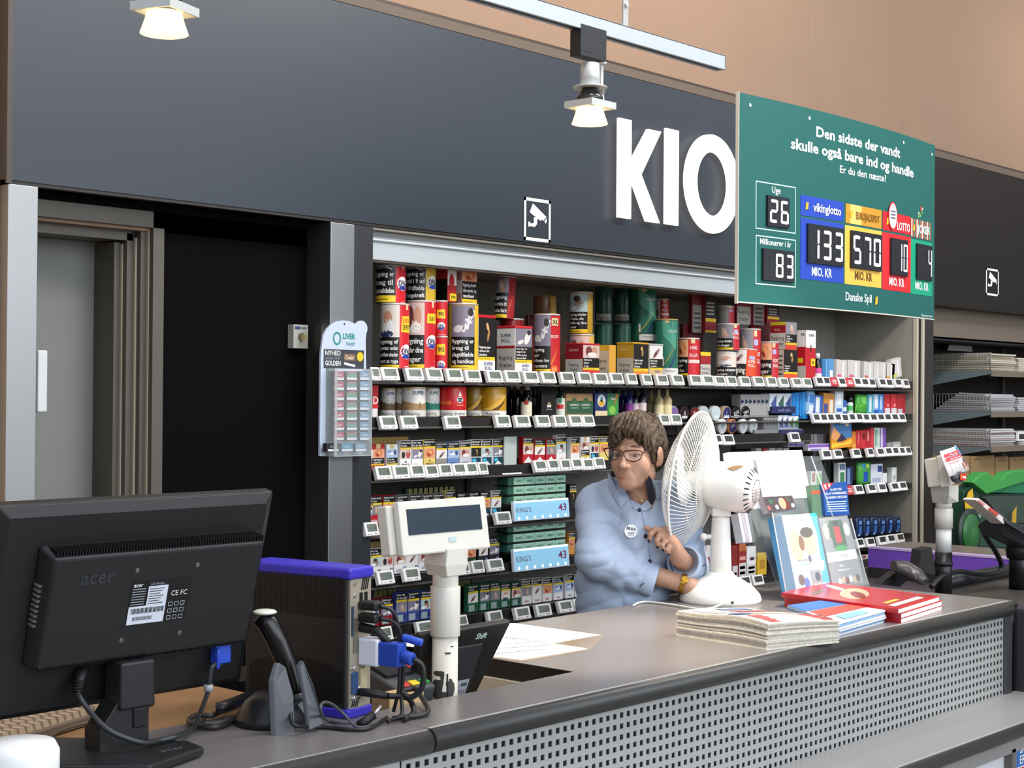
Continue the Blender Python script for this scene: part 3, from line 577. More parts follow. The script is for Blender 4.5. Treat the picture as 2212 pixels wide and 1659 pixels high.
def sbox(pxl, px0, px1, yt, zb, Yf, lab, side, front, base='c3202a', lid=None, name='tobacco_box', yb=None, maxd=.13, grp='square tobacco boxes', Yref=None):
    p = onY(px0, yt, Yf); q = onY(px1, yt, Yf); z1_ = p.z
    if yb is not None: zb = onY(px0, yb, Yf).z
    r = ray(pxl, yt); yd = min(maxd, max(.02, p.x*r.y/r.x-Yf)) if pxl < px0-1 else .05
    w, h = q.x-p.x, z1_-zb
    t = thing(name, lab, 'box', grp, loc=(p.x, Yf, zb))
    b = B(); b.box((0, 0, 0), (w, yd, h*.975 if lid else h), mat(base, .4)); b.obj('body', t, .002, 1)
    if lid: b = B(); b.box((-.002, -.002, h*.94), (w+.002, yd+.002, h), mat(lid, .35)); b.obj('lid', t, .002, 1)
    hh = h*.94 if lid else h
    if front: b = B(); b.map = flat((0, 0, 0), (1, 0, 0), (0, 0, 1), (0, -1, 0)); front(b, w, hh); b.obj('front_label', t)
    if side: b = B(); b.map = flat((0, yd, 0), (0, -1, 0), (0, 0, 1), (-1, 0, 0)); side(b, yd, hh); b.obj('side_label', t)
    return t
def fr_warn(ph, lines, y0=.0, foot='f2f0ea', ftxt=None, fcol='b03030', yel=.2, top=1.0, mid=.55, tc='2a3c8a'):
    def f(b, w, h):
        if foot: b.rect(.001, 0, w-.001, h*y0, mat(foot), .0008)
        photo(b, .002, h*mid, w-.002, h*top, ph, .0008); warn(b, .002, h*y0, w-.002, h*mid, lines, yel, d=.0008)
        if ftxt:
            for i, q in enumerate(ftxt): b.text(q, w*.6, h*y0*(.55-.42*i), h*y0*.32, mat(tc), .0016, w=w*.6)
    return f
def sd_ryg(head, hc, hb, tcol='f0e8e0', cut=.5, sub=None):
    def f(b, w, h):
        b.rect(0, h*cut, w, h, mat(hb), .0008); b.rect(0, 0, w, h*cut, GRY, .0008)
        for i, q in enumerate(head): b.text(q, w*.5, h*(cut+(1-cut)*(.56-.26*i)), h*.085, mat(hc), .0014, w=w*.7)
        b.text('Rygning', w*.5, h*cut*.52, h*.1, mat('3a3a38'), .0014, w=w*.9, bold=.0); b.text('dræber', w*.5, h*cut*.2, h*.1, mat('3a3a38'), .0014, w=w*.85, bold=.0)
        if sub: b.rect(0, h*cut, w, h*(cut+.06), mat(sub), .0012)
    return f
sbox(1026, 1033, 1070, 679, z1, 3.95, 'dark box with dancing figure photo and red lid edge', None, fr_warn(4, ('Rygning øger', 'risikoen for', 'blindhed'), .2, 'f2f0ea', ('SUPER', 'ROLL'), yel=.22, mid=.5), 'f2f0ea', 'c3202a')
sbox(1074, 1113, 1150, 703, z1, 3.94, 'white super roll box with red lid and grey warning on its side', sd_ryg(('SUPER', 'ROLL'), '2a3560', 'f2f0ea', cut=.54, sub='b8242c'), fr_warn(6, ('Stop i dag – for', 'længe for din', 'familie og dine', 'venners skyld'), .2, 'f2f0ea', ('SUPER', 'ROLL'), mid=.58), 'f2f0ea', 'd02a30', maxd=.1)
tin(1079, 1132, 688, z1, 4.1, 'dark red tin half hidden behind the super roll box', '8c1c26', .1, 0, None)
def a_xl(b, r, h):
    b.rect(r*.28, .003, r*1.5, h-.007, mat('cf1f28', .35), .0009); b.rect(r*.36, h*.80, r*.98, h*.93, mat('e2cf9c'), .0014); b.text('XL', r*.67, h*.83, h*.07, BLK, .0018)
    b.text('ESCORT', r*.66, h*.59, h*.05, WHT, .0014, w=r*.75); b.poly([(r*.3, h*.12), (r*.42, h*.14), (r*.75, h*.3), (r*1.0, h*.5), (r*.7, h*.33), (r*.3, h*.18)], mat('e8782c'), .0014)
    b.ell(r*.62, h*.06, r*.3, r*.28, mat('f07a2c'), .0018); b.text('ROLL', r*.62, h*.04, h*.03, mat('fbe0b0'), .0022)
tin(1154, 1210, 678, z1, 3.98, 'red XL tin with man in profile photo standing alone', '9aa0b8', .28, 6, ('Rygning', 'øger', 'risikoen for', 'impotens'), a_xl, .1, photo_h=.55)
sbox(1222, 1259, 1295, 741, z1, 3.935, 'dark red escort box with couple photo and warning side', sd_ryg(('ESCORT',), 'e8c8b0', '9c1c26', cut=.5), fr_warn(7, ('Dette er de', 'børn af', 'at ryge'), .12, 'd03030', None, mid=.55), 'b01f28', 'c8202a', maxd=.1)
tin(1230, 1284, 722, z1, 4.06, 'pale tin right behind the dark red escort box', 'd8b04c', .6, 7, ('Rygning',), None, .1, photo_h=.9)
tin(1231, 1281, 630, z1, 4.06, 'gold tin with gloomy photo stacked on the pale tin', 'caa032', .55, 9, ('Rygning skader', 'dit barn, din', 'familie og dine', 'venner'), None, .17, photo_h=.48, yb=721)
sbox(1284, 1316, 1331, 745, z1, 3.97, 'narrow gold tobacco box behind the front row with grey warning', sd_ryg(('',), 'caa032', 'e0b83c', cut=.8), None, 'e2a83a')
sbox(1333, 1368, 1401, 739, z1, 3.935, 'gold escort box with dark front photo and grey warning side', sd_ryg(('Escort',), 'f4d8a0', 'caa032', cut=.55), fr_warn(4, ('Rygning øger', 'risikoen for', 'blindhed'), .12, 'e08a2c', None, mid=.55), 'c99a26', 'd8a428', maxd=.1)
sbox(1396, 1403, 1432, 742, z1, 3.945, 'small white box with finger photo next to the green tin', None, fr_warn(3, ('Rygning øger', 'risikoen for', 'mundkræft'), .18, 'd8b888', ('ESCORT',), mid=.55), 'c8c4bc', 'b8b8b8')
def a_green(b, r, h):
    b.poly([(-r*.1, h*.02+0*r), (r*.5, h*.25), (r*1.0, h*.5), (r*.75, h*.28), (r*.25, h*.02)], mat('24426a'), .0012); b.poly([(-r*.5, h*.1), (r*.2, h*.3), (r*1.0, h*.62), (r*.3, h*.36)], mat('c8a23c'), .0011)
    b.poly([(-r*.1, h*.98), (r*.9, h*.7), (r*.9, h*.45), (-r*.3, h*.7), (-r*.4, h*.97)], mat('4fa088', .35), .0010)
    b.text('ESCORT', r*.62, h*.76, h*.045, mat('e8ece0'), .0018, w=r*.9, bold=.0); b.rect(-r*.35, h*.17, -r*.2, h*.33, mat('d8d8c8'), .0016); b.rect(-r*.12, h*.97, r*.25, h*.93, mat('d8b878'), .0016)
    b.rect(-r*.3, .003, r*1.4, h*.13, mat('e6e4de'), .0014); b.text('Rygning er', r*.4, h*.07, h*.035, mat('6a6a66'), .002, w=r*.9, bold=.0)
tin(1415, 1465, 689, z1, 3.99, 'tall pale green escort tin, lower right of the green group', '2f7a64', -1, 0, None, a_green, lid='b8a86a')
tin(1362, 1418, 622, z1, 4.10, 'very tall green escort tin towering behind the gold box', '2a6e5a', -1, 0, None, a_green, yb=737, lid='b8a86a')
for (a, c, yt, yb_, Y_, lab, txt) in ((1324, 1363, 700, 745, 4.13, 'dark green escort tin, lower right of the shaded stack', 'ESCORT'), (1284, 1322, 700, 745, 4.13, 'dark green tin, lower left of the shaded stack', 'ESCORT'), (1326, 1363, 622, 697, 4.17, 'dark green tin, upper right of the shaded stack', ''), (1285, 1324, 618, 697, 4.17, 'dark green tin with grey warning, upper left of shaded stack', '')):
    def f(b, r, h, txt=txt):
        if txt: b.text(txt, r*.1, h*.35, h*.2, mat('5f8a78'), .0014, w=r*1.3, bold=.0)
        else: b.rect(-r*.9, .01, r*.9, h*.24, mat('aaa89e'), .0012); b.text('Rygning', 0, h*.09, h*.1, mat('4a4a46'), .0018, w=r*1.2, bold=.0); b.poly([(-r*.8, h*.3), (-r*.3, h*.7), (r*.6, h*.95), (-r*.1, h*.65)], mat('3a5a4c'), .0012)
    tin(a, c, yt, z1, Y_, lab, '1e4a3c', -1, 0, None, f, yb=yb_ if txt == '' else None, lid='2a5a48')
def a_1842(b, r, h):
    b.rect(-r*.05, .003, r*1.45, h-.007, mat('cf2028', .35), .0009); b.text('1842', r*.5, h*.70, h*.09, WHT, .0014, w=r*.9); b.text('Rolls', r*.5, h*.5, h*.1, WHT, .0014, w=r*.95, shear=.3, bold=.0)
    b.rect(0, h*.34, r*1.4, h*.43, mat('f0d8d0'), .0014); b.rect(r*.2, h*.86, r*.6, h*.98, mat('e2cf9c'), .0014)
tin(1465, 1511, 730, z1, 3.98, 'red 1842 tin with ear photo to the right of the green tins', 'cf2028', -.05, 1, ('Rygning', 'øger', 'risiko'), a_1842, .1, photo_h=.5)
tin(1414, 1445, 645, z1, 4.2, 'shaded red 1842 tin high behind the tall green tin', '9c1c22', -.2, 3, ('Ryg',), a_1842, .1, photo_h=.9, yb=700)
sbox(1508, 1513, 1535, 760, z1, 4.0, 'small box with yellow top behind red 1842 tin', None, lambda b, w, h: (b.rect(0, h*.85, w, h, YEL, .001), b.rect(0, h*.52, w, h*.85, mat('a02028'), .001), b.rect(0, 0, w, h*.5, GRY, .001), b.text('Rygning', w/2, h*.28, h*.14, mat('4a4a48'), .0015, w=w*.9, bold=.0), b.text('dræber', w/2, h*.1, h*.14, mat('4a4a48'), .0015, w=w*.8, bold=.0)), '7c1c24')
def a_red(x, words, xx=.8):
    def f(b, r, h):
        b.rect(r*x, .003, r*1.45, h-.007, mat('c42230', .35), .0009)
        for i, q in enumerate(words): b.text(q, r*xx, h*(.58-.14*i), h*.09, WHT, .0014, w=r*.75)
        b.rect(r*(x+.08), h*.84, r*(x+.4), h*.96, mat('e2cf9c'), .0014); b.rect(r*(x+.08), h*.66, r*(x+.55), h*.78, mat('b8b4dc'), .0014)
    return f
tin(1549, 1597, 699, z1, 4.02, 'round red-labelled tin stacked above another by the box wall', '8a8894', .45, 8, ('Rygning skader', 'dine lunger'), a_red(.45, ('SUPER', 'ROLL')), .18, photo_h=.55, yb=757)
tin(1547, 1591, 760, z1, 4.02, 'round tin with kneeling child photo under the red-labelled tin', 'e0d4c8', 1.2, 5, ('Rygning udsætter', 'dine børn'), None, .0, photo_h=.6)
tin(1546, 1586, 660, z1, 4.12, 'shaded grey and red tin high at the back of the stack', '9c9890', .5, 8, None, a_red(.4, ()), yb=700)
tin(1585, 1633, 754, z1, 3.965, 'orange tin leaning over in front of the red tins', 'b8887c', .05, 3, ('Rygning',), lambda b, r, h: (b.rect(r*.05, .003, r*1.4, h-.006, mat('e04a20'), .0009), b.text('SUPER', r*.6, h*.5, h*.1, WHT, .0014, w=r*.8), b.text('ROLL', r*.6, h*.36, h*.1, WHT, .0014, w=r*.7), b.rect(r*.3, h*.62, r*.9, h*.74, mat('b8b4dc'), .0014)), .0, photo_h=.55, tilt=('y', .10))
tin(1597, 1643, 710, z1, 4.03, 'tall red tin with foot photo behind the leaning orange tin', '8a8894', .3, 8, ('Rygning', 'dræber'), a_red(.3, ('', 'ESCORT', 'ROLL'), .8), .12, photo_h=.62)
tin(1643, 1682, 738, z1, 3.97, 'red tin with big ear photo next to the narrow box', 'd89a80', .25, 1, ('Rygning', 'øger'), a_red(.25, ('', 'ESCORT', 'ROLL')), .1, photo_h=.5)
rygside = lambda b, w, h: (b.rect(0, 0, w, h, GRY, .0008), [b.rect(w*.1, h*(.12+.16*i), w*.85, h*(.18+.16*i), mat('5a5a58'), .0012) for i in range(5)])
sbox(1680, 1693, 1723, 756, z1, 3.945, 'dark red box with gold figure front under the stacked box', rygside, fr_warn(4, ('Rygning øger', 'risikoen for', 'blindhed'), .16, 'e0502c', None, mid=.5), 'b01c2c')
sbox(1664, 1697, 1721, 695, z1, 3.96, 'dark red roll box with yellow lid stacked on the gold figure box', lambda b, w, h: (b.rect(0, 0, w, h*.6, GRY, .0008), b.rect(0, h*.88, w, h, mat('e0c02c'), .0008), b.text('ROLL', w/2, h*.68, h*.08, mat('e8c0b0'), .0012), b.text('Rygning', w*.5, h*.36, h*.13, BLK, .0012, w=w*.9, bold=0), b.text('dræber', w*.5, h*.16, h*.13, BLK, .0012, w=w*.8, bold=0)), fr_warn(8, ('Rygning', 'mindsker din', 'fertilitet'), .18, 'd04428', None, mid=.55), 'a01c28', yb=755, maxd=.16)
sbox(1722, 1741, 1762, 713, z1, 3.94, 'tall red and white super box at the right end of the tins', lambda b, w, h: (b.rect(0, h*.66, w, h, WHT, .0008), b.text('ER', w*.7, h*.88, h*.06, mat('3a3a4a'), .0014), b.rect(0, 0, w, h*.27, GRY, .0008), b.rect(w*.1, h*.33, w*.7, h*.43, YEL, .0012)), lambda b, w, h: (b.rect(0, h*.64, w, h, WHT, .0008), b.text('SUPER', w*.55, h*.87, h*.055, mat('3a3a4a'), .0014, w=w*.85), b.rect(w*.45, h*.56, w*.55, h*.7, mat('5a2024'), .0016), b.rect(w*.5, h*.27, w*.95, h*.42, YEL, .0014), b.text('98', w*.7, h*.31, h*.06, BLK, .0018, w=w*.3)), 'c41e28', maxd=.12)
# shaded upper stack at the back
def bk(px0, px1, yt, yb, Yc, lab, base, **k): return tin(px0, px1, yt, z1, Yc, lab, base, yb=yb, **k)
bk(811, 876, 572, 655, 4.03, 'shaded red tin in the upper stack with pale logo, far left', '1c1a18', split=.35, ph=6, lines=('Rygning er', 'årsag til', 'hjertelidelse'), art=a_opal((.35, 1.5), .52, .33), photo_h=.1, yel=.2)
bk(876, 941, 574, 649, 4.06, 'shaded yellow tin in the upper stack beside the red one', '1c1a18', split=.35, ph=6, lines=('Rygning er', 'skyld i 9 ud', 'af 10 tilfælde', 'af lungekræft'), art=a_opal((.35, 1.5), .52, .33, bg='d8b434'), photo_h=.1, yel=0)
sbox(943, 967, 986, 580, z1, 4.02, 'red and white box with 390 sticker in the upper stack', lambda b, w, h: b.rect(0, 0, w, h*.7, BLK, .0008), lambda b, w, h: (b.rect(0, h*.5, w, h, WHT, .0008), b.ell(w*.45, h*.6, w*.3, h*.25, mat('c03030'), .0012), b.rect(w*.25, h*.04, w, h*.26, YEL, .0012), b.text('390', w*.62, h*.1, h*.1, BLK, .0016, w=w*.6)), 'c02830', yb=652)
sbox(986, 998, 1031, 584, z1, 4.02, 'box with face photo and black warning in the upper stack', lambda b, w, h: b.rect(0, h*.3, w, h*.7, mat('d0c8c0'), .0008), fr_warn(1, ('Rygning skader', 'dine tænder og', 'tandkød'), .0, None, None, yel=.2, mid=.68), 'a88078', yb=655)
bk(1067, 1110, 596, 690, 4.06, 'leaning tin with red stripe on top of the red tin', '1c1a18', split=.3, ph=8, lines=('Rygning', 'kan dræbe dit', 'ufødte barn'), art=lambda b, r, h: (b.rect(r*.3, .003, r*1.4, h-.006, mat('a8202a'), .001), b.poly([(r*.3, h*.1), (r*.6, h*.3), (r*.9, h*.6), (r*.55, h*.35)], mat('d07050'), .0014)), photo_h=.4, tilt=('y', .09))
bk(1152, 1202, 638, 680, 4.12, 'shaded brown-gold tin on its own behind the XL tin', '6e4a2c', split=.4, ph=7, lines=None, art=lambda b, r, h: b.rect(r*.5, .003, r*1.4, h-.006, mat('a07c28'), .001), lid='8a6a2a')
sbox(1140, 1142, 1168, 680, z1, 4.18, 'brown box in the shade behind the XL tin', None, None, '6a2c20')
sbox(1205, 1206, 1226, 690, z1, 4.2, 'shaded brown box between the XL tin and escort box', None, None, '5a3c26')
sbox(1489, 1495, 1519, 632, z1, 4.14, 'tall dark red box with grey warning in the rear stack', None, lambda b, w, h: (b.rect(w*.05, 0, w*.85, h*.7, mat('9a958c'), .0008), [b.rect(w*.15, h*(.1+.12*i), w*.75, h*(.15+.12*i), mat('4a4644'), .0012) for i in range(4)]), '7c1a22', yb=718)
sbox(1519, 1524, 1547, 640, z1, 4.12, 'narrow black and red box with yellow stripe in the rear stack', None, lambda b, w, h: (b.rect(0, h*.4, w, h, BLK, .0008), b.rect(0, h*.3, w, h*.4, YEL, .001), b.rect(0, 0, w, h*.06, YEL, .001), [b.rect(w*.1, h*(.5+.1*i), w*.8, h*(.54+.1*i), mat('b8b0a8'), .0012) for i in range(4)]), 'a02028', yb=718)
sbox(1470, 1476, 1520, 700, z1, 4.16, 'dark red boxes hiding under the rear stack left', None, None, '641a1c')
sbox(1586, 1592, 1624, 646, z1, 4.1, 'dark red box marked with grey warning behind round tins', None, lambda b, w, h: (b.rect(w*.02, 0, w*.9, h*.72, mat('aaa69c'), .0008), b.text('Rygning', w*.46, h*.42, h*.2, mat('4a4644'), .0012, w=w*.8, bold=0), b.text('dræber', w*.46, h*.14, h*.2, mat('4a4644'), .0012, w=w*.7, bold=0)), '7c1a22', yb=700)
sbox(1624, 1627, 1652, 650, z1, 4.1, 'dark red box with lined grey warning just below the green board', None, lambda b, w, h: (b.rect(w*.05, 0, w*.9, h*.9, mat('8c887e'), .0008), [b.rect(w*.15, h*(.1+.18*i), w*.8, h*(.2+.18*i), mat('4a4644'), .0012) for i in range(4)]), '7c1a22', yb=702)
sbox(1652, 1658, 1683, 660, z1, 4.1, 'black and red box with yellow stripe just below the green board', None, lambda b, w, h: (b.rect(0, h*.45, w, h, BLK, .0008), b.rect(0, h*.28, w, h*.42, YEL, .001), [b.rect(w*.1, h*(.5+.14*i), w*.8, h*(.56+.14*i), mat('b8b0a8'), .0012) for i in range(3)]), 'a02028', yb=700)
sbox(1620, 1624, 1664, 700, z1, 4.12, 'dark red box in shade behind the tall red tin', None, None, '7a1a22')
# ---- right end: medicine bottle and test kits
def bottle(px0, px1, yt, zb, Yc, lab, body, cap, labelc, hcap=.16, neck=.42, sh=.62, art=None, caph='b8b8b8', grp=None, r_=.08, lz=(.08, .5), name='bottle', capm=0.):
    c, r, h = cyl_at(px0, px1, yt, zb, Yc); t = thing(name, lab, 'bottle', grp)
    b = B(); b.lathe([(r*.9, 0), (r, .004), (r, h*sh*.86), (r*.85, h*sh*.95), (r*neck, h*sh*1.12), (r*neck, h*(1-hcap))], c, mat(body, r_, spec=.6), n=20); b.obj('glass', t)
    b = B(); b.lathe([(r*neck*1.15, h*(1-hcap)), (r*neck*1.15, h*.99), (r*neck, h)], c, mat(cap, .3, capm), n=16); b.obj('cap', t)
    if labelc:
        b = B(); b.map = cylmap(c, r, c.z); mkseg(b, r); b.rect(-r*1.2, h*lz[0], r*1.2, h*lz[1], mat(labelc, .5), .0008)
        if art: art(b, r, h)
        b.obj('paper_label', t)
    return t
bottle(1757, 1775, 763, 1.70, 3.97, 'dark medicine bottle with pink label at the right of the tins', '1c1412', 'f0eeea', 'e0489a', .22, .5, .62, lambda b, r, h: b.rect(-r*1.2, h*.04, r*1.2, h*.18, WHT, .0012), lz=(.04, .4))
def pk(px0, px1, yt, zb, Yf, lab, base, bands=(), name='packet', cat='packet', grp='packets on the right shelves', bul=0, rot=0, txt=None, tc='f4f4f4', d=.03, yb=None, lean=0, tz=.5):
    p = onY(px0, yt, Yf); q = onY(px1, yt, Yf)
    if yb is not None: zb = onY(px0, yb, Yf).z
    w, h = q.x-p.x, p.z-zb
    t = thing(name, lab, cat, grp, loc=(p.x, Yf, zb)); t.rotation_euler = (lean, rot, 0)
    b = B()
    if bul:
        n = 8; rg = []
        for i in range(n+1):
            v = i/n; k = math.sin(math.pi*min(1, max(0, v)))**.3*bul+.001
            rg.append([(0, 0, v*h), (w*.2, -k, v*h), (w*.8, -k, v*h), (w, 0, v*h), (w*.8, k, v*h), (w*.2, k, v*h)])
        b.rings(rg, mat(base, .3)); dd = lambda v: (math.sin(math.pi*min(1, max(0, v/h)))**.3*bul+.0015)
        b.obj('pouch', t); m = lambda u, v, d_: Vector((u, -(dd(v)+d_) if w*.2 < u < w*.8 else -dd(v)*.4-d_, v)); mm = m
    else:
        b.box((0, 0, 0), (w, d, h), mat(base, .35)); b.obj('box', t, .0012, 1); mm = flat((0, 0, 0), (1, 0, 0), (0, 0, 1), (0, -1, 0))
    if bands or txt:
        b = B(); b.map = mm
        for (x0, y0, x1, y1, c) in bands: b.rect(max(.002, x0*w), y0*h, min(w-.002, x1*w), y1*h, mat(c, .35), .0008, n=4 if bul else 1)
        if txt: b.text(txt, w/2, h*tz, h*.12, mat(tc), .0014, w=w*.85)
        b.obj('print', t)
    return t
pk(1777, 1790, 775, 1.70, 3.97, 'blue medicine carton beside the medicine bottle', '3a80b8', [(.5, 0, .8, 1, '7ab4dc')], 'carton', 'box')
pk(1790, 1801, 775, 1.70, 3.965, 'blue carton with white rounded insert on the top shelf end', '5a9ad0', [(.2, 0, .8, .4, 'f4f4f4')], 'carton', 'box')
for i, (a, c, yt, lc, rt) in enumerate(((1807, 1829, 776, 'e86088', .04), (1832, 1858, 777, 'e0608a', .02), (1866, 1886, 780, 'd8583c', .07), (1888, 1898, 780, 'e8e4e0', .1), (1898, 1915, 781, 'c8c6c2', .05), (1913, 1932, 782, 'e8a040', .08), (1928, 1949, 777, 'c8d840', -.16))):
    pk(a, c, yt, 1.702, 3.96, 'white test kit carton with %s spot, %s on the top shelf end' % (('pink', 'rose', 'red', 'pale', 'grey', 'orange', 'lime')[i], ORD[i]), 'd4cfc8', [(.1, .08, .45, .2, lc), (.55, .1, .7, .9, 'f4f2ee')], 'test_kit_carton', 'box', 'white test kit cartons', rot=rt)
# ---- second shelf
z2 = 1.52
sbox(803, 805, 817, 832, z2, 3.95, 'red and white carton cut off by the dark post on the second shelf', None, lambda b, w, h: (b.rect(0, h*.28, w, h, mat('c82028'), .0008), b.text('D', w*.55, h*.42, h*.24, WHT, .0012)), 'e8e0dc')
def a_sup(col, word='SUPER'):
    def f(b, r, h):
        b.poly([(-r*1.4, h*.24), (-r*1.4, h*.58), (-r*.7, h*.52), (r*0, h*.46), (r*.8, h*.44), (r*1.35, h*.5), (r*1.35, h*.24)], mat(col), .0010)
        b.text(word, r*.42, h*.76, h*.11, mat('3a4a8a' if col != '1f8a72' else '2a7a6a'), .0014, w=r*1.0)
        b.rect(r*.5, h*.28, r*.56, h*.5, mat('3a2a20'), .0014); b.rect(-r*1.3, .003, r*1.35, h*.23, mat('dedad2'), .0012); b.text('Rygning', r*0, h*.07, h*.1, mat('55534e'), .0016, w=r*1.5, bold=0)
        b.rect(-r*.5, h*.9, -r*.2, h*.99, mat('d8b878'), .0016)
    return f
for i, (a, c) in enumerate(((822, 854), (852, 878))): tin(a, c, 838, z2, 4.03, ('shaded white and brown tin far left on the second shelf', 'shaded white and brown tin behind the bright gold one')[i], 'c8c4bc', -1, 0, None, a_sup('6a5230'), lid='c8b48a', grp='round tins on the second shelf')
tin(868, 920, 836, z2, 3.985, 'white and tan super tin in front on the second shelf', 'ebe7df', -1, 0, None, a_sup('b08a5c'), lid='d8c49a', grp='round tins on the second shelf')
tin(911, 950, 837, z2, 4.02, 'white and teal super tin between the tan and red tins', 'ebe9e4', -1, 0, None, a_sup('1f8a72'), lid='c8c4b4', grp='round tins on the second shelf')
def a_lady(b, r, h):
    b.rect(-r*1.35, h*.4, -r*.1, h*.52, mat('e0622c'), .001); b.ell(r*.55, h*.56, r*.27, h*.1, BLK, .0012); b.ring(r*.55, h*.56, r*.27, h*.1, r*.05, WHT, .0014); b.text('Orlik', r*.55, h*.53, h*.06, WHT, .0018, w=r*.4, bold=.0)
    b.poly([(r*.4, h*.68), (r*.7, h*.68), (r*.62, h*.8), (r*.57, h*.87), (r*.48, h*.8)], mat('f4dcd0'), .0012); b.rect(r*.3, h*.37, r*.85, h*.4, mat('e8a080'), .0012)
    b.rect(-r*1.3, .003, r*1.35, h*.22, mat('e8e4de'), .0012); b.text('Rygning dræber', r*.02, h*.06, h*.11, mat('44423e'), .0016, w=r*2.1, bold=0)
tin(949, 1008, 835, z2, 3.985, 'red tin with small white lady emblem on the second shelf', 'd01f22', -1, 0, None, a_lady, lid='b81c20', grp='round tins on the second shelf')
def a_gold(b, r, h):
    b.poly([(-r*1.2, h*.22), (-r*.3, h*.3), (r*.5, h*.55), (r*1.2, h*.78), (r*1.2, h*.7), (r*.6, h*.42), (0, h*.22)], mat('e8b840'), .001); b.poly([(-r*.1, h*.22), (r*.5, h*.38), (r*1.1, h*.6), (r*.8, h*.4), (r*.4, h*.22)], mat('5a3418'), .0013)
    b.text('ESCORT', r*.62, h*.62, h*.11, mat('f2e0b8'), .0014, w=r*.95, bold=0); b.rect(-r*1.3, .003, r*1.35, h*.2, mat('e6e2da'), .0015); b.text('Rygning', 0, h*.05, h*.11, mat('55534e'), .002, w=r*1.4, bold=0)
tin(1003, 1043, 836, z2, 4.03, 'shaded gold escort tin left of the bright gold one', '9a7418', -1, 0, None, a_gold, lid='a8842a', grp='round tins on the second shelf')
tin(1036, 1094, 836, z2, 3.985, 'bright gold escort tin beside the silver-capped bottles', 'd09a1e', -1, 0, None, a_gold, lid='c8a03a', grp='round tins on the second shelf')
for i, (a, c, Y_) in enumerate(((1095, 1115, 4.06), (1107, 1129, 4.02), (1125, 1150, 3.97))):
    bottle(a, c, 825, z2, Y_, 'black liqueur bottle with silver cap, %s in its row' % (('hindmost', 'middle', 'front')[i]), '100c0c', 'b4b0ac', 'eee2c8' if i == 2 else None, .24, .55, .62, (lambda b, r, h: b.ell(0, h*.40, r*.4, r*.4, mat('b02a20'), .0014)) if i == 2 else None, grp='silver-capped black bottles', lz=(.0, .42), capm=.9)
for i, (a, c, Y_) in enumerate(((1148, 1158, 4.06), (1156, 1166, 4.03), (1163, 1174, 4.0))):
    bottle(a, c, 836, z2, Y_, 'small plain black bottle, %s behind the black carton' % ORD[i], '0e0c0c', '2a2624', None, .15, .45, .7, grp='small plain black bottles')
sbox(1160, 1171, 1201, 851, z2, 3.955, 'black carton with white crest standing in front of small bottles', None, lambda b, w, h: (b.rect(w*.35, h*.4, w*.65, h*.52, mat('d8d4cc'), .001), b.rect(w*.3, h*.3, w*.7, h*.33, mat('b8b4ac'), .001), b.rect(w*.42, h*.55, w*.58, h*.62, mat('c8b07a'), .001)), '15130f')
bottle(1200, 1221, 836, z2, 3.97, 'dark green bottle with white and red label between cartons', '10241a', '16120e', 'e2e6da', .12, .45, .7, lambda b, r, h: (b.rect(-r*.7, h*.25, r*.7, h*.40, mat('c83028'), .0012), b.ell(0, h*.52, r*.35, h*.09, mat('4a9a68'), .0012)), lz=(.02, .62))
def a_amb(b, w, h):
    b.rect(0, h*.1, w, h*.68, mat('2c5a3e'), .0008)
    for x in (.29, .73): b.ell(w*x, h*.68, w*.1, h*.14, mat('2c5a3e'), .001); b.text('AGERMESTR', w*x, h*.45, h*.1, mat('dfe6d8'), .0014, w=w*.36); b.rect(w*(x-.14), h*.34, w*(x+.14), h*.38, mat('9ab8a0'), .0012); b.ring(w*x, h*.72, w*.07, h*.1, w*.01, mat('8a8a4a'), .0014)
sbox(1216, 1224, 1281, 850, z2, 3.945, 'brown and green double carton with arched labels', None, a_amb, 'a8845a', grp='cartons on the second shelf')
def a_blue(b, w, h): b.rect(0, 0, w, h*.22, mat('f0d8b0'), .0008); b.ell(w*.5, h*.66, w*.34, h*.28, mat('e8e8e0'), .001, 18); b.ell(w*.5, h*.55, w*.24, h*.14, mat('e0b040'), .0014); b.ell(w*.5, h*.72, w*.1, h*.12, mat('3a8a9a'), .0014)
sbox(1280, 1286, 1312, 849, z2, 3.95, 'navy blue carton with pale oval picture', None, a_blue, '24386e', grp='cartons on the second shelf')
sbox(1311, 1313, 1337, 850, z2, 3.955, 'green carton with leaves beside the navy carton', None, lambda b, w, h: (b.rect(0, h*.8, w, h, mat('2f7a4a'), .0008), b.poly([(w*.7, h*.98), (w*.95, h*.95), (w*.6, h*.45), (w*.55, h*.5)], mat('b8843a'), .0012), b.ell(w*.4, h*.25, w*.3, h*.2, mat('8ac850'), .001), b.text('Gajol', w*.45, h*.72, h*.12, WHT, .0014, w=w*.7)), '3f9a4a', grp='cartons on the second shelf')
for i, (a, c, Y_, yt, cap, lb) in enumerate(((1283, 1298, 4.1, 838, '3a4a7a', None), (1302, 1316, 4.1, 838, '3a4a7a', None), (1318, 1332, 4.1, 837, '4a5a8a', None), (1337, 1355, 4.05, 836, '8a94b0', '5a2a7c'), (1350, 1368, 4.0, 835, '5a6080', '9a3ca0'), (1364, 1380, 3.99, 835, '6a6a78', 'e8d8e0'), (1378, 1397, 3.97, 832, 'd8d4d0', 'ecd8d8'))):
    bottle(a, c, yt, z2, Y_, 'dark bottle with %s cap, %s of the seven dark bottles' % (('navy', 'navy', 'blue', 'pale', 'slate', 'grey', 'white')[i], ORD[i]), '12101c' if i > 4 else '1c2060', cap, lb, .1, .36, .66, grp='dark bottles with screw caps', lz=(.14, .42))
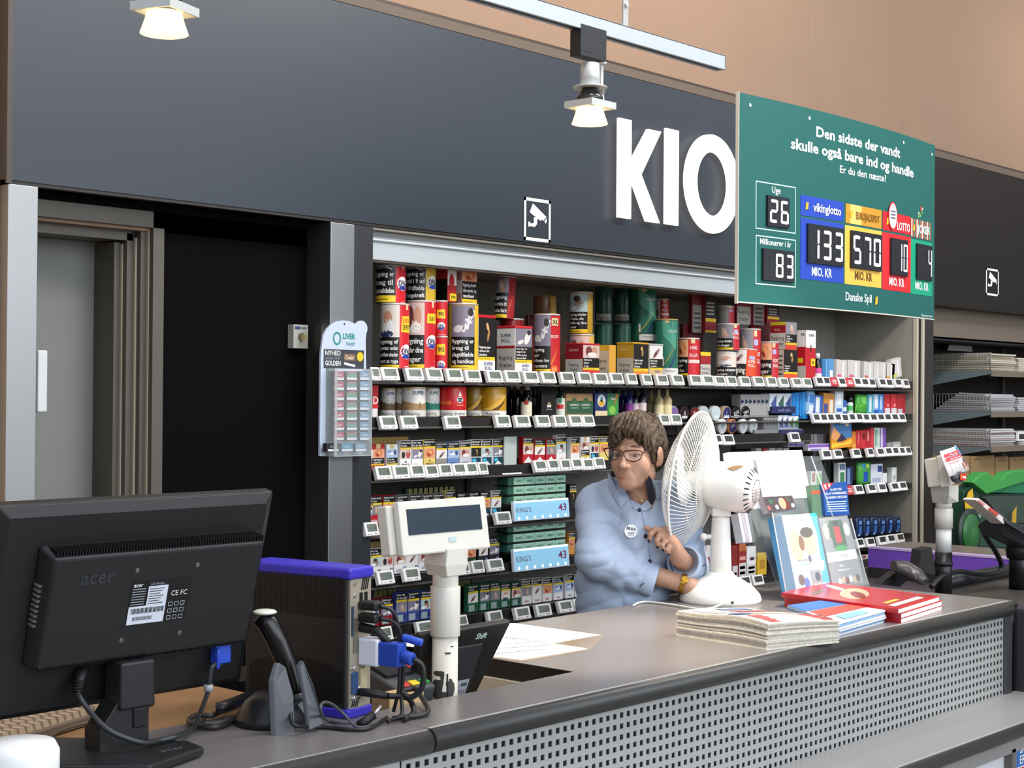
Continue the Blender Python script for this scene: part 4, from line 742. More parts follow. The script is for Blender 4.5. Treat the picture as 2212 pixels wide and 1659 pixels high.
for i, (a, c, Y_, yt) in enumerate(((1398, 1415, 4.05, 835), (1412, 1434, 3.99, 834), (1430, 1452, 3.97, 833))):
    bottle(a, c, yt, z2, Y_, 'clear yellowish bottle with red cap, %s of three' % ORD[i], 'b8a878', 'b02830', 'f2e4b0', .12, .34, .6, grp='red-capped clear bottles', lz=(.02, .36))
# ---- round snus cans
def snus(pc, py, Yc, col, face, lab, r=.034, zb=None, rings_=None, n=5, txt=None):
    p = onY(pc, py, Yc); z = zb+r
    t = thing('snus_can', lab, 'can', 'round snus cans standing on edge', loc=(p.x, Yc, z)); t.rotation_euler = (.12, 0, 0)
    b = B(); b.lathe([(r*.96, 0), (r, .003), (r, .021), (r*.96, .024)], (0, .024, 0), mat(col, .35), (0, -1, 0), n=28); b.obj('body', t)
    b = B(); b.map = flat((0, -.0004, 0), (1, 0, 0), (0, 0, 1), (0, -1, 0)); b.ell(0, 0, r*.86, r*.86, mat(face, .35), .0004, 28)
    if rings_: b.rect(-r*.6, -r*.6, r*.6, -r*.25, mat(rings_), .0008)
    if txt: b.text(txt, 0, -r*.1, r*.5, mat('e8e6e0' if face not in ('f0f2f2',) else '5ab0b0'), .001, w=r*1.2, rot=.3)
    b.obj('lid', t)
    for k in range(n if n < 2 else 2):
        pass
    return t
for i, (zx, col, face, rg_, tx) in enumerate(((232, 'a8a4b8', '8a6aa8', None, None), (385, '2a1a1c', '2a1618', 'e0e0e0', 'G'), (525, '1c1a1a', '7a2028', None, 'R'), (660, 'c8d0d4', 'c8d4d4', 'f0f0f0', None), (830, 'dfe6e6', 'd4e8ec', 'f4f4f4', 'Nord'), (975, 'b89a80', '28346a', 'e4e4e8', '/'), (1115, '141414', '141414', 'f0f0f0', 'FLUX'), (1245, '141414', '141414', 'f0f0f0', 'TEN'))):
    x = 1420+zx*.1537
    snus(x, 890, 3.955, col, face, '%s can on edge, %s in the upper snus row' % (('purple-faced', 'black and white G', 'black and dark red', 'pale grey', 'white and teal', 'navy-faced', 'black FLUX', 'black TEN')[i], ORD[i]), zb=1.492, rings_=rg_, txt=tx)
    for k in range(3): o = snus(x-3, 890, 3.985+.027*k, col, face, '%s can queued as %s behind %s front can, upper row' % (('purple', 'dark', 'black', 'grey', 'white', 'navy', 'black', 'black')[i], ORD[k], ORD[i]), zb=1.492)
for i, (zx, col, face, tx) in enumerate(((920, 'f0eeee', 'f0f2f2', 'ED'), (1060, 'e08a50', '24285a', 'ON'), (1215, 'eceeee', 'f0f2f2', 'x'), (1355, 'eceeee', 'f0f2f2', 'x'))):
    x = 1420+zx*.1537
    snus(x, 925, 3.955, col, face, '%s can on edge, %s in the lower snus row' % (('white and red', 'orange-rimmed navy', 'white teal-print', 'white')[i], ORD[i]), zb=1.432, txt=tx)
    for k in range(2): snus(x-3, 925, 3.985+.027*k, col, face, '%s can queued as %s behind %s front can, lower row' % (('red', 'orange', 'white', 'white')[i], ORD[k], ORD[i]), zb=1.432)
for i in range(5):
    snus(1432+8*i, 925, 3.98, '3c3636', '2a2424', 'dark can on edge under the tag shelf, %s beside the fan cage' % ORD[i], zb=1.432)
# nordic boxes, grey sides with arrow marks
def npack(px0, px1, y0, y1, zb, col, lab, arrow, Y=3.96):
    p = onY(px0, y0, Y); q = onY(px1, y0, Y); w = q.x-p.x; h = p.z-zb
    t = thing('nicotine_box', lab, 'box', 'white and grey pouch boxes', loc=(p.x, Y, zb))
    b = B(); b.box((0, 0, 0), (w, .05, h), mat(col, .4)); b.obj('box', t, .001, 1)
    b = B(); b.map = flat((0, 0, 0), (1, 0, 0), (0, 0, 1), (0, -1, 0))
    if arrow == 'side': b.poly([(w*.1, h*.78), (w*.95, h*.66), (w*.1, h*.54)], mat('1c2c4c'), .0008)
    else: b.poly([(w*.92, h*.9), (w*.1, h*.4), (w*.92, h*.1)], mat(arrow), .0008); b.rect(w*.1, h*.1, w*.9, h*.3, mat('8a94c0'), .0007)
    b.obj('print', t)
for i in range(7): npack(1600+8.8*i, 1608.8+8.8*i, 852, 888, 1.515, 'a8a6a4', 'grey carton side with dark arrow, %s in the upper pouch stack' % ORD[i], 'side')
for i, c in enumerate(('4a5a9a', '3a6a5a', '34508a')): npack(1663+15.8*i, 1678+15.8*i, 850, 878, 1.535, 'dfe4ea', 'white pouch box with big arrow, %s in the upper group' % ORD[i], c, 3.95)
for i in range(5): npack(1650+6.2*i, 1656+6.2*i, 897, 938, 1.432, 'a8a6a4', 'grey carton side with dark arrow, %s in the lower pouch stack' % ORD[i], 'side')
for i, (c, base) in enumerate((('4a5a9a', 'eef0f4'), ('4a5a9a', 'eef0f4'), ('4a9a4a', 'eef0f0'), ('5ab060', 'eef0f0'))): npack(1682+11*i, 1692+11*i, 897+2*(i > 1), 925, 1.45, base, 'white pouch box with %s arrow, %s in the lower group' % (('blue', 'blue', 'green', 'green')[i], ORD[i]), c, 3.95)
for k, (x0, x1, y0, y1) in enumerate(((1668, 1719, 878, 893), (1686, 1736, 928, 939))):
    p = onY(x0, y1, 3.935); q = onY(x1, y0, 3.935); w = q.x-p.x; h = q.z-p.z
    t = thing('shelf_strip', 'navy strip reading nordic spirit under the %s pouch boxes' % ('upper', 'lower')[k], 'strip', loc=(p.x, 3.935, p.z)); b = B(); b.box((0, 0, 0), (w, .012, h), mat('2a2f5c', .4)); b.obj('plate', t)
    b = B(); b.map = flat((0, 0, 0), (1, 0, 0), (0, 0, 1), (0, -1, 0)); b.text('nordic spirit', w*.5, h*.25, h*.5, mat('a8a8cc'), .0014, w=w*.85, bold=0); b.obj('lettering', t)
b = B(); b.box((5.9, 3.955, 1.507), (6.5, 4.2, 1.515), mat('8a8c8c', .3)); b.box((6.08, 3.945, 1.432), (6.5, 3.95, 1.45), mat('8a8c8c', .3)); tag(b.obj('pouch_tray'), 'thin grey plastic tray carrying the upper pouch boxes', 'tray')
for i in range(5): pk(1711+7.6*i, 1718.6+7.6*i, 849-i, 1.43, 3.955, 'bright blue tall packet, %s next to the pouch boxes' % ORD[i], ('1a78c0', '1f88d8', '1668b0', '2a94e0', '1a7ad0')[i], [(.3, .1, .6, .9, '2aa0e8')], yb=905, d=.06)
# right second shelf
z = 1.52
for (a, c, yt, base, bands, lab, rt) in (
 (1737, 1757, 839, '8ab4dc', [(0, .5, 1, .8, '3a78c0'), (.1, .05, .9, .4, 'e8eef4')], 'pale blue gum bag leaning above the bright blue packets', .12), (1759, 1777, 852, '3a6ab8', [(.1, .1, .6, .9, 'e8eef4')], 'blue and white gum packet, left of the orange one', .08),
 (1779, 1801, 848, 'd8903c', [(0, 0, .4, .5, '4a5aa0'), (.55, .1, .9, .7, 'f4e8d8')], 'orange and violet gum packet', .05), (1804, 1822, 844, 'cfe0ec', [(.2, .1, .8, .25, '3a70c0'), (.2, .4, .7, .9, 'f6f8fa')], 'pale blue and white packet with blue seal', .02),
 (1821, 1829, 865, '3a70c8', [(0, .2, 1, .5, 'f0f4f8')], 'narrow blue packet below the white bottle cap', 0), (1846, 1872, 851, '4aa83a', [(.0, 0, .5, .45, '9ad040'), (.4, .5, .9, .9, '6ac858')], 'bright green mint bag', .04),
 (1874, 1886, 852, '4ab0b8', [(.3, .1, .7, .9, 'e4f0f0')], 'teal and white narrow packet', .02), (1887, 1898, 851, '9ac4e8', [(.2, .3, .8, .9, 'f4f8fc'), (0, 0, 1, .2, '2a60c0')], 'white and blue packet with blue foot', 0),
 (1899, 1909, 851, '4a90dc', [(.2, .2, .6, .9, 'cfe4f8')], 'mid blue shiny packet', 0), (1911, 1923, 851, 'cf2c34', [(0, 0, 1, .28, 'e8e4e4'), (.4, .35, .8, .5, 'e89098')], 'red mint box, leftmost of the three red ones', 0),
 (1925, 1937, 851, 'd83038', [(0, 0, 1, .28, 'e8e4e4'), (.4, .35, .8, .5, 'e89098')], 'red mint box, middle of the three red ones', 0), (1939, 1956, 851, 'b82830', [(0, 0, .6, .24, 'd0ccd0')], 'darker red mint box, rightmost of the three red ones', 0)):
    pk(a, c, yt, z, 3.955, lab, base, bands, rot=rt, bul=.012 if 'bag' in lab else 0)
bottle(1828, 1843, 858, z, 3.96, 'small green and white chewing gum jar with black cap', 'e4eee4', '1c1a1a', '4ab868', .3, .85, .7, lz=(.2, .5), name='gum_jar', r_=.3)
# right third shelf
z = 1.341
for i in range(4): pk(1702+19*i, 1719+19*i, 955, 1.35, 4.02, 'purple and white flat carton, %s in the purple group' % ORD[i], ('c8c4cc', 'b8b4b8', '9a7ac8', 'd0ccd4')[i], [(0, .3, 1, .6, '8a5ac8')], 'carton', 'box', yb=966)
for i in range(5): pk(1750+8.4*i, 1757+8.4*i, 938, z, 3.99, 'clear plastic packet with grey content, %s behind the orange card' % ORD[i], ('8a8888', '9a9898', '807e80', 'a09ea2', '8e8c8e')[i])
pk(1746, 1792, 960, z, 3.945, 'long white and purple carton lying left of the orange card', 'ece8ee', [(0, .5, 1, .95, '8a5ac0'), (.1, .1, .6, .3, '9a80c0')], 'carton', 'box')
p = onY(1796, 968, 3.93); q = onY(1840, 920, 3.93)
t = thing('display_card', 'tilted orange and blue advertising card on the right third shelf', 'card', loc=(p.x, 3.93, z+.004)); t.rotation_euler = (0, -.05, 0); w = q.x-p.x; h = .135
b = B(); b.box((0, 0, 0), (w, .006, h), mat('e89a2c', .3)); b.obj('card', t)
b = B(); b.map = flat((0, 0, 0), (1, 0, 0), (0, 0, 1), (0, -1, 0)); b.poly([(0, h*.4), (w*.5, h*.3), (w, h*.36), (w, h*.85), (w*.5, h), (0, h*.9)], mat('4a7ab0'), .0008); b.poly([(w*.25, h*.25), (w*.5, h*.55), (w*.75, h*.3), (w*.5, h*.24)], mat('3a2a4a'), .0012); b.poly([(w*.1, h*.85), (w*.45, h*.5), (w*.6, h*.45), (w*.2, h*.3), (0, h*.4)], mat('e8a060'), .001); b.ell(w*.78, h*.86, w*.1, h*.08, mat('e8c0a0'), .0014)
b.poly([(0, h*.04), (w, h*.12), (w, h*.3), (w*.6, h*.18), (0, h*.22)], mat('f4c83c'), .0014); b.obj('print', t)
for (a, c, yt, base, bands, lab) in ((1841, 1849, 932, 'e88a30', [(0, 0, 1, .3, 'f0b050')], 'orange narrow packet left of the red ones'), (1850, 1860, 930, 'cc2a34', [(.3, .3, .6, .9, 'e87070')], 'first tall red packet on the right third shelf'), (1861, 1871, 929, 'd8343c', [(.2, .5, .8, .8, '7a1820')], 'second tall red packet on the right third shelf'), (1872, 1880, 928, 'c02630', [(.2, .4, .6, .9, 'f0a0a0')], 'third tall red packet on the right third shelf'), (1881, 1888, 925, 'd8303a', [(.2, .1, .5, .9, 'e86060')], 'fourth tall red packet on the right third shelf'), (1889, 1901, 924, 'd4e0d8', [(.1, .1, .5, .9, '8ab8a0')], 'white and pale green packet beside the red ones'), (1902, 1914, 924, '8458b8', [(.0, 0, .4, 1, 'd8d0e4')], 'purple and white packet at the shelf end'), (1917, 1926, 957, '9a9c98', [], 'small grey plastic box near the shelf end'), (1929, 1946, 955, 'b0b0ac', [(.1, .2, .9, .4, 'e8e8e4')], 'wide clear plastic box near the shelf end')):
    pk(a, c, yt, z, 3.955, lab, base, bands)
# right fourth shelf
z = 1.153
for i in range(6): pk(1762+9*i, 1769+9*i, 992, z, 4.0, 'dark narrow packet, %s behind the white and green one' % ORD[i], '1c1f1c', [(.1, .1, .3, .9, '3a3e3a')])
for (a, c, yt, base, bands, lab, bul) in ((1752, 1776, 1018, 'dfe4da', [(.5, .2, .95, .8, '7ab860'), (.1, .4, .35, .9, 'b87a5a')], 'white packet with green leaf above the blue card', 0), (1812, 1827, 1000, 'dfe6e2', [(.2, .2, .8, .6, '4a8a5a'), (.1, .7, .9, .95, '6a7a90')], 'white and green packet on the right fourth shelf', 0), (1827, 1842, 1008, '2c3c6c', [(.2, .1, .6, .9, '8aa0c8')], 'navy packet right of the white and green one', 0),
 (1850, 1880, 1000, '4aa040', [(.2, .15, .8, .6, '2a5ab0'), (.1, .75, .5, .95, '3a90c8'), (.55, .78, .9, .92, 'c8e850')], 'bright green blister pack with blue battery shape', .014), (1882, 1907, 1003, 'dfe2ea', [(.55, .6, .95, .9, '3a4a8a'), (.1, .1, .8, .3, 'b0b8d0')], 'white carton with navy disc', 0), (1908, 1916, 1022, 'f0f0ee', [], 'small white tube packet', 0), (1927, 1937, 1010, 'e4e6e2', [(.2, .2, .8, .5, 'b8c0b8')], 'small clear packet at the end of the fourth shelf', 0)):
    pk(a, c, yt, z, 3.955, lab, base, bands, bul=bul)
# blue bags
for i in range(6):
    t = pk(1846+16.5*i, 1862+16.5*i, 1116+(i % 2), .883, 3.955, 'crinkled dark blue shiny bag, %s on the right fifth shelf' % ORD[i], '16284c', [(.2, .2, .8, .55, '3a6ab8'), (.3, .62, .8, .8, '6a94d0'), (.1, .1, .5, .18, 'a0c0e8')], 'crinkled_bag', 'bag', 'crinkled dark blue bags', bul=.012)
pk(1860, 1880, 1200, .768, 3.955, 'white packet with red dots low on the right', 'e8e4e0', [(.15, .3, .5, .8, 'd04030')])
for i in range(2): pk(1881+10*i, 1890+10*i, 1196, .768, 3.955, 'pale blue bag, %s low on the right' % ORD[i], '5a9ac8', [(.2, .3, .8, .7, 'b8dcf0')], bul=.01)
# goods behind the fan post
z = .768
for (a, c, yt, base, bands, lab) in ((1582, 1594, 1180, '8a2a2a', [(0, 0, 1, .4, 'd8d4d0'), (.2, .12, .8, .2, '6a6a68')], 'dark red pouch with grey warning just right of the fan post'), (1596, 1612, 1172, '93302c', [(0, .75, 1, .95, 'b86a3a'), (0, 0, 1, .42, 'd4d0cc'), (.15, .25, .85, .33, '6a6a68'), (.15, .1, .85, .18, '6a6a68'), (.1, .5, .9, .6, 'e0a090')], 'brown-red pouch behind the brochure holder'), (1614, 1633, 1182, 'efece8', [(.3, .55, .8, .65, '2a2a2a'), (0, 0, 1, .42, 'd4d0cc'), (.15, .12, .85, .2, '6a6a68'), (.15, .26, .85, .34, '6a6a68')], 'white pouch with dark crescent behind the brochure holder'), (1637, 1656, 1196, 'e0b82c', [(.2, .3, .8, .7, 'b8882a')], 'yellow pouch seen through the clear holder'),
 (1440, 1452, 1212, 'e4dcdc', [(.1, .2, .9, .4, 'b86a70')], 'pale pouch low behind the fan cage'), (1510, 1524, 1182, 'e8d4d4', [(.1, .5, .9, .7, 'c05a60'), (0, 0, 1, .35, 'd0ccc8')], 'white and red pouch left of the fan post'), (1526, 1541, 1180, 'e4dcdc', [(.1, .5, .9, .7, 'b04a50'), (0, 0, 1, .35, 'd0ccc8')], 'second white and red pouch left of the fan post')):
    pk(a, c, yt, z, 3.95, lab, base, bands, 'tobacco_pouch', 'pouch', 'tobacco pouches low on the shelf')
for i in range(6): pk(1590+13*i, 1601+13*i, 1098+i, 1.143, 3.96, 'pale grey carton, %s on the shelf behind the fan motor' % ORD[i], ('b8b4ae', 'c8c4c0', '9a9690', 'd8d4d0', 'a8a4a0', 'b83a40')[i], [(.1, .6, .9, .8, '6a6864')])
for i in range(5): pk(1633+15*i, 1645+15*i, 968, 1.36, 3.99, 'small clear box, %s above the blank white sheets' % ORD[i], ('a8a6a4', '9a2a30', 'b8b6b4', 'a4a2a0', 'b0aeac')[i], [(.2, .3, .8, .6, 'd0cecc')], yb=984)
# ================================================================ things on the counter
pb = mat('151515', .5); pb2 = mat('1d1e1f', .42); blk = mat('101012', .35)
def M3(o, x, y, z):
    m = Matrix.Identity(4)
    for i in range(3): m[i][0] = x[i]; m[i][1] = y[i]; m[i][2] = z[i]; m[i][3] = o[i]
    return m
# ---- monitor seen from behind
BR = at(530, 1475, 3.036); TR = at(600, 1065, 2.97); XL = 1.326; XR = 1.908
up = (TR-BR); up.x = 0; MH = up.length; up.normalize(); nb = Vector((0, -up.z, up.y)).normalized()   # nb points to the shopper
if nb.y > 0: nb = -nb
MW = XR-XL
mon = thing('computer_monitor', 'large black monitor seen from behind at the left end of the counter', 'monitor', loc=(0, 0, 0))
T = M3(Vector((XL, BR.y, BR.z)), Vector((1, 0, 0)), up, nb)     # local: x width, y up, z towards shopper
b = B(); b.T = T
b.box((0, 0, -.035), (MW, MH, -.012), pb); b.rings([[(.0, 0, -.012), (MW, 0, -.012), (MW, MH, -.012), (0, MH, -.012)], [(.02, .015, .0), (MW-.02, .015, 0), (MW-.02, MH-.02, 0), (.02, MH-.02, 0)]], pb, True, False)
b.obj('bezel', mon, .003)
b = B(); b.T = T; b.box((.012, .012, -.037), (MW-.012, MH-.012, -.035), mat('0a0c12', .1)); b.obj('screen', mon)
hx0, hx1, hy0, hy1, hz = .092, MW-.045, .108, MH-.082, .04
b = B(); b.T = T; b.rings([[(hx0-.012, hy0-.004, 0), (hx1+.012, hy0-.004, 0), (hx1+.012, hy1+.012, 0), (hx0-.012, hy1+.012, 0)], [(hx0, hy0, hz), (hx1, hy0, hz), (hx1, hy1, hz), (hx0, hy1, hz)]], pb2, True, False)
o = b.obj('back_housing', mon, .006, 3)
b = B(); b.T = T
for i in range(74): x = hx0+.004+(hx1-hx0-.008)*i/73; b.box((x, hy1-.0005, hz-.003), (x+.0025, hy1+.011, .006), blk)
b.obj('vent_slots', mon); b = B(); b.T = T
for i in range(74): x = hx0+.004+(hx1-hx0-.008)*i/73; b.box((x, hy0-.004, hz-.004), (x+.0025, hy0+.0005, .006), blk)
b.obj('vent_slots', mon)
b = B(); b.T = T
for i in range(9): b.box((hx0-.012, .18+.009*i, .004), (hx0-.002, .184+.009*i, .02), mat('6a675e', .4))
b.obj('side_ribs', mon)
b = B(); b.T = T; b.map = lambda u, v, d: Vector((u, v, hz+d))
b.text('acer', hx0+.088, hy1-.052, .028, mat('33353a', .3), .0008, bold=.03, w=.1); b.obj('logo', mon)
b = B(); b.T = T; b.map = lambda u, v, d: Vector((u, v, hz+d)); cx = (hx0+hx1)/2+.005; cy = (hy0+hy1)/2+.004
b.rect(cx-.068, cy-.042, cx+.062, cy+.042, mat('0c0d0f', .5), .0004); b.rect(cx-.066, cy-.040, cx+.012, cy-.006, mat('dfe4ee', .4), .0008); b.rect(cx-.03, cy-.006, cx+.012, cy+.03, mat('dfe4ee', .4), .0008)
for i in range(24): b.rect(cx-.06+.0029*i, cy-.02, cx-.0588+.0029*i+(.0007 if i % 3 else 0), cy-.010, BLK, .0012)
for i in range(16): b.rect(cx-.055+.0026*i, cy-.033, cx-.0538+.0026*i, cy-.026, BLK, .0012)
for i in range(7): b.rect(cx-.064, cy+.026-.0048*i, cx-.036, cy+.0275-.0048*i, mat('a8acb4'), .0012); b.rect(cx-.027, cy+.024-.0046*i, cx+.004-.004*(i % 3), cy+.0255-.0046*i, mat('3a3c44'), .0012)
b.text('acer', cx-.053, cy+.031, .008, WHT, .0012, bold=.02); b.text('LCD Monitor', cx-.012, cy+.032, .005, mat('9a9ca4'), .0012, w=.03)
b.text('CE FC', cx+.038, cy+.008, .010, WHT, .0012, w=.036, bold=0)
for i in range(3):
    for j in range(3): b.frame(cx+.018+.013*i, cy-.038+.013*j, cx+.027+.013*i, cy-.030+.013*j, .001, mat('b8bcc4'), .0012)
b.obj('rating_label', mon)
for x, y in ((cx-.06, cy+.092-.03), (cx+.07, cy+.092-.03), (cx-.07, cy-.088+.02), (cx+.055, cy-.088+.02)):
    b = B(); b.T = T; b.lathe([(.0048, 0), (.0042, .0015)], (x, y, hz-.0008), mat('8c8c8e', .25, .9), n=12); b.obj('screw', mon)
# stand
nk = onY(300, 1428, BR.y-.085); nx = nk.x; nz = nk.z
b = B(); b.box((nx-.036, BR.y-.085, nz-.085), (nx+.036, BR.y-.03, nz), pb2); b.obj('neck_cover', mon, .005)
b = B(); b.prism([(nx-.072, BR.y-.075, .965), (nx+.03, BR.y-.075, .965), (nx+.03, BR.y-.075, nz-.07), (nx-.036, BR.y-.075, nz-.07), (nx-.072, BR.y-.075, 1.005)], (0, .05, 0), pb); b.box((nx-.005, BR.y-.079, 1.0), (nx+.022, BR.y-.074, 1.035), blk); b.obj('neck', mon, .002)
b = B(); a1 = onZ(412, 1610, .965); a2 = onZ(350, 1655, .965); a3 = onZ(60, 1645, .965)
poly = [(1.36, 2.40), (1.43, 2.315), (a2.x-.02, a2.y+.005), (a1.x, a1.y-.04), (a1.x+.01, a1.y+.02), (a1.x-.06, a1.y+.12), (1.50, 2.56), (1.36, 2.52)]
b.prism([(x, y, .953) for x, y in poly], (0, 0, .016), pb2); b.map = flat((a1.x-.095, a1.y-.045, .969), (1, 0, 0), (.25, .95, 0)); b.text('acer', .035, .02, .022, mat('8a8c90', .3, .5), .0008, w=.07, bold=0); b.obj('base', mon, .004)
# blue video plug and mains lead of the monitor
pv = onY(470, 1395, BR.y-.02)
b = B(); b.box((pv.x-.018, pv.y-.02, pv.z-.032), (pv.x+.018, pv.y, pv.z+.02), mat('2a52c8', .4)); b.cyl((pv.x-.014, pv.y-.02, pv.z-.04), (pv.x-.014, pv.y-.02, pv.z+.0), .004, mat('2a52c8', .4)); b.obj('video_plug', mon, .003)
def cable(pts, r, name, lab, parent=None, c='17181a', n=8, cat='cable', grp=None, sub=6):
    P_ = [Vector(p) for p in pts]; out = []
    for i in range(len(P_)-1):
        p0 = P_[max(0, i-1)]; p1 = P_[i]; p2 = P_[i+1]; p3 = P_[min(len(P_)-1, i+2)]
        for k in range(sub):
            t = k/sub; out.append(.5*((2*p1)+(p2-p0)*t+(2*p0-5*p1+4*p2-p3)*t*t+(3*p1-p0-3*p2+p3)*t**3))
    out.append(P_[-1]); b = B(); b.tube(out, r, mat(c, .4), n); o = b.obj(name, parent)
    if lab: tag(o, lab, cat, grp)
    return o
YB = BR.y
cable([pv+Vector((0, -.01, -.035)), onY(458, 1440, YB-.04), onY(450, 1490, YB-.03), onY(440, 1520, YB-.02), onY(425, 1558, YB+.0), onZ(420, 1570, .96)], .0045, 'video_cable', 'black video cable hanging from the blue plug of the monitor', c='3a3c3e')
b = B(); q = onY(450, 1492, YB-.032); b.cyl(q, q+Vector((0, 0, .012)), .009, mat('a8aaac', .4)); b.obj('cable_clip', mon)
b = B(); q = onY(178, 1450, YB-.03); b.tube([onY(180, 1430, YB-.02), onY(172, 1470, YB-.035), onY(168, 1495, YB-.04)], [.014, .011, .008], pb, 8); 
for i in range(5): b.cyl(onY(171-i*1.0, 1468+7*i, YB-.038), onY(171-i*1.0, 1471+7*i, YB-.038), .012-.0006*i, pb, 8)
b.obj('mains_plug', mon)
cable([onY(167, 1495, YB-.04), onY(185, 1525, YB-.05), onY(225, 1570, YB-.09), onY(265, 1592, YB-.11), onY(310, 1605, YB-.12), onY(345, 1600, YB-.10), onZ(385, 1590, .975), onZ(420, 1572, .957), onZ(440, 1555, .956)], .0052, 'mains_cable', 'thick black mains cable looping in front of the monitor foot', c='2a2e30')
# ---- keyboard
kb = thing('keyboard', 'beige and grey till keyboard lying behind the foot of the monitor', 'keyboard')
k0 = onZ(28, 1598, .97); T = Matrix.Translation(Vector((1.50, 2.62, .946))) @ Matrix.Rotation(math.radians(20), 4, 'Z')
b = B(); b.T = T; b.box((-.05, -.05, 0), (.42, .125, .018), mat('6d5f50', .5)); b.obj('case', kb, .003)
for r_ in range(4):
    b = B(); b.T = T
    for i in range(20): b.rings([[(-.04+.0225*i, -.04+.036*r_, .018), (-.04+.0225*i+.019, -.04+.036*r_, .018), (-.04+.0225*i+.019, -.012+.036*r_, .018), (-.04+.0225*i, -.012+.036*r_, .018)], [(-.037+.0225*i, -.036+.036*r_, .03), (-.037+.0225*i+.013, -.036+.036*r_, .03), (-.037+.0225*i+.013, -.016+.036*r_, .03), (-.037+.0225*i, -.016+.036*r_, .03)]], mat('b09a80', .5), True, False)
    b.obj('key_row', kb)
# white rounded thing cut off by the frame
wq = onZ(0, 1700, .956); wq = Vector((1.385, 2.335, .952))
b = B(); b.lathe([(.0, 0), (.062, 0), (.066, .02), (.066, .05), (.058, .066), (.0, .07)], (wq.x-.02, wq.y-.01, .951), mat('f6f6f4', .5), n=28); tag(b.obj('paper_roll'), 'white paper roll cut off by the lower left picture corner', 'paper roll')
# ---- hand scanner in its stand
sc = thing('barcode_scanner', 'black curved hand scanner resting upright in a stand beside the computer', 'scanner')
Ys = 2.36
b = B(); b.tube([onY(560, 1330, Ys+.02), onY(578, 1345, Ys+.01), onY(600, 1385, Ys), onY(620, 1435, Ys-.01), onY(635, 1480, Ys-.02), onY(641, 1502, Ys-.025)], [.017, .021, .022, .021, .018, .016], mat('141110', .25), 14); b.obj('handle', sc)
b = B(); q = onY(572, 1322, Ys+.01); b.ball(q, (.024, .024, .006), mat('e8ead8', .3)); b.obj('scan_window', sc)
b = B(); b.tube([onY(641, 1500, Ys-.025), onY(645, 1518, Ys-.03)], [.019, .014], mat('3a3d3e', .35), 12); b.obj('tail_boot', sc)
st = thing('scanner_stand', 'dark grey curved stand with two upright fins holding the scanner', 'stand')
bc = onZ(600, 1570, CT)
b = B(); b.lathe([(.072, 0), (.070, .015), (.052, .045), (.03, .062), (.0, .066)], (bc.x+.012, bc.y+.035, CT), mat('1f2022', .35), n=28); b.obj('round_foot', st)
def fin(pts, th, c, nm):
    b = B(); b.prism(pts, (th*.6, -th*.8, 0), mat(c, .3)); b.obj(nm, st, .003)
fin([onY(583, 1590, 2.30), onY(625, 1590, 2.29), onY(622, 1500, 2.30), onY(605, 1440, 2.31), onY(590, 1430, 2.31), onY(578, 1470, 2.31)], .012, '5a5c60', 'left_fin')
fin([onY(660, 1578, 2.27), onY(690, 1565, 2.27), onY(668, 1480, 2.29), onY(645, 1425, 2.31), onY(636, 1440, 2.31), onY(650, 1500, 2.29)], .01, '3f4247', 'right_fin')
b = B(); b.prism([onY(625, 1585, 2.32), onY(662, 1578, 2.32), onY(655, 1500, 2.34), onY(632, 1505, 2.34)], (.01, .02, 0), mat('4c5055', .3)); b.obj('centre_plate', st, .002)
cable([onY(644, 1515, Ys-.03), onY(632, 1530, 2.30), onY(628, 1552, 2.28), onY(640, 1568, 2.26), onZ(690, 1570, .955), onZ(760, 1576, .955), onZ(800, 1572, .955), onZ(835, 1550, .955)], .004, 'scanner_cable', 'thin black cable running from the scanner tail along the counter')
cable([onZ(800, 1568, .957), onZ(770, 1570, .957), onY(740, 1540, 2.25), onY(715, 1520, 2.24), onY(697, 1518, 2.23), onY(693, 1535, 2.22), onZ(705, 1555, .957), onZ(740, 1562, .956), onZ(790, 1560, .956)], .003, 'thin_cable', 'thin grey cable standing up in a loop before the computer', c='4a4d50')
b = B(); b.cyl(onY(777, 1566, 2.235), onY(806, 1545, 2.235), .009, pb, 12); b.cyl(onY(806, 1545, 2.235), onY(823, 1525, 2.235), .0035, mat('c8c8c8', .3, .8), 8); tag(b.obj('cable_coupling'), 'black cable coupling with metal tip lying below the computer', 'cable')
# ---- small computer
pc = thing('desktop_computer', 'slim black upright computer with violet blue caps and open rear ports', 'computer', loc=(2.074, 2.30, CT)); pc.rotation_euler = (0, 0, math.radians(10))
hb, w, dd = .302, .078, .27
b = B(); b.box((0, .004, .018), (w, dd, hb-.022), mat('1b1a19', .5)); b.obj('chassis', pc, .004)
viol = mat('3a2fb8', .4)
b = B(); b.box((-.002, -.006, hb-.024), (w+.002, dd+.004, hb), viol); b.obj('top_cap', pc, .007, 3)
b = B(); b.box((-.002, -.004, 0), (w+.002, dd+.004, .02), viol); b.obj('bottom_cap', pc, .005, 3)
b = B(); b.box((.006, -.001, .02), (w-.004, .006, hb-.024), mat('b5ab98', .4, .4)); 
for x, z in ((.02, .27), (.02, .245), (.012, .10), (.055, .10), (.012, .04), (.06, .045)): b.lathe([(.005, 0), (.004, .002)], (x, -.001, z), mat('c8c4bc', .3, .9), (0, -1, 0), 10)
for i in range(4): b.add([(.04+.006*i, -.0015, .255), (.044+.006*i, -.0015, .255), (.052+.006*i, -.0015, .285), (.048+.006*i, -.0015, .285)], [(0, 1, 2, 3)], blk)
for i in range(4): b.add([(.01+.006*i, -.0015, .022), (.014+.006*i, -.0015, .022), (.022+.006*i, -.0015, .04), (.018+.006*i, -.0015, .04)], [(0, 1, 2, 3)], blk)
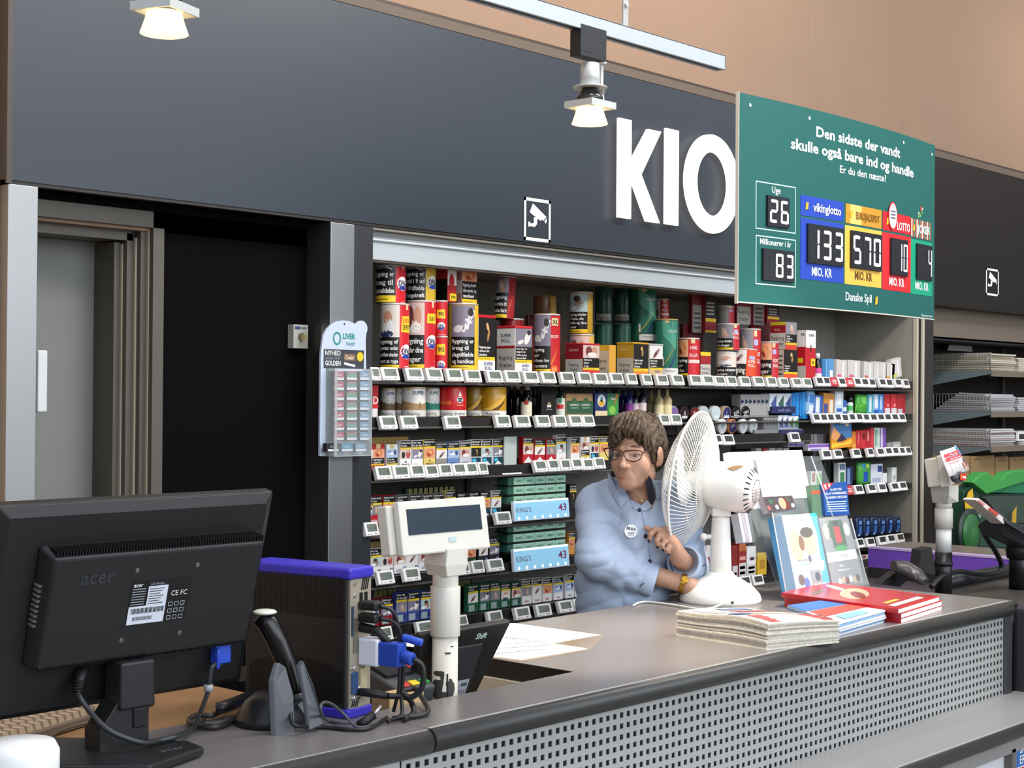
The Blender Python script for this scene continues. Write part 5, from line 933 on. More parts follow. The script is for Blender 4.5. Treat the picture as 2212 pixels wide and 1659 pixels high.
b.box((.036, -.002, .232), (.046, 0, .25), blk); b.box((.052, -.002, .232), (.062, 0, .25), blk); b.box((.010, -.003, .165), (.016, 0, .225), mat('2c3c50')); b.box((.016, -.003, .13), (.03, 0, .2), mat('8c8474', .3, .6)); b.obj('rear_panel', pc)
for nm, x, z, c in (('serial_port', .048, .075, 'd8c8a0'), ('video_port', .02, .07, '3a5a88')):
    b = B(); b.box((x-.010, -.006, z-.022), (x+.010, 0, z+.022), mat(c, .35, .3)); b.cyl((x, -.001, z+.03), (x, -.006, z+.03), .006, mat('d8d8d8', .2, .9), 10); b.cyl((x, -.001, z-.03), (x, -.006, z-.03), .006, mat('d8d8d8', .2, .9), 10); b.obj(nm, pc, .002)
b = B(); b.map = flat((-.001, dd, 0), (0, -1, 0), (0, 0, 1), (-1, 0, 0))
for i in range(40): b.rect(.012+.0062*i, .20, .0145+.0062*i, .285, blk, .0006); b.rect(.012+.0062*i, .03, .0145+.0062*i, .115-.00006*(i-20)**2, blk, .0006)
b.rect(.01, .185, dd-.02, .187, mat('303032', .3), .0008); b.obj('side_vents', pc)
b = B(); b.box((.03, -.05, .105), (.066, -.002, .16), mat('dfe2ea', .35)); b.obj('white_adapter', pc, .004)
b = B(); b.box((.034, -.10, .108), (.064, -.05, .155), mat('2448b0', .4)); b.cyl((.062, -.09, .165), (.075, -.13, .155), .008, mat('2a50c0', .4), 12); b.cyl((.05, -.10, .13), (.05, -.125, .125), .013, mat('2448b0', .4), 12); b.obj('blue_plug', pc, .003)
for i, z in enumerate((.225, .2)):
    b = B(); b.box((.03, -.045, z-.009), (.062, 0, z+.009), pb); b.obj('black_plug', pc, .005, 3)
b = B(); b.tube([(.04, 0, .18), (.045, -.04, .175), (.05, -.07, .15)], [.010, .010, .006], pb, 8); b.obj('black_plug', pc)
b = B(); b.tube([(.03, 0, .052), (.04, -.03, .05), (.055, -.06, .045)], [.008, .009, .007], pb, 8); b.cyl((.03, 0, .055), (.028, -.006, .056), .008, mat('e8e8e8', .3), 10); b.obj('round_plug', pc)
Tpc = Matrix.Translation((2.074, 2.30, CT)) @ Matrix.Rotation(math.radians(10), 4, 'Z')
L = lambda x, y, z: Tpc @ Vector((x, y, z))
cable([L(.046, -.045, .225), L(.062, -.065, .215), L(.072, -.072, .18), L(.074, -.075, .12), L(.072, -.075, .06), L(.068, -.07, .03), L(.075, -.06, .012)], .004, 'peripheral_cable', 'black cable dropping from the top plug of the computer', grp='cables plugged into the computer')
cable([L(.046, -.045, .2), L(.066, -.07, .19), L(.078, -.078, .15), L(.080, -.08, .09), L(.074, -.08, .04), L(.06, -.09, .01), L(.0, -.1, .008)], .004, 'peripheral_cable', 'second black cable dropping from the computer, bending to the left', grp='cables plugged into the computer')
cable([L(.052, -.125, .125), L(.062, -.14, .11), L(.06, -.14, .07), L(.05, -.12, .05), L(.045, -.10, .06)], .006, 'peripheral_cable', 'thick black cable curving down from the blue plug', grp='cables plugged into the computer')
cable([L(.055, -.06, .045), L(.085, -.085, .04), L(.10, -.09, .02), L(.085, -.10, .008), L(.04, -.11, .006)], .006, 'power_cable', 'black power cable leaving the computer near its violet foot', grp='cables plugged into the computer')
cable([onZ(850, 1552, .957), onZ(910, 1545, .957), onZ(924, 1536, .960), onY(922, 1525, 2.24), onY(905, 1498, 2.30), onY(895, 1488, 2.33), onY(870, 1492, 2.34)], .0055, 'bent_wire_bracket', 'black bent metal bracket lying on the counter edge near the pole', cat='bracket', sub=4)
cable([onZ(560, 1500, .96), onZ(500, 1520, .96), onZ(460, 1545, .96), onZ(425, 1545, .96), onZ(410, 1560, .96), onZ(470, 1570, .957), onZ(530, 1540, .957)], .006, 'cable_bundle', 'tangled dark cables between the monitor and the scanner stand', c='2a2624')
cable([onZ(540, 1505, .975), onZ(490, 1525, .975), onZ(470, 1530, .972)], .013, 'cable_sleeve', 'corrugated black cable sleeve behind the scanner stand', cat='cable')
cable([onZ(70, 1620, .97), onZ(130, 1580, .972), onZ(200, 1560, .972), onZ(250, 1572, .972)], .003, 'thin_cable', 'thin brown cable crossing the till keyboard', c='5a4a38')
# ---- customer display on a pole
cd = thing('customer_display', 'cream customer price display on a scuffed white pole in the counter', 'display')
pA = onY(962, 1300, 2.40); px_, py_ = pA.x, 2.40
cream = mat('dfdccf', .38); crm2 = mat('d8d4c4', .45)
b = B(); b.cyl((px_, py_, .72), (px_, py_, 1.07), .029, mat('ddd6c8', .45), 28); b.obj('pole', cd)
b = B(); b.map = cylmap((px_, py_), .0292, 0); b.seg = .004; scr = mat('45413d', .6)
for (u, v, a, c) in ((-.012, .955, .009, .022), (-.014, .985, .012, .008), (.0, .93, .006, .02), (.013, .965, .004, .012), (-.01, .915, .012, .01), (.006, 1.03, .007, .003), (-.016, .95, .016, .030), (-.006, .935, .020, .014), (.012, .95, .010, .026), (.016, 1.045, .004, .002), (-.005, .975, .004, .02)):
    b.poly([(u+a*math.cos(t)*(1+.35*math.sin(3*t+u*99)), v+c*math.sin(t)*(1+.3*math.cos(2*t))) for t in [i*2*math.pi/14 for i in range(14)]], scr, .0005)
b.rect(.004, .915, .0075, .985, mat('1a1816'), .001); b.obj('scuff_marks', cd)
b = B(); b.cyl((px_, py_, 1.065), (px_, py_, 1.175), .0335, cream, 28); b.cyl((px_, py_, 1.175), (px_, py_, 1.21), .029, cream, 28); b.obj('sleeve', cd, .001)
b = B(); b.rings([[(px_-.028, py_-.032, 1.20), (px_+.030, py_-.032, 1.20), (px_+.030, py_+.03, 1.20), (px_-.028, py_+.03, 1.20)], [(px_-.036, py_-.036, 1.225), (px_+.034, py_-.036, 1.225), (px_+.034, py_+.034, 1.225), (px_-.036, py_+.034, 1.225)], [(px_-.03, py_-.036, 1.262), (px_+.034, py_-.036, 1.262), (px_+.034, py_+.034, 1.262), (px_-.03, py_+.034, 1.262)]], cream, True, False); b.obj('tilt_joint', cd, .002)
h0 = onY(868, 1200, 2.375); h1 = onY(1060, 1187, 2.375); T = Matrix.Translation((h0.x, 2.37, h0.z-.002)) @ Matrix.Rotation(-.16, 4, 'X'); hw_ = h1.x-h0.x-.005
b = B(); b.T = T; b.box((0, 0, 0), (hw_, .018, .118), cream); b.rings([[(.006, .018, .006), (hw_-.006, .018, .006), (hw_-.006, .018, .112), (.006, .018, .112)], [(.0, .055, .012), (hw_-.02, .055, .012), (hw_-.02, .055, .106), (.0, .055, .106)]], crm2, True, False); b.box((-.018, .02, .004), (.01, .05, .112), crm2); b.obj('head', cd, .004)
b = B(); b.T = T; b.box((.022, -.0015, .044), (hw_-.022, .002, .100), mat('23323e', .12)); b.obj('screen', cd)
b = B(); b.T = T; b.box((hw_*.52, -.002, .022), (hw_*.52+.022, .001, .033), mat('b8d0cc', .3)); b.obj('badge', cd)
# ---- touch screen seen from behind
ts = thing('touch_screen', 'black till touch screen seen from behind, tilted beside the pole', 'screen')
t1 = onY(1106, 1343, 2.42); t0 = Vector((2.50, 2.42, t1.z)); b1 = onY(1040, 1500, 2.52); 
z1_ = t1.z
# plane leans: top nearer the shopper
Tt = Vector((t1.x, 2.42, z1_)); Tl = Vector((t1.x-.30, 2.42, z1_)); Bt = onY(1085, 1400, 2.52)
upv = Vector((0, -.40, 1)).normalized(); nv = Vector((0, -1, -.40)).normalized(); hgt = .25
O = Tt-upv*hgt-Vector((.30, 0, 0))
b = B(); b.T = M3(O, Vector((1, 0, 0)), upv, nv)
b.rings([[(.05, 0, -.02), (.24, 0, -.02), (.30, hgt, -.02), (0, hgt, -.02)], [(.05, 0, 0), (.235, 0, 0), (.298, hgt, 0), (0, hgt, 0)]], pb2, True, False); b.obj('housing', ts, .004)
b = B(); b.T = M3(O, Vector((1, 0, 0)), upv, nv); b.box((.115, .07, 0), (.215, .205, .004), mat('2e3134', .5)); b.obj('cover_plate', ts, .002)
b = B(); b.T = M3(O, Vector((1, 0, 0)), upv, nv); b.map = lambda u, v, d: Vector((u, v, .004+d)); b.rect(.118, .075, .205, .115, mat('aeb4bc', .5), .0006)
b.rect(.122, .100, .155, .108, BLK, .001); b.rect(.122, .092, .145, .095, mat('5a6068'), .001)
for i in range(3): b.rect(.122, .086-.004*i, .2, .088-.004*i, mat('7a8088'), .001)
b.rect(.18, .098, .2, .106, mat('4a5058'), .001); b.obj('rating_label', ts)
b = B(); b.T = M3(O, Vector((1, 0, 0)), upv, nv); b.map = lambda u, v, d: Vector((u, v, d)); b.text('Shift', .205, .218, .015, mat('c8dcd4', .4), .0006, bold=.03, shear=.25); b.obj('logo', ts)
b = B(); q = onY(1010, 1490, 2.5); b.lathe([(.06, 0), (.055, .02), (.03, .06), (.028, .12)], (q.x+.03, 2.55, .73), mat('2a2e32', .2), n=20); b.obj('foot', ts)
# ---- card terminal, red card, black tray
ctm = thing('card_terminal', 'grey card terminal with red, yellow and green keys by the computer', 'terminal')
q = onY(880, 1475, 2.42); T = Matrix.Translation((q.x, 2.42, q.z-.01)) @ Matrix.Rotation(.3, 4, 'X')
b = B(); b.T = T; b.box((-.05, -.03, -.03), (.06, .12, .012), mat('4a4e50', .4)); b.obj('body', ctm, .008, 3)
for i, (x, c) in enumerate(((-.035, 'd03a2c'), (-.005, 'e8c83a'), (.025, '3aa050'))):
    b = B(); b.T = T; b.box((x, -.018, .012), (x+.024, .0, .017), mat(c, .4)); b.obj('key', ctm, .002)
b = B(); b.T = T; b.box((-.04, .03, .012), (.045, .1, .02), mat('1a1c1e', .2)); b.obj('screen', ctm)
b = B(); b.prism([onY(880, 1425, 2.56), onY(935, 1440, 2.5), onY(935, 1446, 2.5), onY(888, 1449, 2.5)], (0, .03, .0), mat('c8303a', .4)); tag(b.obj('red_card'), 'red and white card lying beyond the card terminal', 'card')
b = B(); q = onY(905, 1480, 2.5); b.box((q.x-.08, 2.50, .74), (q.x+.06, 2.6, q.z+.02), mat('151517', .5)); tag(b.obj('cash_box'), 'black till box sunk behind the counter strip next to the pole', 'box')
b = B(); q = onY(868, 1510, 2.36); b.box((q.x-.05, 2.345, .88), (q.x+.05, 2.40, q.z+.012), mat('cfae7c', .6)); tag(b.obj('cardboard_piece'), 'torn tan cardboard piece behind the bent bracket', 'cardboard')
# ---- papers under the clear desk mat
for i, (pts, lab) in enumerate((([(1085, 1347), (1110, 1346), (1296, 1371), (1195, 1389), (1060, 1372)], 'white paper sheet on the counter, the farther of the two'), ([(1055, 1374), (1190, 1390), (1268, 1401), (1125, 1425), (1060, 1418)], 'white printed sheet on the counter, the nearer of the two'))):
    P4 = [onZ(x, y, CT+.001) for x, y in pts]; b = B(); b.add([(p.x, p.y, CT+.0008*(1+i)) for p in P4]+[(p.x, p.y, CT+.0002) for p in P4], [(0, 1, 2, 3, 4), (5, 6, 7, 8, 9)]+[(k, (k+1) % 5, 5+(k+1) % 5, 5+k) for k in range(5)], mat('f4f2ee', .5))
    t = b.obj('paper_sheet'); tag(t, lab, 'paper', 'papers on the counter')
    b = B(); o = P4[-1]; e = (P4[3]-P4[4]) if i else (P4[2]-P4[3])
    for k in range(4 if i else 0):
        a_ = onZ(1068+6*k, 1412-11*k, CT+.0026); c_ = onZ(1180+14*k, 1402-9*k, CT+.0026); dv = Vector((.0, .006, 0)); b.quad(a_, c_, c_+dv, a_+dv, mat('9a90c0', .6))
    if i: b.obj('printed_lines', t)
P4 = [onZ(x, y, CT+.001) for x, y in ((858, 1393), (955, 1372), (1000, 1385), (925, 1402))]; b = B(); b.add([(p.x, p.y, CT+.0012) for p in P4], [(0, 1, 2, 3)], mat('efe2d4', .5)); b.add([(p.x, p.y, CT+.0002) for p in P4], [(0, 1, 2, 3)], mat('efe2d4', .5)); o = b.obj('paper_sheet'); tag(o, 'pale paper sheet half hidden behind the white pole', 'paper', 'papers on the counter')
b = B(); P4 = [onZ(x, y, CT) for x, y in ((1306, 1372), (1276, 1404), (1130, 1430), (1050, 1420), (1080, 1345))]; b.add([(p.x, p.y, CT+.0003) for p in P4], [(0, 1, 2, 3, 4)], mat('8f7f6c', .12)); tag(b.obj('desk_mat'), 'clear plastic mat under the two white papers', 'mat')
# far strip of counter beyond the sunken desk
b = B(); f0 = onZ(850, 1396, CT); b.box((2.60, 2.885, .905), (2.803, 3.05, CT), mat('9c9286', .35)); b.box((2.60, 2.88, .82), (2.803, 2.886, .945), mat('1c130e', .5)); b.obj('far_strip', ct)
# ---- newspapers
nA = onZ(1461, 1373, CT); nB = onZ(1655, 1405, CT); nC = onZ(1812, 1388, CT); nD = nA+(nC-nB)
npz = 16
t0_ = .0043
for i in range(npz):
    j = lambda s: R.uniform(-s, s)
    off = Vector((j(.004), j(.004), 0)); P4 = [nA+off, nB+off, nC+off, nD+off]
    b = B(); m = 14; z0 = CT+t0_*i; rg = []
    def edge(s, z, k): return z
    ny = 8
    lo = []; hi = []
    for gy in range(ny+1):
        for gx in range(m+1):
            u = gx/m; v = gy/ny; p = P4[1]*(1-u)*(1-v)+P4[0]*u*(1-v)+P4[2]*(1-u)*v+P4[3]*u*v
            bow = .006*math.sin(math.pi*u)*(i/npz)*(1-v*.5)+.004*math.sin(2*math.pi*u)*(i/npz)-.010*(i/npz)*(v*v)
            lo.append((p.x, p.y, max(CT+.0002, z0+bow*(i > 0)))); hi.append((p.x, p.y, z0+t0_*.93+.006*math.sin(math.pi*u)*((i+1)/npz)*(1-v*.5)*1+.004*math.sin(2*math.pi*u)*((i+1)/npz)-.010*((i+1)/npz)*(v*v)*(1 if i else 0)))
    N = (m+1)*(ny+1); fs = []
    for gy in range(ny):
        for gx in range(m): a_ = gy*(m+1)+gx; fs += [(a_, a_+m+1, a_+m+2, a_+1), (N+a_, N+a_+1, N+a_+m+2, N+a_+m+1)]
    for gx in range(m): a_ = gx; fs.append((a_, a_+1, N+a_+1, N+a_)); a_ = ny*(m+1)+gx; fs.append((a_+1, a_, N+a_, N+a_+1))
    for gy in range(ny): a_ = gy*(m+1); fs.append((a_+m+1, a_, N+a_, N+a_+m+1)); a_ += m; fs.append((a_, a_+m+1, N+a_+m+1, N+a_))
    b.add(lo+hi, fs, mat(('dcd6c8', 'c8c2b4', 'd8d0c0', 'b8b4a8', 'e0dacc')[i % 5], .8, noise=.14, scale=90)); o = b.obj('newspaper')
    tag(o, 'folded newspaper, %s from the bottom of the stack before the fan' % ORD[i], 'newspaper', 'stacked newspapers on the counter')
b = B(); zt = CT+npz*t0_+.012
def npm(u, v, d): p = nB*(1-u)*(1-v)+nA*u*(1-v)+nC*(1-u)*v+nD*u*v; return Vector((p.x, p.y, CT+npz*t0_-.0004+.006*math.sin(math.pi*u)*(1-v*.5)+.004*math.sin(2*math.pi*u)-.010*v*v+.0012+d))
b.map = npm; b.seg = .12
for (a_, c_, e_, f_, col) in ((.02, .1, .3, .95, 'c85a5a'), (.35, .3, .6, .9, 'e8c8b8'), (.35, .05, .5, .28, '3a4a7a'), (.62, .1, .95, .4, 'd8d0c8'), (.62, .45, .8, .9, '8a4a48'), (.84, .45, .95, .9, '5a6a8a')): b.rect(a_, c_, e_, f_, mat(col, .6), .0004)
for i in range(8): b.rect(.05+.11*i, .955, .13+.11*i, .985, mat('3a3a3a', .6), .0006)
b.obj('front_page', o)
# ---- leaflets right of newspapers
l0 = onZ(1810, 1375, CT); l1 = onZ(1912, 1345, CT); l2 = onZ(1800, 1318, CT); l3 = onZ(1700, 1335, CT)
for i in range(6):
    z0 = CT+.0062*i; sh = Vector((R.uniform(-.004, .004), R.uniform(-.004, .004), 0))
    b = B(); P4 = [l0+sh, l1+sh, l1+(l3-l0)*.8+sh, l3+sh]; curl = .004*i
    b.add([(p.x, p.y, z0) for p in P4]+[(P4[0].x, P4[0].y, z0+.0045), (P4[1].x, P4[1].y, z0+.0045), (P4[2].x, P4[2].y, z0+.0055), (P4[3].x, P4[3].y, z0+.0055)], [(3, 2, 1, 0), (4, 5, 6, 7), (0, 1, 5, 4), (1, 2, 6, 5), (2, 3, 7, 6), (3, 0, 4, 7)], mat(('e4ecf4', '8ab4dc', 'f0f2f6')[i % 3], .5)); o = b.obj('leaflet')
    tag(o, 'white and blue leaflet, %s from the bottom of the pile beside the newspapers' % ORD[i], 'leaflet', 'leaflet pile on the counter')
    if i == 5:
        b = B(); b.map = lambda u, v, d: P4[0]*(1-u)*(1-v)+P4[1]*u*(1-v)+P4[3]*(1-u)*v+P4[2]*u*v+Vector((0, 0, z0+.0058-CT+d)); b.rect(.05, .3, .95, .6, mat('c84a3c'), .0004); b.rect(.0, .62, 1, 1, mat('2f6ac0'), .0004); b.rect(.2, .05, .7, .25, mat('8ab8e0'), .0004); b.obj('cover_print', o)
# ---- red magazines
r0 = onZ(1947, 1347, CT); r1 = onZ(2036, 1318, CT); r3 = onZ(1695, 1310, CT); r2 = r1+(r3-r0)
for i in range(3):
    z0 = CT+.0148*i; sh = Vector((R.uniform(-.004, .004)-(.0 if i < 2 else .012), R.uniform(-.003, .003), 0))
    P4 = [r0+sh, r1+sh, r2+sh, r3+sh]
    o = thing('magazine', 'thick red magazine, %s from the bottom of the pile on the right counter end' % ORD[i], 'magazine', 'red magazine pile')
    def blk_(z_a, z_b, mt, ins, nm):
        b = B(); c = sum(P4, Vector())/4; Q = [P4[0], P4[1]+(P4[0]-P4[1])*ins, P4[2]+(P4[3]-P4[2])*ins, P4[3]]
        b.add([(p.x, p.y, z_a) for p in Q]+[(p.x, p.y, z_b) for p in Q], [(3, 2, 1, 0), (4, 5, 6, 7), (0, 1, 5, 4), (1, 2, 6, 5), (2, 3, 7, 6), (3, 0, 4, 7)], mt); b.obj(nm, o)
    blk_(z0, z0+.0008, mat('c01c24', .3), 0, 'back_cover'); blk_(z0+.0008, z0+.0125, mat('ece6e0', .7), .02, 'pages'); blk_(z0+.0125, z0+.0145, mat('c81e26', .25), 0, 'front_cover')
    b = B(); u_ = (P4[3]-P4[0]); b.add([P4[0]+Vector((-.0006, -.0006, z0-CT)), P4[3]+Vector((-.0006, -.0006, z0-CT)), P4[3]+Vector((-.0006, -.0006, z0-CT+.0145)), P4[0]+Vector((-.0006, -.0006, z0-CT+.0145))], [(0, 1, 2, 3)], mat('c81e26', .3)); b.obj('spine', o)
    if i == 2:
        b = B(); zz = z0+.0145; b.map = lambda u, v, d: P4[0]*(1-u)*(1-v)+P4[1]*u*(1-v)+P4[3]*(1-u)*v+P4[2]*u*v+Vector((0, 0, zz-CT+d))
        b.rect(.03, .03, .97, .97, mat('a82028', .2), .0003); b.ell(.5, .55, .34, .12, mat('d8a080', .25), .0006, 16, .3); b.ell(.45, .5, .2, .06, mat('7a2418', .25), .0009, 14, .5); b.rect(.1, .06, .8, .12, mat('e8e0d8', .3), .0006); b.ell(.7, .8, .16, .05, mat('e8d4c4', .25), .0007, 12, .8); b.ell(.3, .8, .2, .04, mat('6a4a3a', .25), .0007, 12, .2); b.rect(.2, .16, .5, .2, mat('e0b040'), .0006); b.obj('cover_picture', o)
# ---- acrylic brochure holder
clear = mat('cdd6d8', .08, a=.10, spec=.8); edgem = mat('e4ecee', .1, a=.6)
bh = thing('brochure_holder', 'clear acrylic multi-pocket brochure holder standing behind the red magazines', 'holder')
def quadP(pts, Yb, Yt, th, mt, name, par, art=None, off=0.):
    # pts: BL, BR (bottom, at depth Yb), TR, TL (top, at depth Yt)
    P4 = [onY(*pts[0], Yb), onY(*pts[1], Yb), onY(*pts[2], Yt), onY(*pts[3], Yt)]
    n = (P4[1]-P4[0]).cross(P4[3]-P4[0]).normalized()
    if n.y > 0: n = -n
    b = B(); bk_ = [p-n*th for p in P4]; b.add(P4+bk_, [(0, 1, 2, 3), (7, 6, 5, 4), (0, 4, 5, 1), (1, 5, 6, 2), (2, 6, 7, 3), (3, 7, 4, 0)], mt); o = b.obj(name, par)
    if art: b = B(); b.map = lambda u, v, d: P4[0]*(1-u)*(1-v)+P4[1]*u*(1-v)+P4[3]*(1-u)*v+P4[2]*u*v+n*(d+off); art(b); b.obj('cover_print', o)
    return o
def a_bro(b):
    b.rect(0, 0, 1, 1, mat('3aa8dc', .3), .0003); b.poly([(.0, .0), (.72, .0), (.86, .3), (.9, .72), (.8, 1), (0, 1)], mat('e8f4fa', .3), .0006); b.ell(.62, .62, .2, .16, mat('e0b49a', .4), .001); b.ell(.6, .76, .19, .07, mat('3a2a20', .4), .0013); b.ell(.25, .6, .18, .2, mat('e8c89a', .4), .0009); b.ell(.4, .63, .08, .1, mat('7a4a2a', .4), .0012)
    b.poly([(.4, .5), (.7, .46), (.95, .36), (.9, .24), (.5, .3)], mat('dfe6f4', .4), .0012); b.ell(.55, .42, .05, .05, mat('4a4a6a', .4), .0015, 8, .5)
    b.text("It's din energi", .33, .40, .035, mat('3a3a3a'), .0018, w=.5); b.text('- Bliv klog på den', .4, .35, .03, mat('3a8ac8'), .0018, w=.5)
    b.rect(.04, .06, .45, .26, mat('a8bcd8', .4), .0009); b.ell(.2, .17, .09, .07, mat('5a3a34', .4), .0012); b.ell(.34, .12, .08, .07, mat('3a62b0', .4), .0012); b.rect(.47, .08, .8, .27, mat('8a9098', .4), .0009); b.ell(.68, .18, .08, .06, mat('24304a', .4), .0012); b.rect(.52, .02, .9, .09, mat('f4f6f8', .4), .0016); b.text('SIKKER', .7, .035, .03, mat('3a9ad0'), .002, w=.3)
    b.text('bo sikkert', .25, .93, .03, mat('4a4a4a'), .0012, bold=0)
o = quadP([(1722, 1285), (1795, 1271), (1763, 1108), (1688, 1114)], 2.60, 2.665, .055, mat('4a94c8', .5), 'brochure_stack', None, a_bro); tag(o, 'stack of blue brochures with smiling couple in the front pocket', 'brochures')
def a_gry(b):
    b.rect(0, 0, 1, 1, mat('8c9094', .35), .0003); b.ell(.35, .8, .3, .1, mat('4a5a4a', .4), .0006); b.rect(.3, .55, .75, .95, mat('2f5a3c', .4), .0007); b.rect(.42, .62, .62, .86, mat('c02a34', .4), .001); b.ell(.52, .9, .1, .05, mat('2a2422', .4), .0012); b.ell(.15, .8, .1, .12, mat('d8c4b0', .4), .0012); b.ell(.85, .8, .1, .1, mat('d8d0d0', .4), .001); b.rect(.35, .5, .7, .58, mat('3a9a50', .4), .0012)
    b.rect(.0, .36, .98, .5, mat('f2f4f4', .4), .0014); b.text('ROC MUSEL', .5, .40, .055, mat('4a5560'), .0018, w=.75, bold=0); b.text('5 take', .4, .28, .035, WHT, .0012); b.text('weekenddag og menuer', .45, .22, .03, WHT, .0012, w=.75)
    for k in range(6): b.ell(.25+.12*k, .07+.02*(k % 2), .06, .05, mat(('e8dcc8', 'c8b090', '7a3a34', 'e8e4dc', 'b8a890', '5a4a40')[k], .4), .0012)
o = quadP([(1800, 1270), (1866, 1259), (1830, 1113), (1768, 1120)], 2.595, 2.655, .03, mat('6a7074', .5), 'brochure_stack', None, a_gry); tag(o, 'stack of grey brochures with football picture in the right pocket', 'brochures')
def a_blu(b):
    b.rect(0, 0, 1, 1, mat('1d4f9a', .35), .0003); b.poly([(0, 1), (0, .75), (.2, .8), (.45, 1)], mat('d83a4a', .4), .0006); b.poly([(.05, .95), (.1, .8), (.16, .84), (.12, .98)], WHT, .001); b.poly([(.22, .97), (.25, .86), (.31, .9), (.28, .99)], WHT, .001)
    for i, q in enumerate(('GLÆD DIG', 'TIL ET HYPERMARKED', 'DANMARKS OMSTILLING')): b.text(q, .52, .76-.12*i, .07, WHT, .001, w=.85)
    for i in range(5): b.rect(.08, .40-.07*i, .92-.05*(i % 2), .43-.07*i, mat('b8ccec'), .001)
o = quadP([(1783, 1114), (1835, 1113), (1829, 1040), (1776, 1045)], 2.70, 2.72, .012, mat('2a5aa0', .5), 'brochure_stack', None, a_blu); tag(o, 'dark blue card with white text standing above the grey brochures', 'brochures')
o = quadP([(1755, 1118), (1783, 1116), (1772, 1047), (1752, 1048)], 2.71, 2.73, .03, mat('5a7a62', .5), 'brochure_stack', None, lambda b: b.rect(0, .72, 1, .82, mat('c05a3a'), .0006)); tag(o, 'narrow green leaflets left of the dark blue card', 'brochures')
o = quadP([(1673, 1078), (1752, 1075), (1732, 972), (1654, 974)], 2.74, 2.79, .045, mat('f4f2f2', .5), 'brochure_stack', None, None); tag(o, 'blank white leaflets in the upper middle pocket of the holder', 'brochures')
o = quadP([(1586, 1100), (1668, 1098), (1648, 975), (1572, 977)], 2.80, 2.85, .02, mat('f4f2f2', .5), 'brochure_stack', None, lambda b: (b.rect(.28, .88, .31, .94, mat('8ac8d8'), .0006), b.rect(.26, .82, .33, .84, mat('6ab0c8'), .0006))); tag(o, 'blank white leaflets in the upper left pocket right behind the fan motor', 'brochures')
def a_ph(b):
    b.rect(0, 0, 1, 1, mat('4a4448', .4), .0003); b.ell(.58, .5, .12, .4, mat('d89a80', .4), .0008); b.ell(.7, .45, .1, .42, mat('6a3024', .4), .0006)
    for k in range(7): b.ell(.08+.14*k, .3+.4*(k % 2), .06, .16, mat(('9a5a5a', '3a6a4a', 'c8b8c0', '5a5a80')[k % 4], .4), .0005)
o = quadP([(1660, 1108), (1720, 1100), (1711, 1070), (1647, 1074)], 2.66, 2.675, .02, mat('b8b4b4', .5), 'brochure_stack', None, a_ph); tag(o, 'brochure with crowd and smiling woman photo peeking above the blue brochures', 'brochures')
for i in range(4):
    o = quadP([(1606+7*i, 1172), (1612+7*i, 1171), (1600+7*i, 1108), (1594+7*i, 1109)], 2.78, 2.80, .03, mat(('d8d8dc', 'a8a4b0', 'e4e4e8', '7a8088')[i], .5), 'leaflet', None); tag(o, 'thin upright leaflet, %s in the lower left clear pocket' % ORD[i], 'leaflet', 'leaflets in the lower left pocket')
for (pts, Yb, Yt, nm) in (([(1700, 1292), (1875, 1262), (1838, 1120), (1668, 1108)], 2.59, 2.645, 'front_pocket'), ([(1690, 1290), (1880, 1265), (1770, 985), (1575, 985)], 2.66, 2.88, 'back_panel'), ([(1656, 1205), (1690, 1260), (1668, 1110), (1640, 1100)], 2.76, 2.80, 'side_pocket'), ([(1620, 1205), (1662, 1212), (1648, 1080), (1604, 1082)], 2.78, 2.82, 'lower_pocket'), ([(1670, 1120), (1760, 1115), (1754, 1075), (1664, 1078)], 2.72, 2.74, 'upper_pocket')):
    quadP(pts, Yb, Yt, .003, clear, nm, bh)
for (a_, c_, Ya, Yc) in (((1700, 1292), (1668, 1108), 2.588, 2.643), ((1875, 1262), (1838, 1120), 2.588, 2.643), ((1752, 985), (1800, 1118), 2.72, 2.66)):
    b = B(); b.cyl(onY(*a_, Ya), onY(*c_, Yc), .0022, edgem, 6); b.obj('pocket_edge', bh)
# ---- tobacco display board on the post
ob = thing('counter_display', 'pale round-topped tobacco display with clear pocket hung on the steel post', 'display')
def U(px, py, Y=3.888): return onY(px, py, Y)
pts = [(690, 985), (786, 985), (790, 790), (789, 735)]
pts += [(779.5+13.5*math.cos(math.radians(a)), 710-17.5*math.sin(math.radians(a))) for a in range(-35, 150, 15)]
pts += [(741+46*math.sin(a), 742-50*math.cos(a)) for a in (.5, .25, 0, -.3, -.6, -.9, -1.2, -1.5)] + [(692, 770)]
b = B(); P_ = [U(*p) for p in pts]; b.prism([(p.x, 3.886, p.z) for p in P_], (0, .008, 0), mat('c3cede', .35)); b.obj('board', ob)
o0 = U(690, 985); xx = U(790, 985).x-o0.x
b = B(); b.map = lambda u, v, d: Vector((u, 3.886-d, v)); g = mat('1f8a80', .4)
q = U(727, 731); b.ring(q.x, q.z, .018, .0225, .006, g, .0008, 24); q = U(752, 731); b.text('LIVER', q.x+.002, q.z-.002, .019, g, .0008, w=.055, bold=.04); q = U(754, 747); b.text('TWIST', q.x+.004, q.z, .012, g, .0008, w=.042); q = U(743, 700); b.ell(q.x, q.z, .003, .003, blk, .0008)
b.obj('title', ob)
b = B(); b.map = lambda u, v, d: Vector((u, 3.886-d, v)); a_ = U(698, 795); c_ = U(785, 757); b.rect(a_.x, a_.z, c_.x, c_.z, mat('3c3f47', .4), .0010); m_ = (a_.x+c_.x)/2; 
b.text('NYHED', a_.x+.040, c_.z-.020, .0165, WHT, .0014, w=.068); b.text('OLIVER TWIST', a_.x+.040, c_.z-.034, .009, mat('9a9ca4'), .0014, w=.068, bold=0); b.text('GOLDEN', a_.x+.040, c_.z-.054, .0165, WHT, .0014, w=.068)
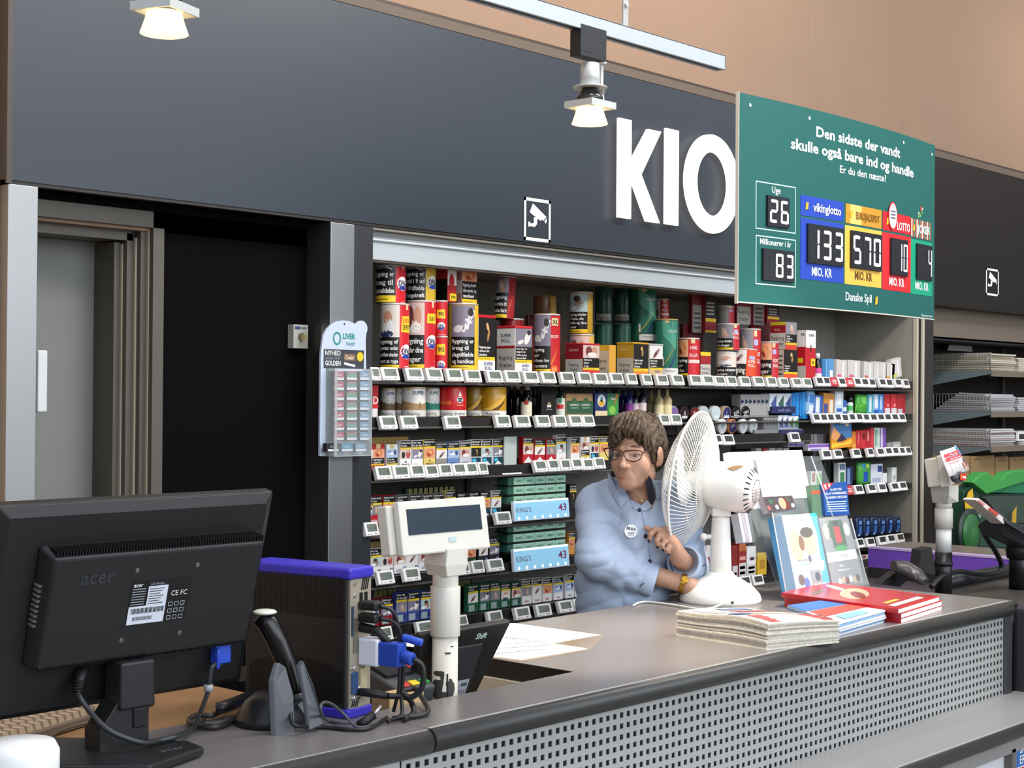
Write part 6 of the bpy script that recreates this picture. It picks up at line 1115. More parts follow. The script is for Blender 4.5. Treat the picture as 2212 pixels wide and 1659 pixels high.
b.rect(m_+.000, c_.z-.036, m_+.05, c_.z-.014, mat('8a6648'), .0012); b.text('Cedar', m_+.025, c_.z-.032, .014, WHT, .0016, w=.04, shear=.3, bold=0); b.poly([(m_+.0, c_.z-.042), (m_+.05, c_.z-.05), (m_+.05, c_.z-.058), (m_+.0, c_.z-.05)], WHT, .0014); b.ell(c_.x-.018, c_.z-.022, .015, .016, mat('e0c428'), .0018, 18); b.obj('poster', ob)
b = B(); a_ = U(702, 984); c_ = onY(804, 797, 3.843); b.box((a_.x, 3.842, a_.z), (c_.x, 3.845, c_.z), mat('d4dcdc', .08, a=.12, spec=.8)); b.box((a_.x, 3.842, a_.z), (a_.x+.012, 3.886, c_.z), mat('cfd4cc', .2, a=.55)); b.box((c_.x-.003, 3.842, a_.z), (c_.x, 3.886, c_.z), mat('e4e8e8', .2, a=.5)); b.box((a_.x, 3.842, a_.z-.003), (c_.x, 3.886, a_.z), mat('cfd4cc', .2, a=.6)); b.obj('clear_pocket', ob)
for ci, (x0, x1, cm, cs, nm) in enumerate(((718, 743, 'a83a60', '8c2a50', 'wine red'), (747, 771, '6a9080', '5a7a70', 'green and red'), (775.5, 799, '6f93b4', '5a7a9a', 'slate blue'))):
    for ri in range(7):
        y = 802+21.7*ri; a_ = onY(x0, y+19.5, 3.86); c_ = onY(x1, y, 3.86); w = c_.x-a_.x; h = c_.z-a_.z
        t = thing('tobacco_box', '%s small box, %s from top in the round-topped display' % (nm, ORD[ri]), 'box', 'small tobacco boxes in the display', loc=(a_.x, 3.858, a_.z))
        b = B(); b.box((0, 0, 0), (w, .024, h), mat('3a3840', .4)); b.obj('box', t, .003, 2)
        b = B(); b.map = flat((0, 0, 0), (1, 0, 0), (0, 0, 1), (0, -1, 0)); b.rect(.002, h*.32, w-.002, h*.97, mat(cm, .4), .0008); b.rect(.002, h*.05, w-.002, h*.32, mat('dfe2e6', .4), .001)
        if ci == 1: b.rect(.002, h*.86, w-.002, h*.98, mat('c03a3a', .4), .0012)
        else: b.text('Cedar', w*.5, h*.50, h*.28, WHT, .0014, w=w*.8, shear=.3, bold=0)
        b.obj('label_print', t)
for ci, (x0, x1, cm) in enumerate(((706, 731, '1c1c20'), (736, 762, '3a8aa8'), (766, 791, '7a96b0'))):
    a_ = onY(x0, 976, 3.85); c_ = onY(x1, 957, 3.85); w = c_.x-a_.x; h = c_.z-a_.z
    t = thing('tobacco_box', '%s small box in the lowest tray of the round-topped display' % ('black', 'bright blue', 'pale blue')[ci], 'box', 'small tobacco boxes in the display', loc=(a_.x, 3.848, a_.z)); b = B(); b.box((0, 0, 0), (w, .024, h), mat('3a3840', .4)); b.obj('box', t, .003, 2)
    b = B(); b.map = flat((0, 0, 0), (1, 0, 0), (0, 0, 1), (0, -1, 0)); b.rect(.002, h*.3, w-.002, h*.97, mat(cm, .4), .0008); b.rect(.002, h*.05, w-.002, h*.3, mat('dfe2e6', .4), .001); b.text('Cedar', w*.5, h*.48, h*.28, mat('c8dce8'), .0014, w=w*.8, shear=.3, bold=0); b.obj('label_print', t)
# ================================================================ table fan
fw = mat('ecebe4', .32); fan = thing('table_fan', 'white table fan with wire cage standing on the counter before the person', 'fan')
FB = onZ(1556, 1299, CT+.0); tF = (FB-Vector((0, 0, CAM_Z))).dot(cF)
rt = Vector((cR.x, cR.y, 0)).normalized(); fwv = Vector((cF.x, cF.y, 0)).normalized(); ZZ = Vector((0, 0, 1))
nF = (-rt*.90+fwv*.42+ZZ*.13).normalized()           # blowing direction
b = B(); b.lathe([(.128, 0), (.130, .010), (.125, .026), (.105, .048), (.075, .068), (.048, .082), (.038, .095)], FB, fw, n=40); b.obj('base', fan)
b = B(); b.lathe([(.037, .05), (.033, .16), (.0285, .262), (.027, .268)], FB, fw, n=24); b.cyl(FB+ZZ*.262, FB+ZZ*.285, .018, fw, 16); q = FB+ZZ*.205-rt*.04; b.cyl(q+rt*.02, q-rt*.01, .008, fw, 10); b.ball(q-rt*.014, (.012, .012, .012), fw); b.obj('post', fan)
RC = at(1496, 1038, tF+.045); RR = .222
u1 = nF.orthogonal().normalized(); u1 = (ZZ-nF*ZZ.dot(nF)).normalized(); u2 = nF.cross(u1)
def dome(s, depth, nw, tw, rin, name, lab_r, pw=1.6):
    b = B()
    for i in range(nw):
        a0 = 2*math.pi*i/nw; pts = []
        for k in range(9):
            f = k/8; r = rin+(RR-.002-rin)*f; a = a0+tw*(1-f)**1.2; h = depth*(1-(r/RR)**2.6)
            pts.append(RC+nF*(s*h)+(u1*math.cos(a)+u2*math.sin(a))*r)
        b.tube(pts, .00155, fw, 4)
    for r in (rin, .11, .16):
        h = depth*(1-(r/RR)**2.6)
        b.tube([RC+nF*(s*h)+(u1*math.cos(2*math.pi*i/36)+u2*math.sin(2*math.pi*i/36))*r for i in range(37)], .0014, fw, 4)
    return b.obj(name, fan)
dome(1, .075, 84, .75, .042, 'front_cage', 0); dome(-1, .062, 84, -.75, .05, 'rear_cage', 0)
b = B(); b.tube([RC+(u1*math.cos(2*math.pi*i/64)+u2*math.sin(2*math.pi*i/64))*RR for i in range(65)], .0048, fw, 8); b.obj('cage_rim', fan)
b = B(); b.lathe([(.042, 0), (.04, .004), (.0, .006)], RC+nF*.073, fw, nF, 24); b.obj('front_badge', fan)
b = B(); b.lathe([(.028, -.03), (.03, .0), (.026, .035), (.0, .045)], RC, fw, nF, 20); b.obj('blade_hub', fan)
for k in range(3):
    b = B(); a0 = 2*math.pi*k/3+.5; rg = []; n_ = 8
    vs = []; fs = []
    for i in range(n_+1):
        f = i/n_; r = .028+f*.145; wd = .55+.5*math.sin(math.pi*min(1, f*.85+.1))
        for j in range(7):
            g = j/6-.5; a = a0+g*wd*1.5+f*.25; vs.append(tuple(RC+(u1*math.cos(a)+u2*math.sin(a))*r+nF*(g*.045*(1-.3*f))))
    for i in range(n_):
        for j in range(6): q = i*7+j; fs.append((q, q+1, q+8, q+7))
    b.add(vs, fs, mat('f4f6f6', .3), True); o = b.obj('blade', fan); m = o.modifiers.new('thick', 'SOLIDIFY'); m.thickness = .002
b = B(); mo = RC-nF*.062
b.lathe([(.05, .02), (.062, .0), (.066, -.015), (.072, -.02), (.076, -.045), (.077, -.12), (.070, -.150), (.05, -.168), (.0, -.172)], mo+nF*.02, fw, nF, 40); b.obj('motor_housing', fan)
b = B(); b.T = None
ma = mo+nF*.02
for k in range(22):
    a = 2*math.pi*k/22; dn = u1*math.cos(a)+u2*math.sin(a); b.tube([ma-nF*.1688+dn*.034, ma-nF*.1600+dn*.058, ma-nF*.1505+dn*.0705], .0024, mat('1c1c1c', .6), 6)
b.obj('motor_vents', fan)
b = B(); bp = onto = at(1612, 1027, tF-.05); mm_ = ma
def mpt(h, a): # point on the motor surface
    return ma-nF*h+(u1*math.cos(a)+u2*math.sin(a))*.0798
pt = [(.115, .62), (.128, .40), (.142, .30), (.146, .42), (.137, .62), (.128, .78), (.120, .70), (.112, .74)]
tow = (-(ma-Vector((0, 0, CAM_Z)))).normalized(); aa = math.atan2(tow.dot(u2), tow.dot(u1)); sg_ = 1 if aa > 0 else -1
b.add([tuple(mpt((h-.12)*1.35+.092, sg_*a*1.0)) for h, a in pt], [tuple(range(len(pt)))], mat('8a6a48', .6)); b.obj('broken_grip_hole', fan)
b = B(); b.box((-.03, -.02, 0), (.03, .02, .03), fw); b.v = [tuple(FB+ZZ*(.27+v[2])+rt*v[0]+fwv*v[1]) for v in b.v]; b.obj('tilt_bracket', fan, .006)
b = B(); q = FB-fwv*.1+rt*.02; b.cyl(q+ZZ*.014-fwv*.02, q+ZZ*.014-fwv*.034, .004, mat('2a2a2a'), 10); b.obj('cord_socket', fan)
cable([FB-fwv*.12-rt*.0+ZZ*.012, onZ(1520, 1316, .955), onZ(1450, 1306, .955), onZ(1400, 1300, .955), onZ(1380, 1302, .955), onZ(1368, 1308, .955)], .0032, 'fan_cable', 'white fan cable curling over the counter to the left', c='e4e0d6')
# ================================================================ track lights
tr = thing('light_track', 'pale grey track rail hanging above the counter', 'track'); zt0 = 2.541; zt1 = 2.582; yt0, yt1 = 2.50, 2.535
al = mat('c2cbd1', .38, .3)
b = B(); b.box((.6, yt0, zt0+.004), (3.69, yt0+.004, zt1), al); b.box((.6, yt1-.004, zt0+.004), (3.69, yt1, zt1), al); b.box((.6, yt0, zt1-.004), (3.69, yt1, zt1), al); b.box((.6, yt0+.004, zt0+.014), (3.69, yt1-.004, zt0+.018), mat('6a5f58', .5)); b.box((.6, yt0, zt0), (3.69, yt0+.009, zt0+.005), al); b.box((.6, yt1-.009, zt0), (3.69, yt1, zt0+.005), al); b.box((3.685, yt0, zt0), (3.692, yt1, zt1), al)
b.obj('rail', tr, .001)
b = B(); hx = onY(1350, 30, 2.517).x; b.box((hx-.011, 2.514, zt1-.03), (hx+.011, 2.518, zt1+.075), mat('b8bcb8', .4, .4)); b.cyl((hx, 2.508, zt1+.06), (hx, 2.514, zt1+.06), .006, mat('d8d8d8', .3, .8), 12); b.tube([(hx, 2.516, zt1+.075), (hx-.003, 2.516, zt1+.09), (hx, 2.516, zt1+.11), (hx, 2.516, 4.6)], .0012, mat('d8d4c8', .4), 5); b.box((hx-1.6, 2.516, zt1), (hx-1.597, 2.519, 4.6), mat('d8d4c8', .4)); b.obj('hanger', tr)
def lamp(px, py, lab, rot, tl):
    c = onY(px, py, 2.5); t = thing('track_spotlight', lab, 'spotlight', 'spotlights on the track', loc=(c.x, 2.517, c.z)); t.rotation_euler = (0, 0, rot)
    dkb = mat('25272a', .4); w_ = mat('d4d6d4', .35, .2)
    b = B(); b.box((.0-.03+tl, -.018, .145), (.075+tl, .018, zt0-c.z+.012), dkb); b.box((.0-.02+tl, -.019, .158), (.03+tl, -.0175, .1595), blk); b.obj('adapter', t, .002)
    b = B(); b.cyl((.048, 0, .146), (.048, 0, .14), .013, w_, 14); b.box((.043, -.002, .05), (.053, .002, .142), w_); b.cyl((.048, -.006, .07), (.048, .006, .07), .008, mat('8a8a88', .3, .6), 12); b.prism([(.053, -.003, .075), (.058, -.003, .04), (.052, -.003, .04), (.035, -.003, .075)], (0, .006, 0), w_); b.obj('arm', t)
    b = B(); b.cyl((0, 0, .075), (0, 0, .135), .027, w_, 28, .024); b.lathe([(.045, 0), (.045, .003), (.027, .004)], (0, 0, .071), w_, n=28); b.obj('housing', t)
    b = B(); b.lathe([(.036, 0), (.034, .012), (.024, .026), (.020, .034)], (0, 0, .036), mat('4a4a4a', .15, .7), n=24); b.obj('reflector_back', t)
    b = B(); b.box((-.048, -.046, .018), (.052, -.040, .035), w_); b.box((-.048, .04, .018), (.052, .046, .035), w_); b.box((-.048, -.04, .018), (-.042, .04, .035), w_); b.box((.046, -.04, .018), (.052, .04, .035), w_); b.cyl((.052, 0, .026), (.064, 0, .026), .004, mat('9a9a98', .3, .6), 8); b.obj('square_frame', t)
    b = B(); b.lathe([(.047, -.022), (.038, .004), (.034, .02)], (0, 0, 0), mat('ffdfa0', .3, em=1.7), n=32, caps=False); b.obj('glass_shade', t).modifiers.new('t', 'SOLIDIFY').thickness = .0015
    b = B(); b.lathe([(.030, 0), (.0, .001)], (0, 0, .008), mat('fff4dc', .3, em=4.0), n=24); b.obj('bulb', t)
lamp(366, 46, 'track spotlight at the top left, its frame cut by the picture edge', .35, -.03)
lamp(1285, 248, 'track spotlight under the black adapter left of the big letters', 0, -.03)
# ================================================================ green lottery board
lb = thing('lottery_board', 'hanging green lottery board with jackpot figures and Danish text', 'sign')
SX0, SX1, SZ0, SZ1, SY, BUL = 4.14, 5.49, 1.903, 2.576, 2.752, .035
def sY(x): s_ = (x-SX0)/(SX1-SX0); return SY-BUL*4*s_*(1-s_)
def sg(zx, zy):
    px, py = 1580+.3254*zx, 180+.3254*zy; y = SY
    for _ in range(6): p = onY(px, py, y); y = sY(p.x)
    return p.x, p.z
smap = lambda u, v, d: Vector((u, sY(u)-d, v))
gm = mat('17605a', .45)
nt_ = gm.node_tree
b = B(); n = 28; vs = []
for i in range(n+1):
    x = SX0+(SX1-SX0)*i/n; y = sY(x); vs += [(x, y, SZ0), (x, y, SZ1), (x, y+.01, SZ1), (x, y+.01, SZ0)]
fs = []
for i in range(n):
    k = 4*i
    for a in range(4): c = (a+1) % 4; fs.append((k+a, k+c, k+4+c, k+4+a))
b.add(vs, [f[::-1] for f in fs], gm); cb_ = mat('d8d0c0', .5); b.add([vs[0], vs[1], vs[2], vs[3]], [(0, 1, 2, 3)], cb_); b.add(vs[-4:], [(3, 2, 1, 0)], cb_); b.obj('panel', lb)
b = B(); b.box((SX0-.003, SY-.001, SZ0-.003), (SX0, SY+.011, SZ1+.003), cb_)
for i in range(n): x0 = SX0+(SX1-SX0)*i/n; x1 = SX0+(SX1-SX0)*(i+1)/n; b.add([(x0, sY(x0)-.0006, SZ0), (x1, sY(x1)-.0006, SZ0), (x1, sY(x1)-.0006, SZ0+.004), (x0, sY(x0)-.0006, SZ0+.004)], [(0, 1, 2, 3)], cb_)
b.obj('edge', lb)
b = B(); b.map = smap; b.seg = .05
wt = mat('f4f8f4', .5)
def sline(t, a, c, hgt, bold=.035, col=wt):
    (x0, z0), (x1, z1) = sg(*a), sg(*c); h = hgt
    vs, fs, tw = glyphs(t, bold, 0); kx = (x1-x0)/tw; b.add([b.map(x0+x*kx, z0+(z1-z0)*(x/tw)+y*h, .001) for x, y in vs], fs, col)
sline('Den sidste der vandt', (562, 352), (1118, 495), .036, .035); b.obj('headline', lb); b = B(); b.map = smap; b.seg = .05; sline('skulle også bare ind og handle', (393, 430), (1207, 625), .036, .035); b.obj('headline', lb); b = B(); b.map = smap; b.seg = .05; sline('Er du den næste?', (718, 592), (1025, 655), .026, .02)
b.obj('headline', lb)
def sbx(a, c):
    (x0, z1), (x1, z0) = sg(*a), sg(*c); return x0, z0, x1, z1
SEG = {'0': 'abcdef', '1': 'bc', '2': 'abged', '3': 'abgcd', '4': 'fgbc', '5': 'afgcd', '6': 'afgecd', '7': 'abc', '8': 'abcdefg', '9': 'abcdfg', ' ': ''}
def digits(b, x0, z0, x1, z1, txt):
    n = len(txt); w = (x1-x0)/n; h = z1-z0; b.rect(x0, z0, x1, z1, mat('16191f', .5), .008)
    for i in range(n):
        xa = x0+w*i+w*.16; xb = x0+w*(i+1)-w*.1; za = z0+h*.12; zb = z1-h*.12; zm = (za+zb)/2; s_ = w*.17; g = s_*.35
        def seg(pts, on): b.poly(pts, mat('f6f6f6', .5) if on else mat('1e2229', .5), .0088 if on else .0083)
        on = SEG[txt[i]]
        for nm, zz in (('a', zb), ('g', zm), ('d', za)):
            off = {'a': -s_/2, 'g': 0, 'd': s_/2}[nm]; z_ = zz+off
            seg([(xa+s_*.9, z_-s_/2), (xb-s_*.9, z_-s_/2), (xb-s_*.5, z_), (xb-s_*.9, z_+s_/2), (xa+s_*.9, z_+s_/2), (xa+s_*.5, z_)], nm in on)
        for nm, x, lo, hi in (('f', xa, zm, zb), ('e', xa, za, zm), ('b', xb-s_, zm, zb), ('c', xb-s_, za, zm)):
            seg([(x, lo+g), (x+s_*.5, lo+g*.2), (x+s_, lo+g), (x+s_, hi-g), (x+s_*.5, hi-g*.2), (x, hi-g)], nm in on)
def dpanel(a, c, txt, nm='number_panel'):
    x0, z0, x1, z1 = sbx(a, c); b = B(); b.map = smap; b.seg = .05
    vs = [b.map(x, z, d) for d in (.0, .008) for x, z in ((x0, z0), (x1, z0), (x1, z1), (x0, z1))]; b.add(vs, [(0, 1, 5, 4), (1, 2, 6, 5), (2, 3, 7, 6), (3, 0, 4, 7)], mat('0f1114', .5))
    digits(b, x0, z0, x1, z1, txt); b.obj(nm, lb)
b = B(); b.map = smap; b.seg = .05
for a, c in (((160, 645), (424, 1000)), ((160, 1005), (424, 1357))): x0, z0, x1, z1 = sbx(a, c); b.frame(x0, z0, x1, z1, .004, mat('bfe8dc', .5), .001)
x, z = sg(296, 730); b.text('Uge', x, z, .022, wt, .001); x, z = sg(294, 1078); b.text('Millionærer i år', x, z, .020, wt, .001, w=.235)
b.obj('week_boxes', lb)
flag = lambda b, x, z, s_: (b.poly([(x-s_*.5, z-s_*.8), (x+s_*.4, z-s_*.6), (x+s_*.6, z+s_*.8), (x-s_*.3, z+s_*.6)], mat('f0b82c', .4), .003), b.poly([(x-s_*.2, z-s_*.3), (x+s_*.2, z), (x-s_*.1, z+s_*.3), (x+s_*.1, z)], mat('fae0a0', .4), .0035))
for (ha, hc, pa, pc_, hcol, pcol, na, nc, num, htx, mio, mt_) in (
  ((457, 762), (742, 902), (457, 890), (742, 1328), '2348b8', '2348b8', (497, 930), (732, 1220), ' 133'[0:4], 'vikinglotto', (598, 1282), 'f4f8f4'),
  ((757, 812), (995, 945), (752, 940), (993, 1360), 'd0962c', 'f0c050', (785, 975), (983, 1252), '570', 'EUROJACKPOT', (875, 1308), '5a3c14'),
  ((1003, 862), (1188, 992), (1000, 985), (1188, 1392), 'd6262c', 'd6262c', (1050, 1025), (1158, 1285), ' 10', 'LOTTO', (1095, 1345), 'f4f8f4'),
  ((1190, 910), (1325, 1030), (1190, 1030), (1330, 1416), 'a8483c', '12a07a', (1222, 1062), (1320, 1316), '  4', 'JOKER', (1262, 1372), 'f4f8f4')):
    b = B(); b.map = smap; b.seg = .05
    x0, z0, x1, z1 = sbx(pa, pc_); b.rect(x0, z0, x1, z1, mat(pcol, .45), .001)
    hx0_, hz0, hx1_, hz1 = sbx(ha, hc); hz0 = z1+.008; b.rect(hx0_, hz0, hx1_, hz0+.068, mat(hcol, .4), .001); hm = hz0+.034
    if htx == 'JOKER':
        for i in range(8): b.rect(hx0_+(hx1_-hx0_)*(i+.1)/8, hz0, hx0_+(hx1_-hx0_)*(i+.55)/8, hz0+.068, mat('2a9a78' if i % 2 else 'e8d8c8', .4), .0015)
        for k in range(7): b.ell(x0+.085+.016*math.cos(k*1.3)*(1+.3*(k % 2)), hz0+.098+.018*math.sin(k*1.7), .006, .006, mat(('7ac850', 'c83a3a', 'e8e0c0')[k % 3], .4), .001, 8)
    if htx == 'EUROJACKPOT': b.rect(hx0_+.03, hz0, hx0_+.11, hz0+.068, mat('f0cc70', .3), .0012)
    flag(b, hx0_+(.035 if htx != 'JOKER' else .022), hm, .017)
    b.text(htx, hx0_+(hx1_-hx0_)*(.60 if htx != 'LOTTO' else .72), hm-(.014 if htx != 'LOTTO' else .024), .030 if htx != 'EUROJACKPOT' else .026, mat('8a5a14' if htx == 'EUROJACKPOT' else 'f6f8f8', .45), .003, w=(hx1_-hx0_)*(.66 if htx != 'LOTTO' else .46), bold=.03)
    if htx == 'LOTTO': cx_ = hx0_+.075; b.ell(cx_, hm+.022, .036, .052, mat('d6262c', .4), .004, 22); b.ell(cx_, hm+.022, .031, .046, WHT, .005, 22); [b.rect(cx_-.018, hm+.012+.012*k, cx_+.018, hm+.017+.012*k, mat('5a5a78', .4), .006) for k in range(3)]
    x, z = sg(*mio); b.text('MIO. KR', x, z, .030, mat(mt_, .5), .002, w=.125, bold=.03)
    b.obj('jackpot_field', lb); dpanel(na, nc, num.strip() if len(num.strip()) == 3 else num)
dpanel((230, 742), (372, 965), '26'); dpanel((200, 1095), (402, 1325), ' 83')
b = B(); b.map = smap; b.seg = .05
x, z = sg(845, 1448); b.text('Danske Spil', x, z, .030, wt, .001, w=.185, bold=.02); x, z = sg(957, 1450); flag(b, x, z+.004, .020); x, z = sg(1296, 1550); b.text('Måtte Danmark vinde', x, z, .009, wt, .001, w=.16, bold=0); b.obj('logo_line', lb)
for p in ((122, 145), (515, 232), (1140, 393), (1328, 472)): x, z = sg(*p); b = B(); b.map = smap; b.seg = .05; b.ell(x, z, .006, .006, wt, .002, 10); b.obj('rivet', lb)
b = B()
for zx in (515, 1140): x, z = sg(zx, 300); b.tube([(x, sY(x)-.002, z+.02), (x, sY(x)+.004, SZ1), (x, sY(x)+.005, 4.6)], .0004, mat('7a6a5c'), 4)
b.obj('hanging_wire', lb)
# ================================================================ right-hand checkout
rc = thing('second_checkout', 'dark neighbouring checkout desk behind the right end of the counter', 'checkout')
b = B(); b.box((4.86, 2.0, .83), (6.1, 2.75, .872), mat('4a4640', .4)); b.box((4.86, 2.1, 0), (6.0, 2.7, .83), mat('2c2b2b', .5)); b.obj('desk', rc, .004)
b = B(); b.box((4.82, 1.75, .60), (4.9, 2.14, .93), mat('33353a', .35)); b.obj('end_panel', rc, .02, 3)
tp = 5.68; 
q = onY(2038, 1230, 2.62); cp = thing('customer_display', 'cream customer display on a white pole with a bent advertising card at right', 'display'); CX, CY = q.x, 2.62
zz_ = lambda py: onY(2038, py, 2.62).z
b = B(); b.cyl((CX, CY, .872), (CX, CY, zz_(1192)), .031, blk, 22); b.cyl((CX, CY, zz_(1222)), (CX, CY, zz_(1212)), .033, pb, 22); b.obj('pole_foot', cp)
b = B(); b.cyl((CX, CY, zz_(1192)), (CX, CY, zz_(1140)), .0285, mat('dcdcd8', .4), 22); b.obj('pole', cp)
b = B(); b.cyl((CX, CY, zz_(1141)), (CX, CY, zz_(1098)), .033, cream, 22); b.cyl((CX, CY, zz_(1098)), (CX, CY, zz_(1084)), .030, cream, 22); b.obj('sleeve', cp)
b = B(); b.rings([[(CX-.03, CY-.03, zz_(1086)), (CX+.03, CY-.03, zz_(1086)), (CX+.03, CY+.03, zz_(1086)), (CX-.03, CY+.03, zz_(1086))], [(CX-.05, CY-.045, zz_(1068)), (CX+.036, CY-.04, zz_(1084)), (CX+.036, CY+.03, zz_(1084)), (CX-.04, CY+.03, zz_(1068))], [(CX-.05, CY-.045, zz_(1048)), (CX+.036, CY-.04, zz_(1048)), (CX+.036, CY+.03, zz_(1048)), (CX-.05, CY+.03, zz_(1048))]], cream, True, False); b.obj('tilt_joint', cp)
b = B(); h_ = onY(1998, 1050, CY); T = Matrix.Translation((CX, CY, zz_(1050))) @ Matrix.Rotation(math.radians(20), 4, 'Z') @ Matrix.Rotation(-.15, 4, 'X')
b.T = T; b.box((-.10, -.03, 0), (.10, .0, .115), cream); b.box((-.10, .0, .005), (.085, .045, .108), mat('cfcabc', .45)); b.obj('head', cp, .004)
b = B(); b.T = T; b.box((-.085, -.0315, .045), (.08, -.03, .1), mat('3a4248', .15)); b.obj('screen', cp)
ad = thing('advertising_card', 'curved red white and blue advertising card clipped to the right display', 'card')
b = B(); A_ = [onY(2030, 975, 2.56), onY(2062, 962, 2.60), onY(2094, 1012, 2.56), onY(2050, 1030, 2.52)]
def adm(u, v, d): p = A_[3]*(1-u)*(1-v)+A_[2]*u*(1-v)+A_[0]*(1-u)*v+A_[1]*u*v; return p+Vector((-.3, -.9, .2))*(.035*math.sin(math.pi*u)+d)
b.map = adm
for i in range(8): b.add([adm(i/8, 0, 0), adm((i+1)/8, 0, 0), adm((i+1)/8, 1, 0), adm(i/8, 1, 0)], [(0, 1, 2, 3)], mat('f0ece8', .35), True)
o = b.obj('card', ad); o.modifiers.new('t', 'SOLIDIFY').thickness = .002
b = B(); b.map = adm; b.seg = .2; b.rect(.55, .6, 1, 1, mat('7ab0e8', .35), .003); b.rect(.05, .72, .6, .84, mat('d83a44', .35), .004); b.rect(.05, .56, .62, .68, mat('d83a44', .35), .004); b.rect(.5, .1, .98, .35, mat('e8a080', .35), .0035); b.rect(.62, .15, .72, .5, mat('5a5a8a', .35), .004); b.rect(.74, .25, .98, .4, mat('d05040', .35), .004); b.text('Nu kan', .32, .74, .07, WHT, .006, w=.4); b.text('du få nye', .33, .58, .07, WHT, .006, w=.45); b.rect(.1, .45, .4, .48, mat('d87a80'), .004); b.obj('print', ad)
b = B(); c_ = onY(2069, 1030, 2.52); b.ball(c_, (.045, .02, .024), mat('4a4c52', .25)); b.obj('clip', ad)
b = B(); b.map = lambda u, v, d: c_+Vector((u*.95-.0, -.021-d, v-.1*u)); b.rect(-.026, -.012, .026, .012, mat('d8382c', .4, ), .0); b.ell(-.016, 0, .006, .008, mat('f0a030', .4), .001, 8); b.rect(-.006, -.004, .02, .004, WHT, .001); b.obj('badge', ad)
# scanner on the right desk
rs_ = thing('barcode_scanner', 'dark hand scanner lying head up on the right checkout desk', 'scanner')
b = B(); b.tube([onY(1930, 1222, 2.72), onY(1955, 1228, 2.70), onY(1980, 1242, 2.66), onY(1998, 1258, 2.62)], [.022, .035, .032, .018], mat('4a4542', .3), 12, flat=.8); b.obj('head', rs_)
b = B(); b.prism([onY(1900, 1262, 2.74), onY(1945, 1268, 2.72), onY(1965, 1248, 2.72), onY(1935, 1235, 2.74)], (.02, .04, 0), blk); b.obj('stand', rs_, .003)
b = B(); b.map = flat(onY(1975, 1252, 2.605), (1, 0, 0), (0, 0, 1), (0, -1, 0)); b.poly([(-.02, .03), (-.012, .036), (.014, -.002), (.008, .012)], mat('c8c8cc'), .002); b.obj('stripe', rs_)
b = B(); b.prism([onY(1985, 1235, 2.75), onY(2025, 1242, 2.75), onY(2012, 1182, 2.78), onY(1990, 1188, 2.78)], (.02, .05, .0), mat('1c1c1e', .4)); tag(b.obj('small_screen'), 'small black tilted screen beside the right pole, seen from its side', 'screen')
# till screen arm seen on the far right
t = thing('till_screen', 'black till screen on a thick round arm at the right picture edge', 'screen')
b = B(); b.prism([onY(2128, 1075, 2.5), onY(2175, 1130, 2.45), onY(2260, 1185, 2.4), onY(2260, 1150, 2.4), onY(2180, 1125, 2.45)], (.02, .06, 0), mat('2a2c30', .4)); b.prism([onY(2160, 1140, 2.5), onY(2180, 1125, 2.45), onY(2260, 1150, 2.4), onY(2260, 1200, 2.4), onY(2170, 1158, 2.5)], (.02, .1, 0), mat('43474c', .35)); b.obj('housing', t, .003)
b = B(); q = onY(2204, 1200, 2.5); b.cyl((q.x, 2.5, .872), (q.x, 2.5, q.z+.04), .042, blk, 24); b.lathe([(.05, 0), (.055, .03), (.05, .06)], (q.x, 2.5, q.z-.01), pb, n=24); b.obj('arm', t)
t = thing('advertising_card', 'glossy printed card seen nearly edge on above the right till screen', 'card'); P4 = [onY(2107, 1077, 2.46), onY(2112, 1075, 2.48), onY(2172, 1128, 2.46), onY(2165, 1130, 2.44)]
b = B(); b.prism([onY(2107, 1080, 2.46), onY(2114, 1076, 2.46), onY(2173, 1122, 2.46), onY(2168, 1132, 2.46)], (0, .05, 0), mat('e8dcd4', .3)); b.map = flat(P4[0], P4[2]-P4[0], P4[1]-P4[0], (0, -1, 0)); b.obj('card', t)
b = B(); b.prism([onY(2135, 1100, 2.455), onY(2140, 1096, 2.455), onY(2158, 1110, 2.455), onY(2153, 1116, 2.455)], (0, .002, 0), mat('c8584a', .3)); b.prism([onY(2112, 1082, 2.455), onY(2116, 1080, 2.455), onY(2128, 1089, 2.455), onY(2124, 1093, 2.455)], (0, .002, 0), mat('d88a8a', .3)); b.obj('print', t)
cable([onY(2150, 1125, 2.6), onY(2128, 1130, 2.6), onY(2128, 1155, 2.6), onY(2150, 1190, 2.6), onY(2163, 1220, 2.6), onY(2155, 1238, 2.6), onY(2110, 1240, 2.6), onY(2070, 1234, 2.6), onY(2035, 1245, 2.6), onY(2012, 1268, 2.6)], .010, 'till_cable', 'thick black cable curving down from the right till screen', c='1c1d20')
b = B(); a_ = onY(2030, 1262, 2.70); b.cyl((a_.x, 2.70, .90), (a_.x+.62, 2.70, .90), .025, mat('2a2b2e', .25), 18); b.box((a_.x, 2.69, .872), (a_.x+.6, 2.71, .90), blk); tag(b.obj('belt_roller'), 'shiny dark roller bar at the end of the conveyor', 'roller')
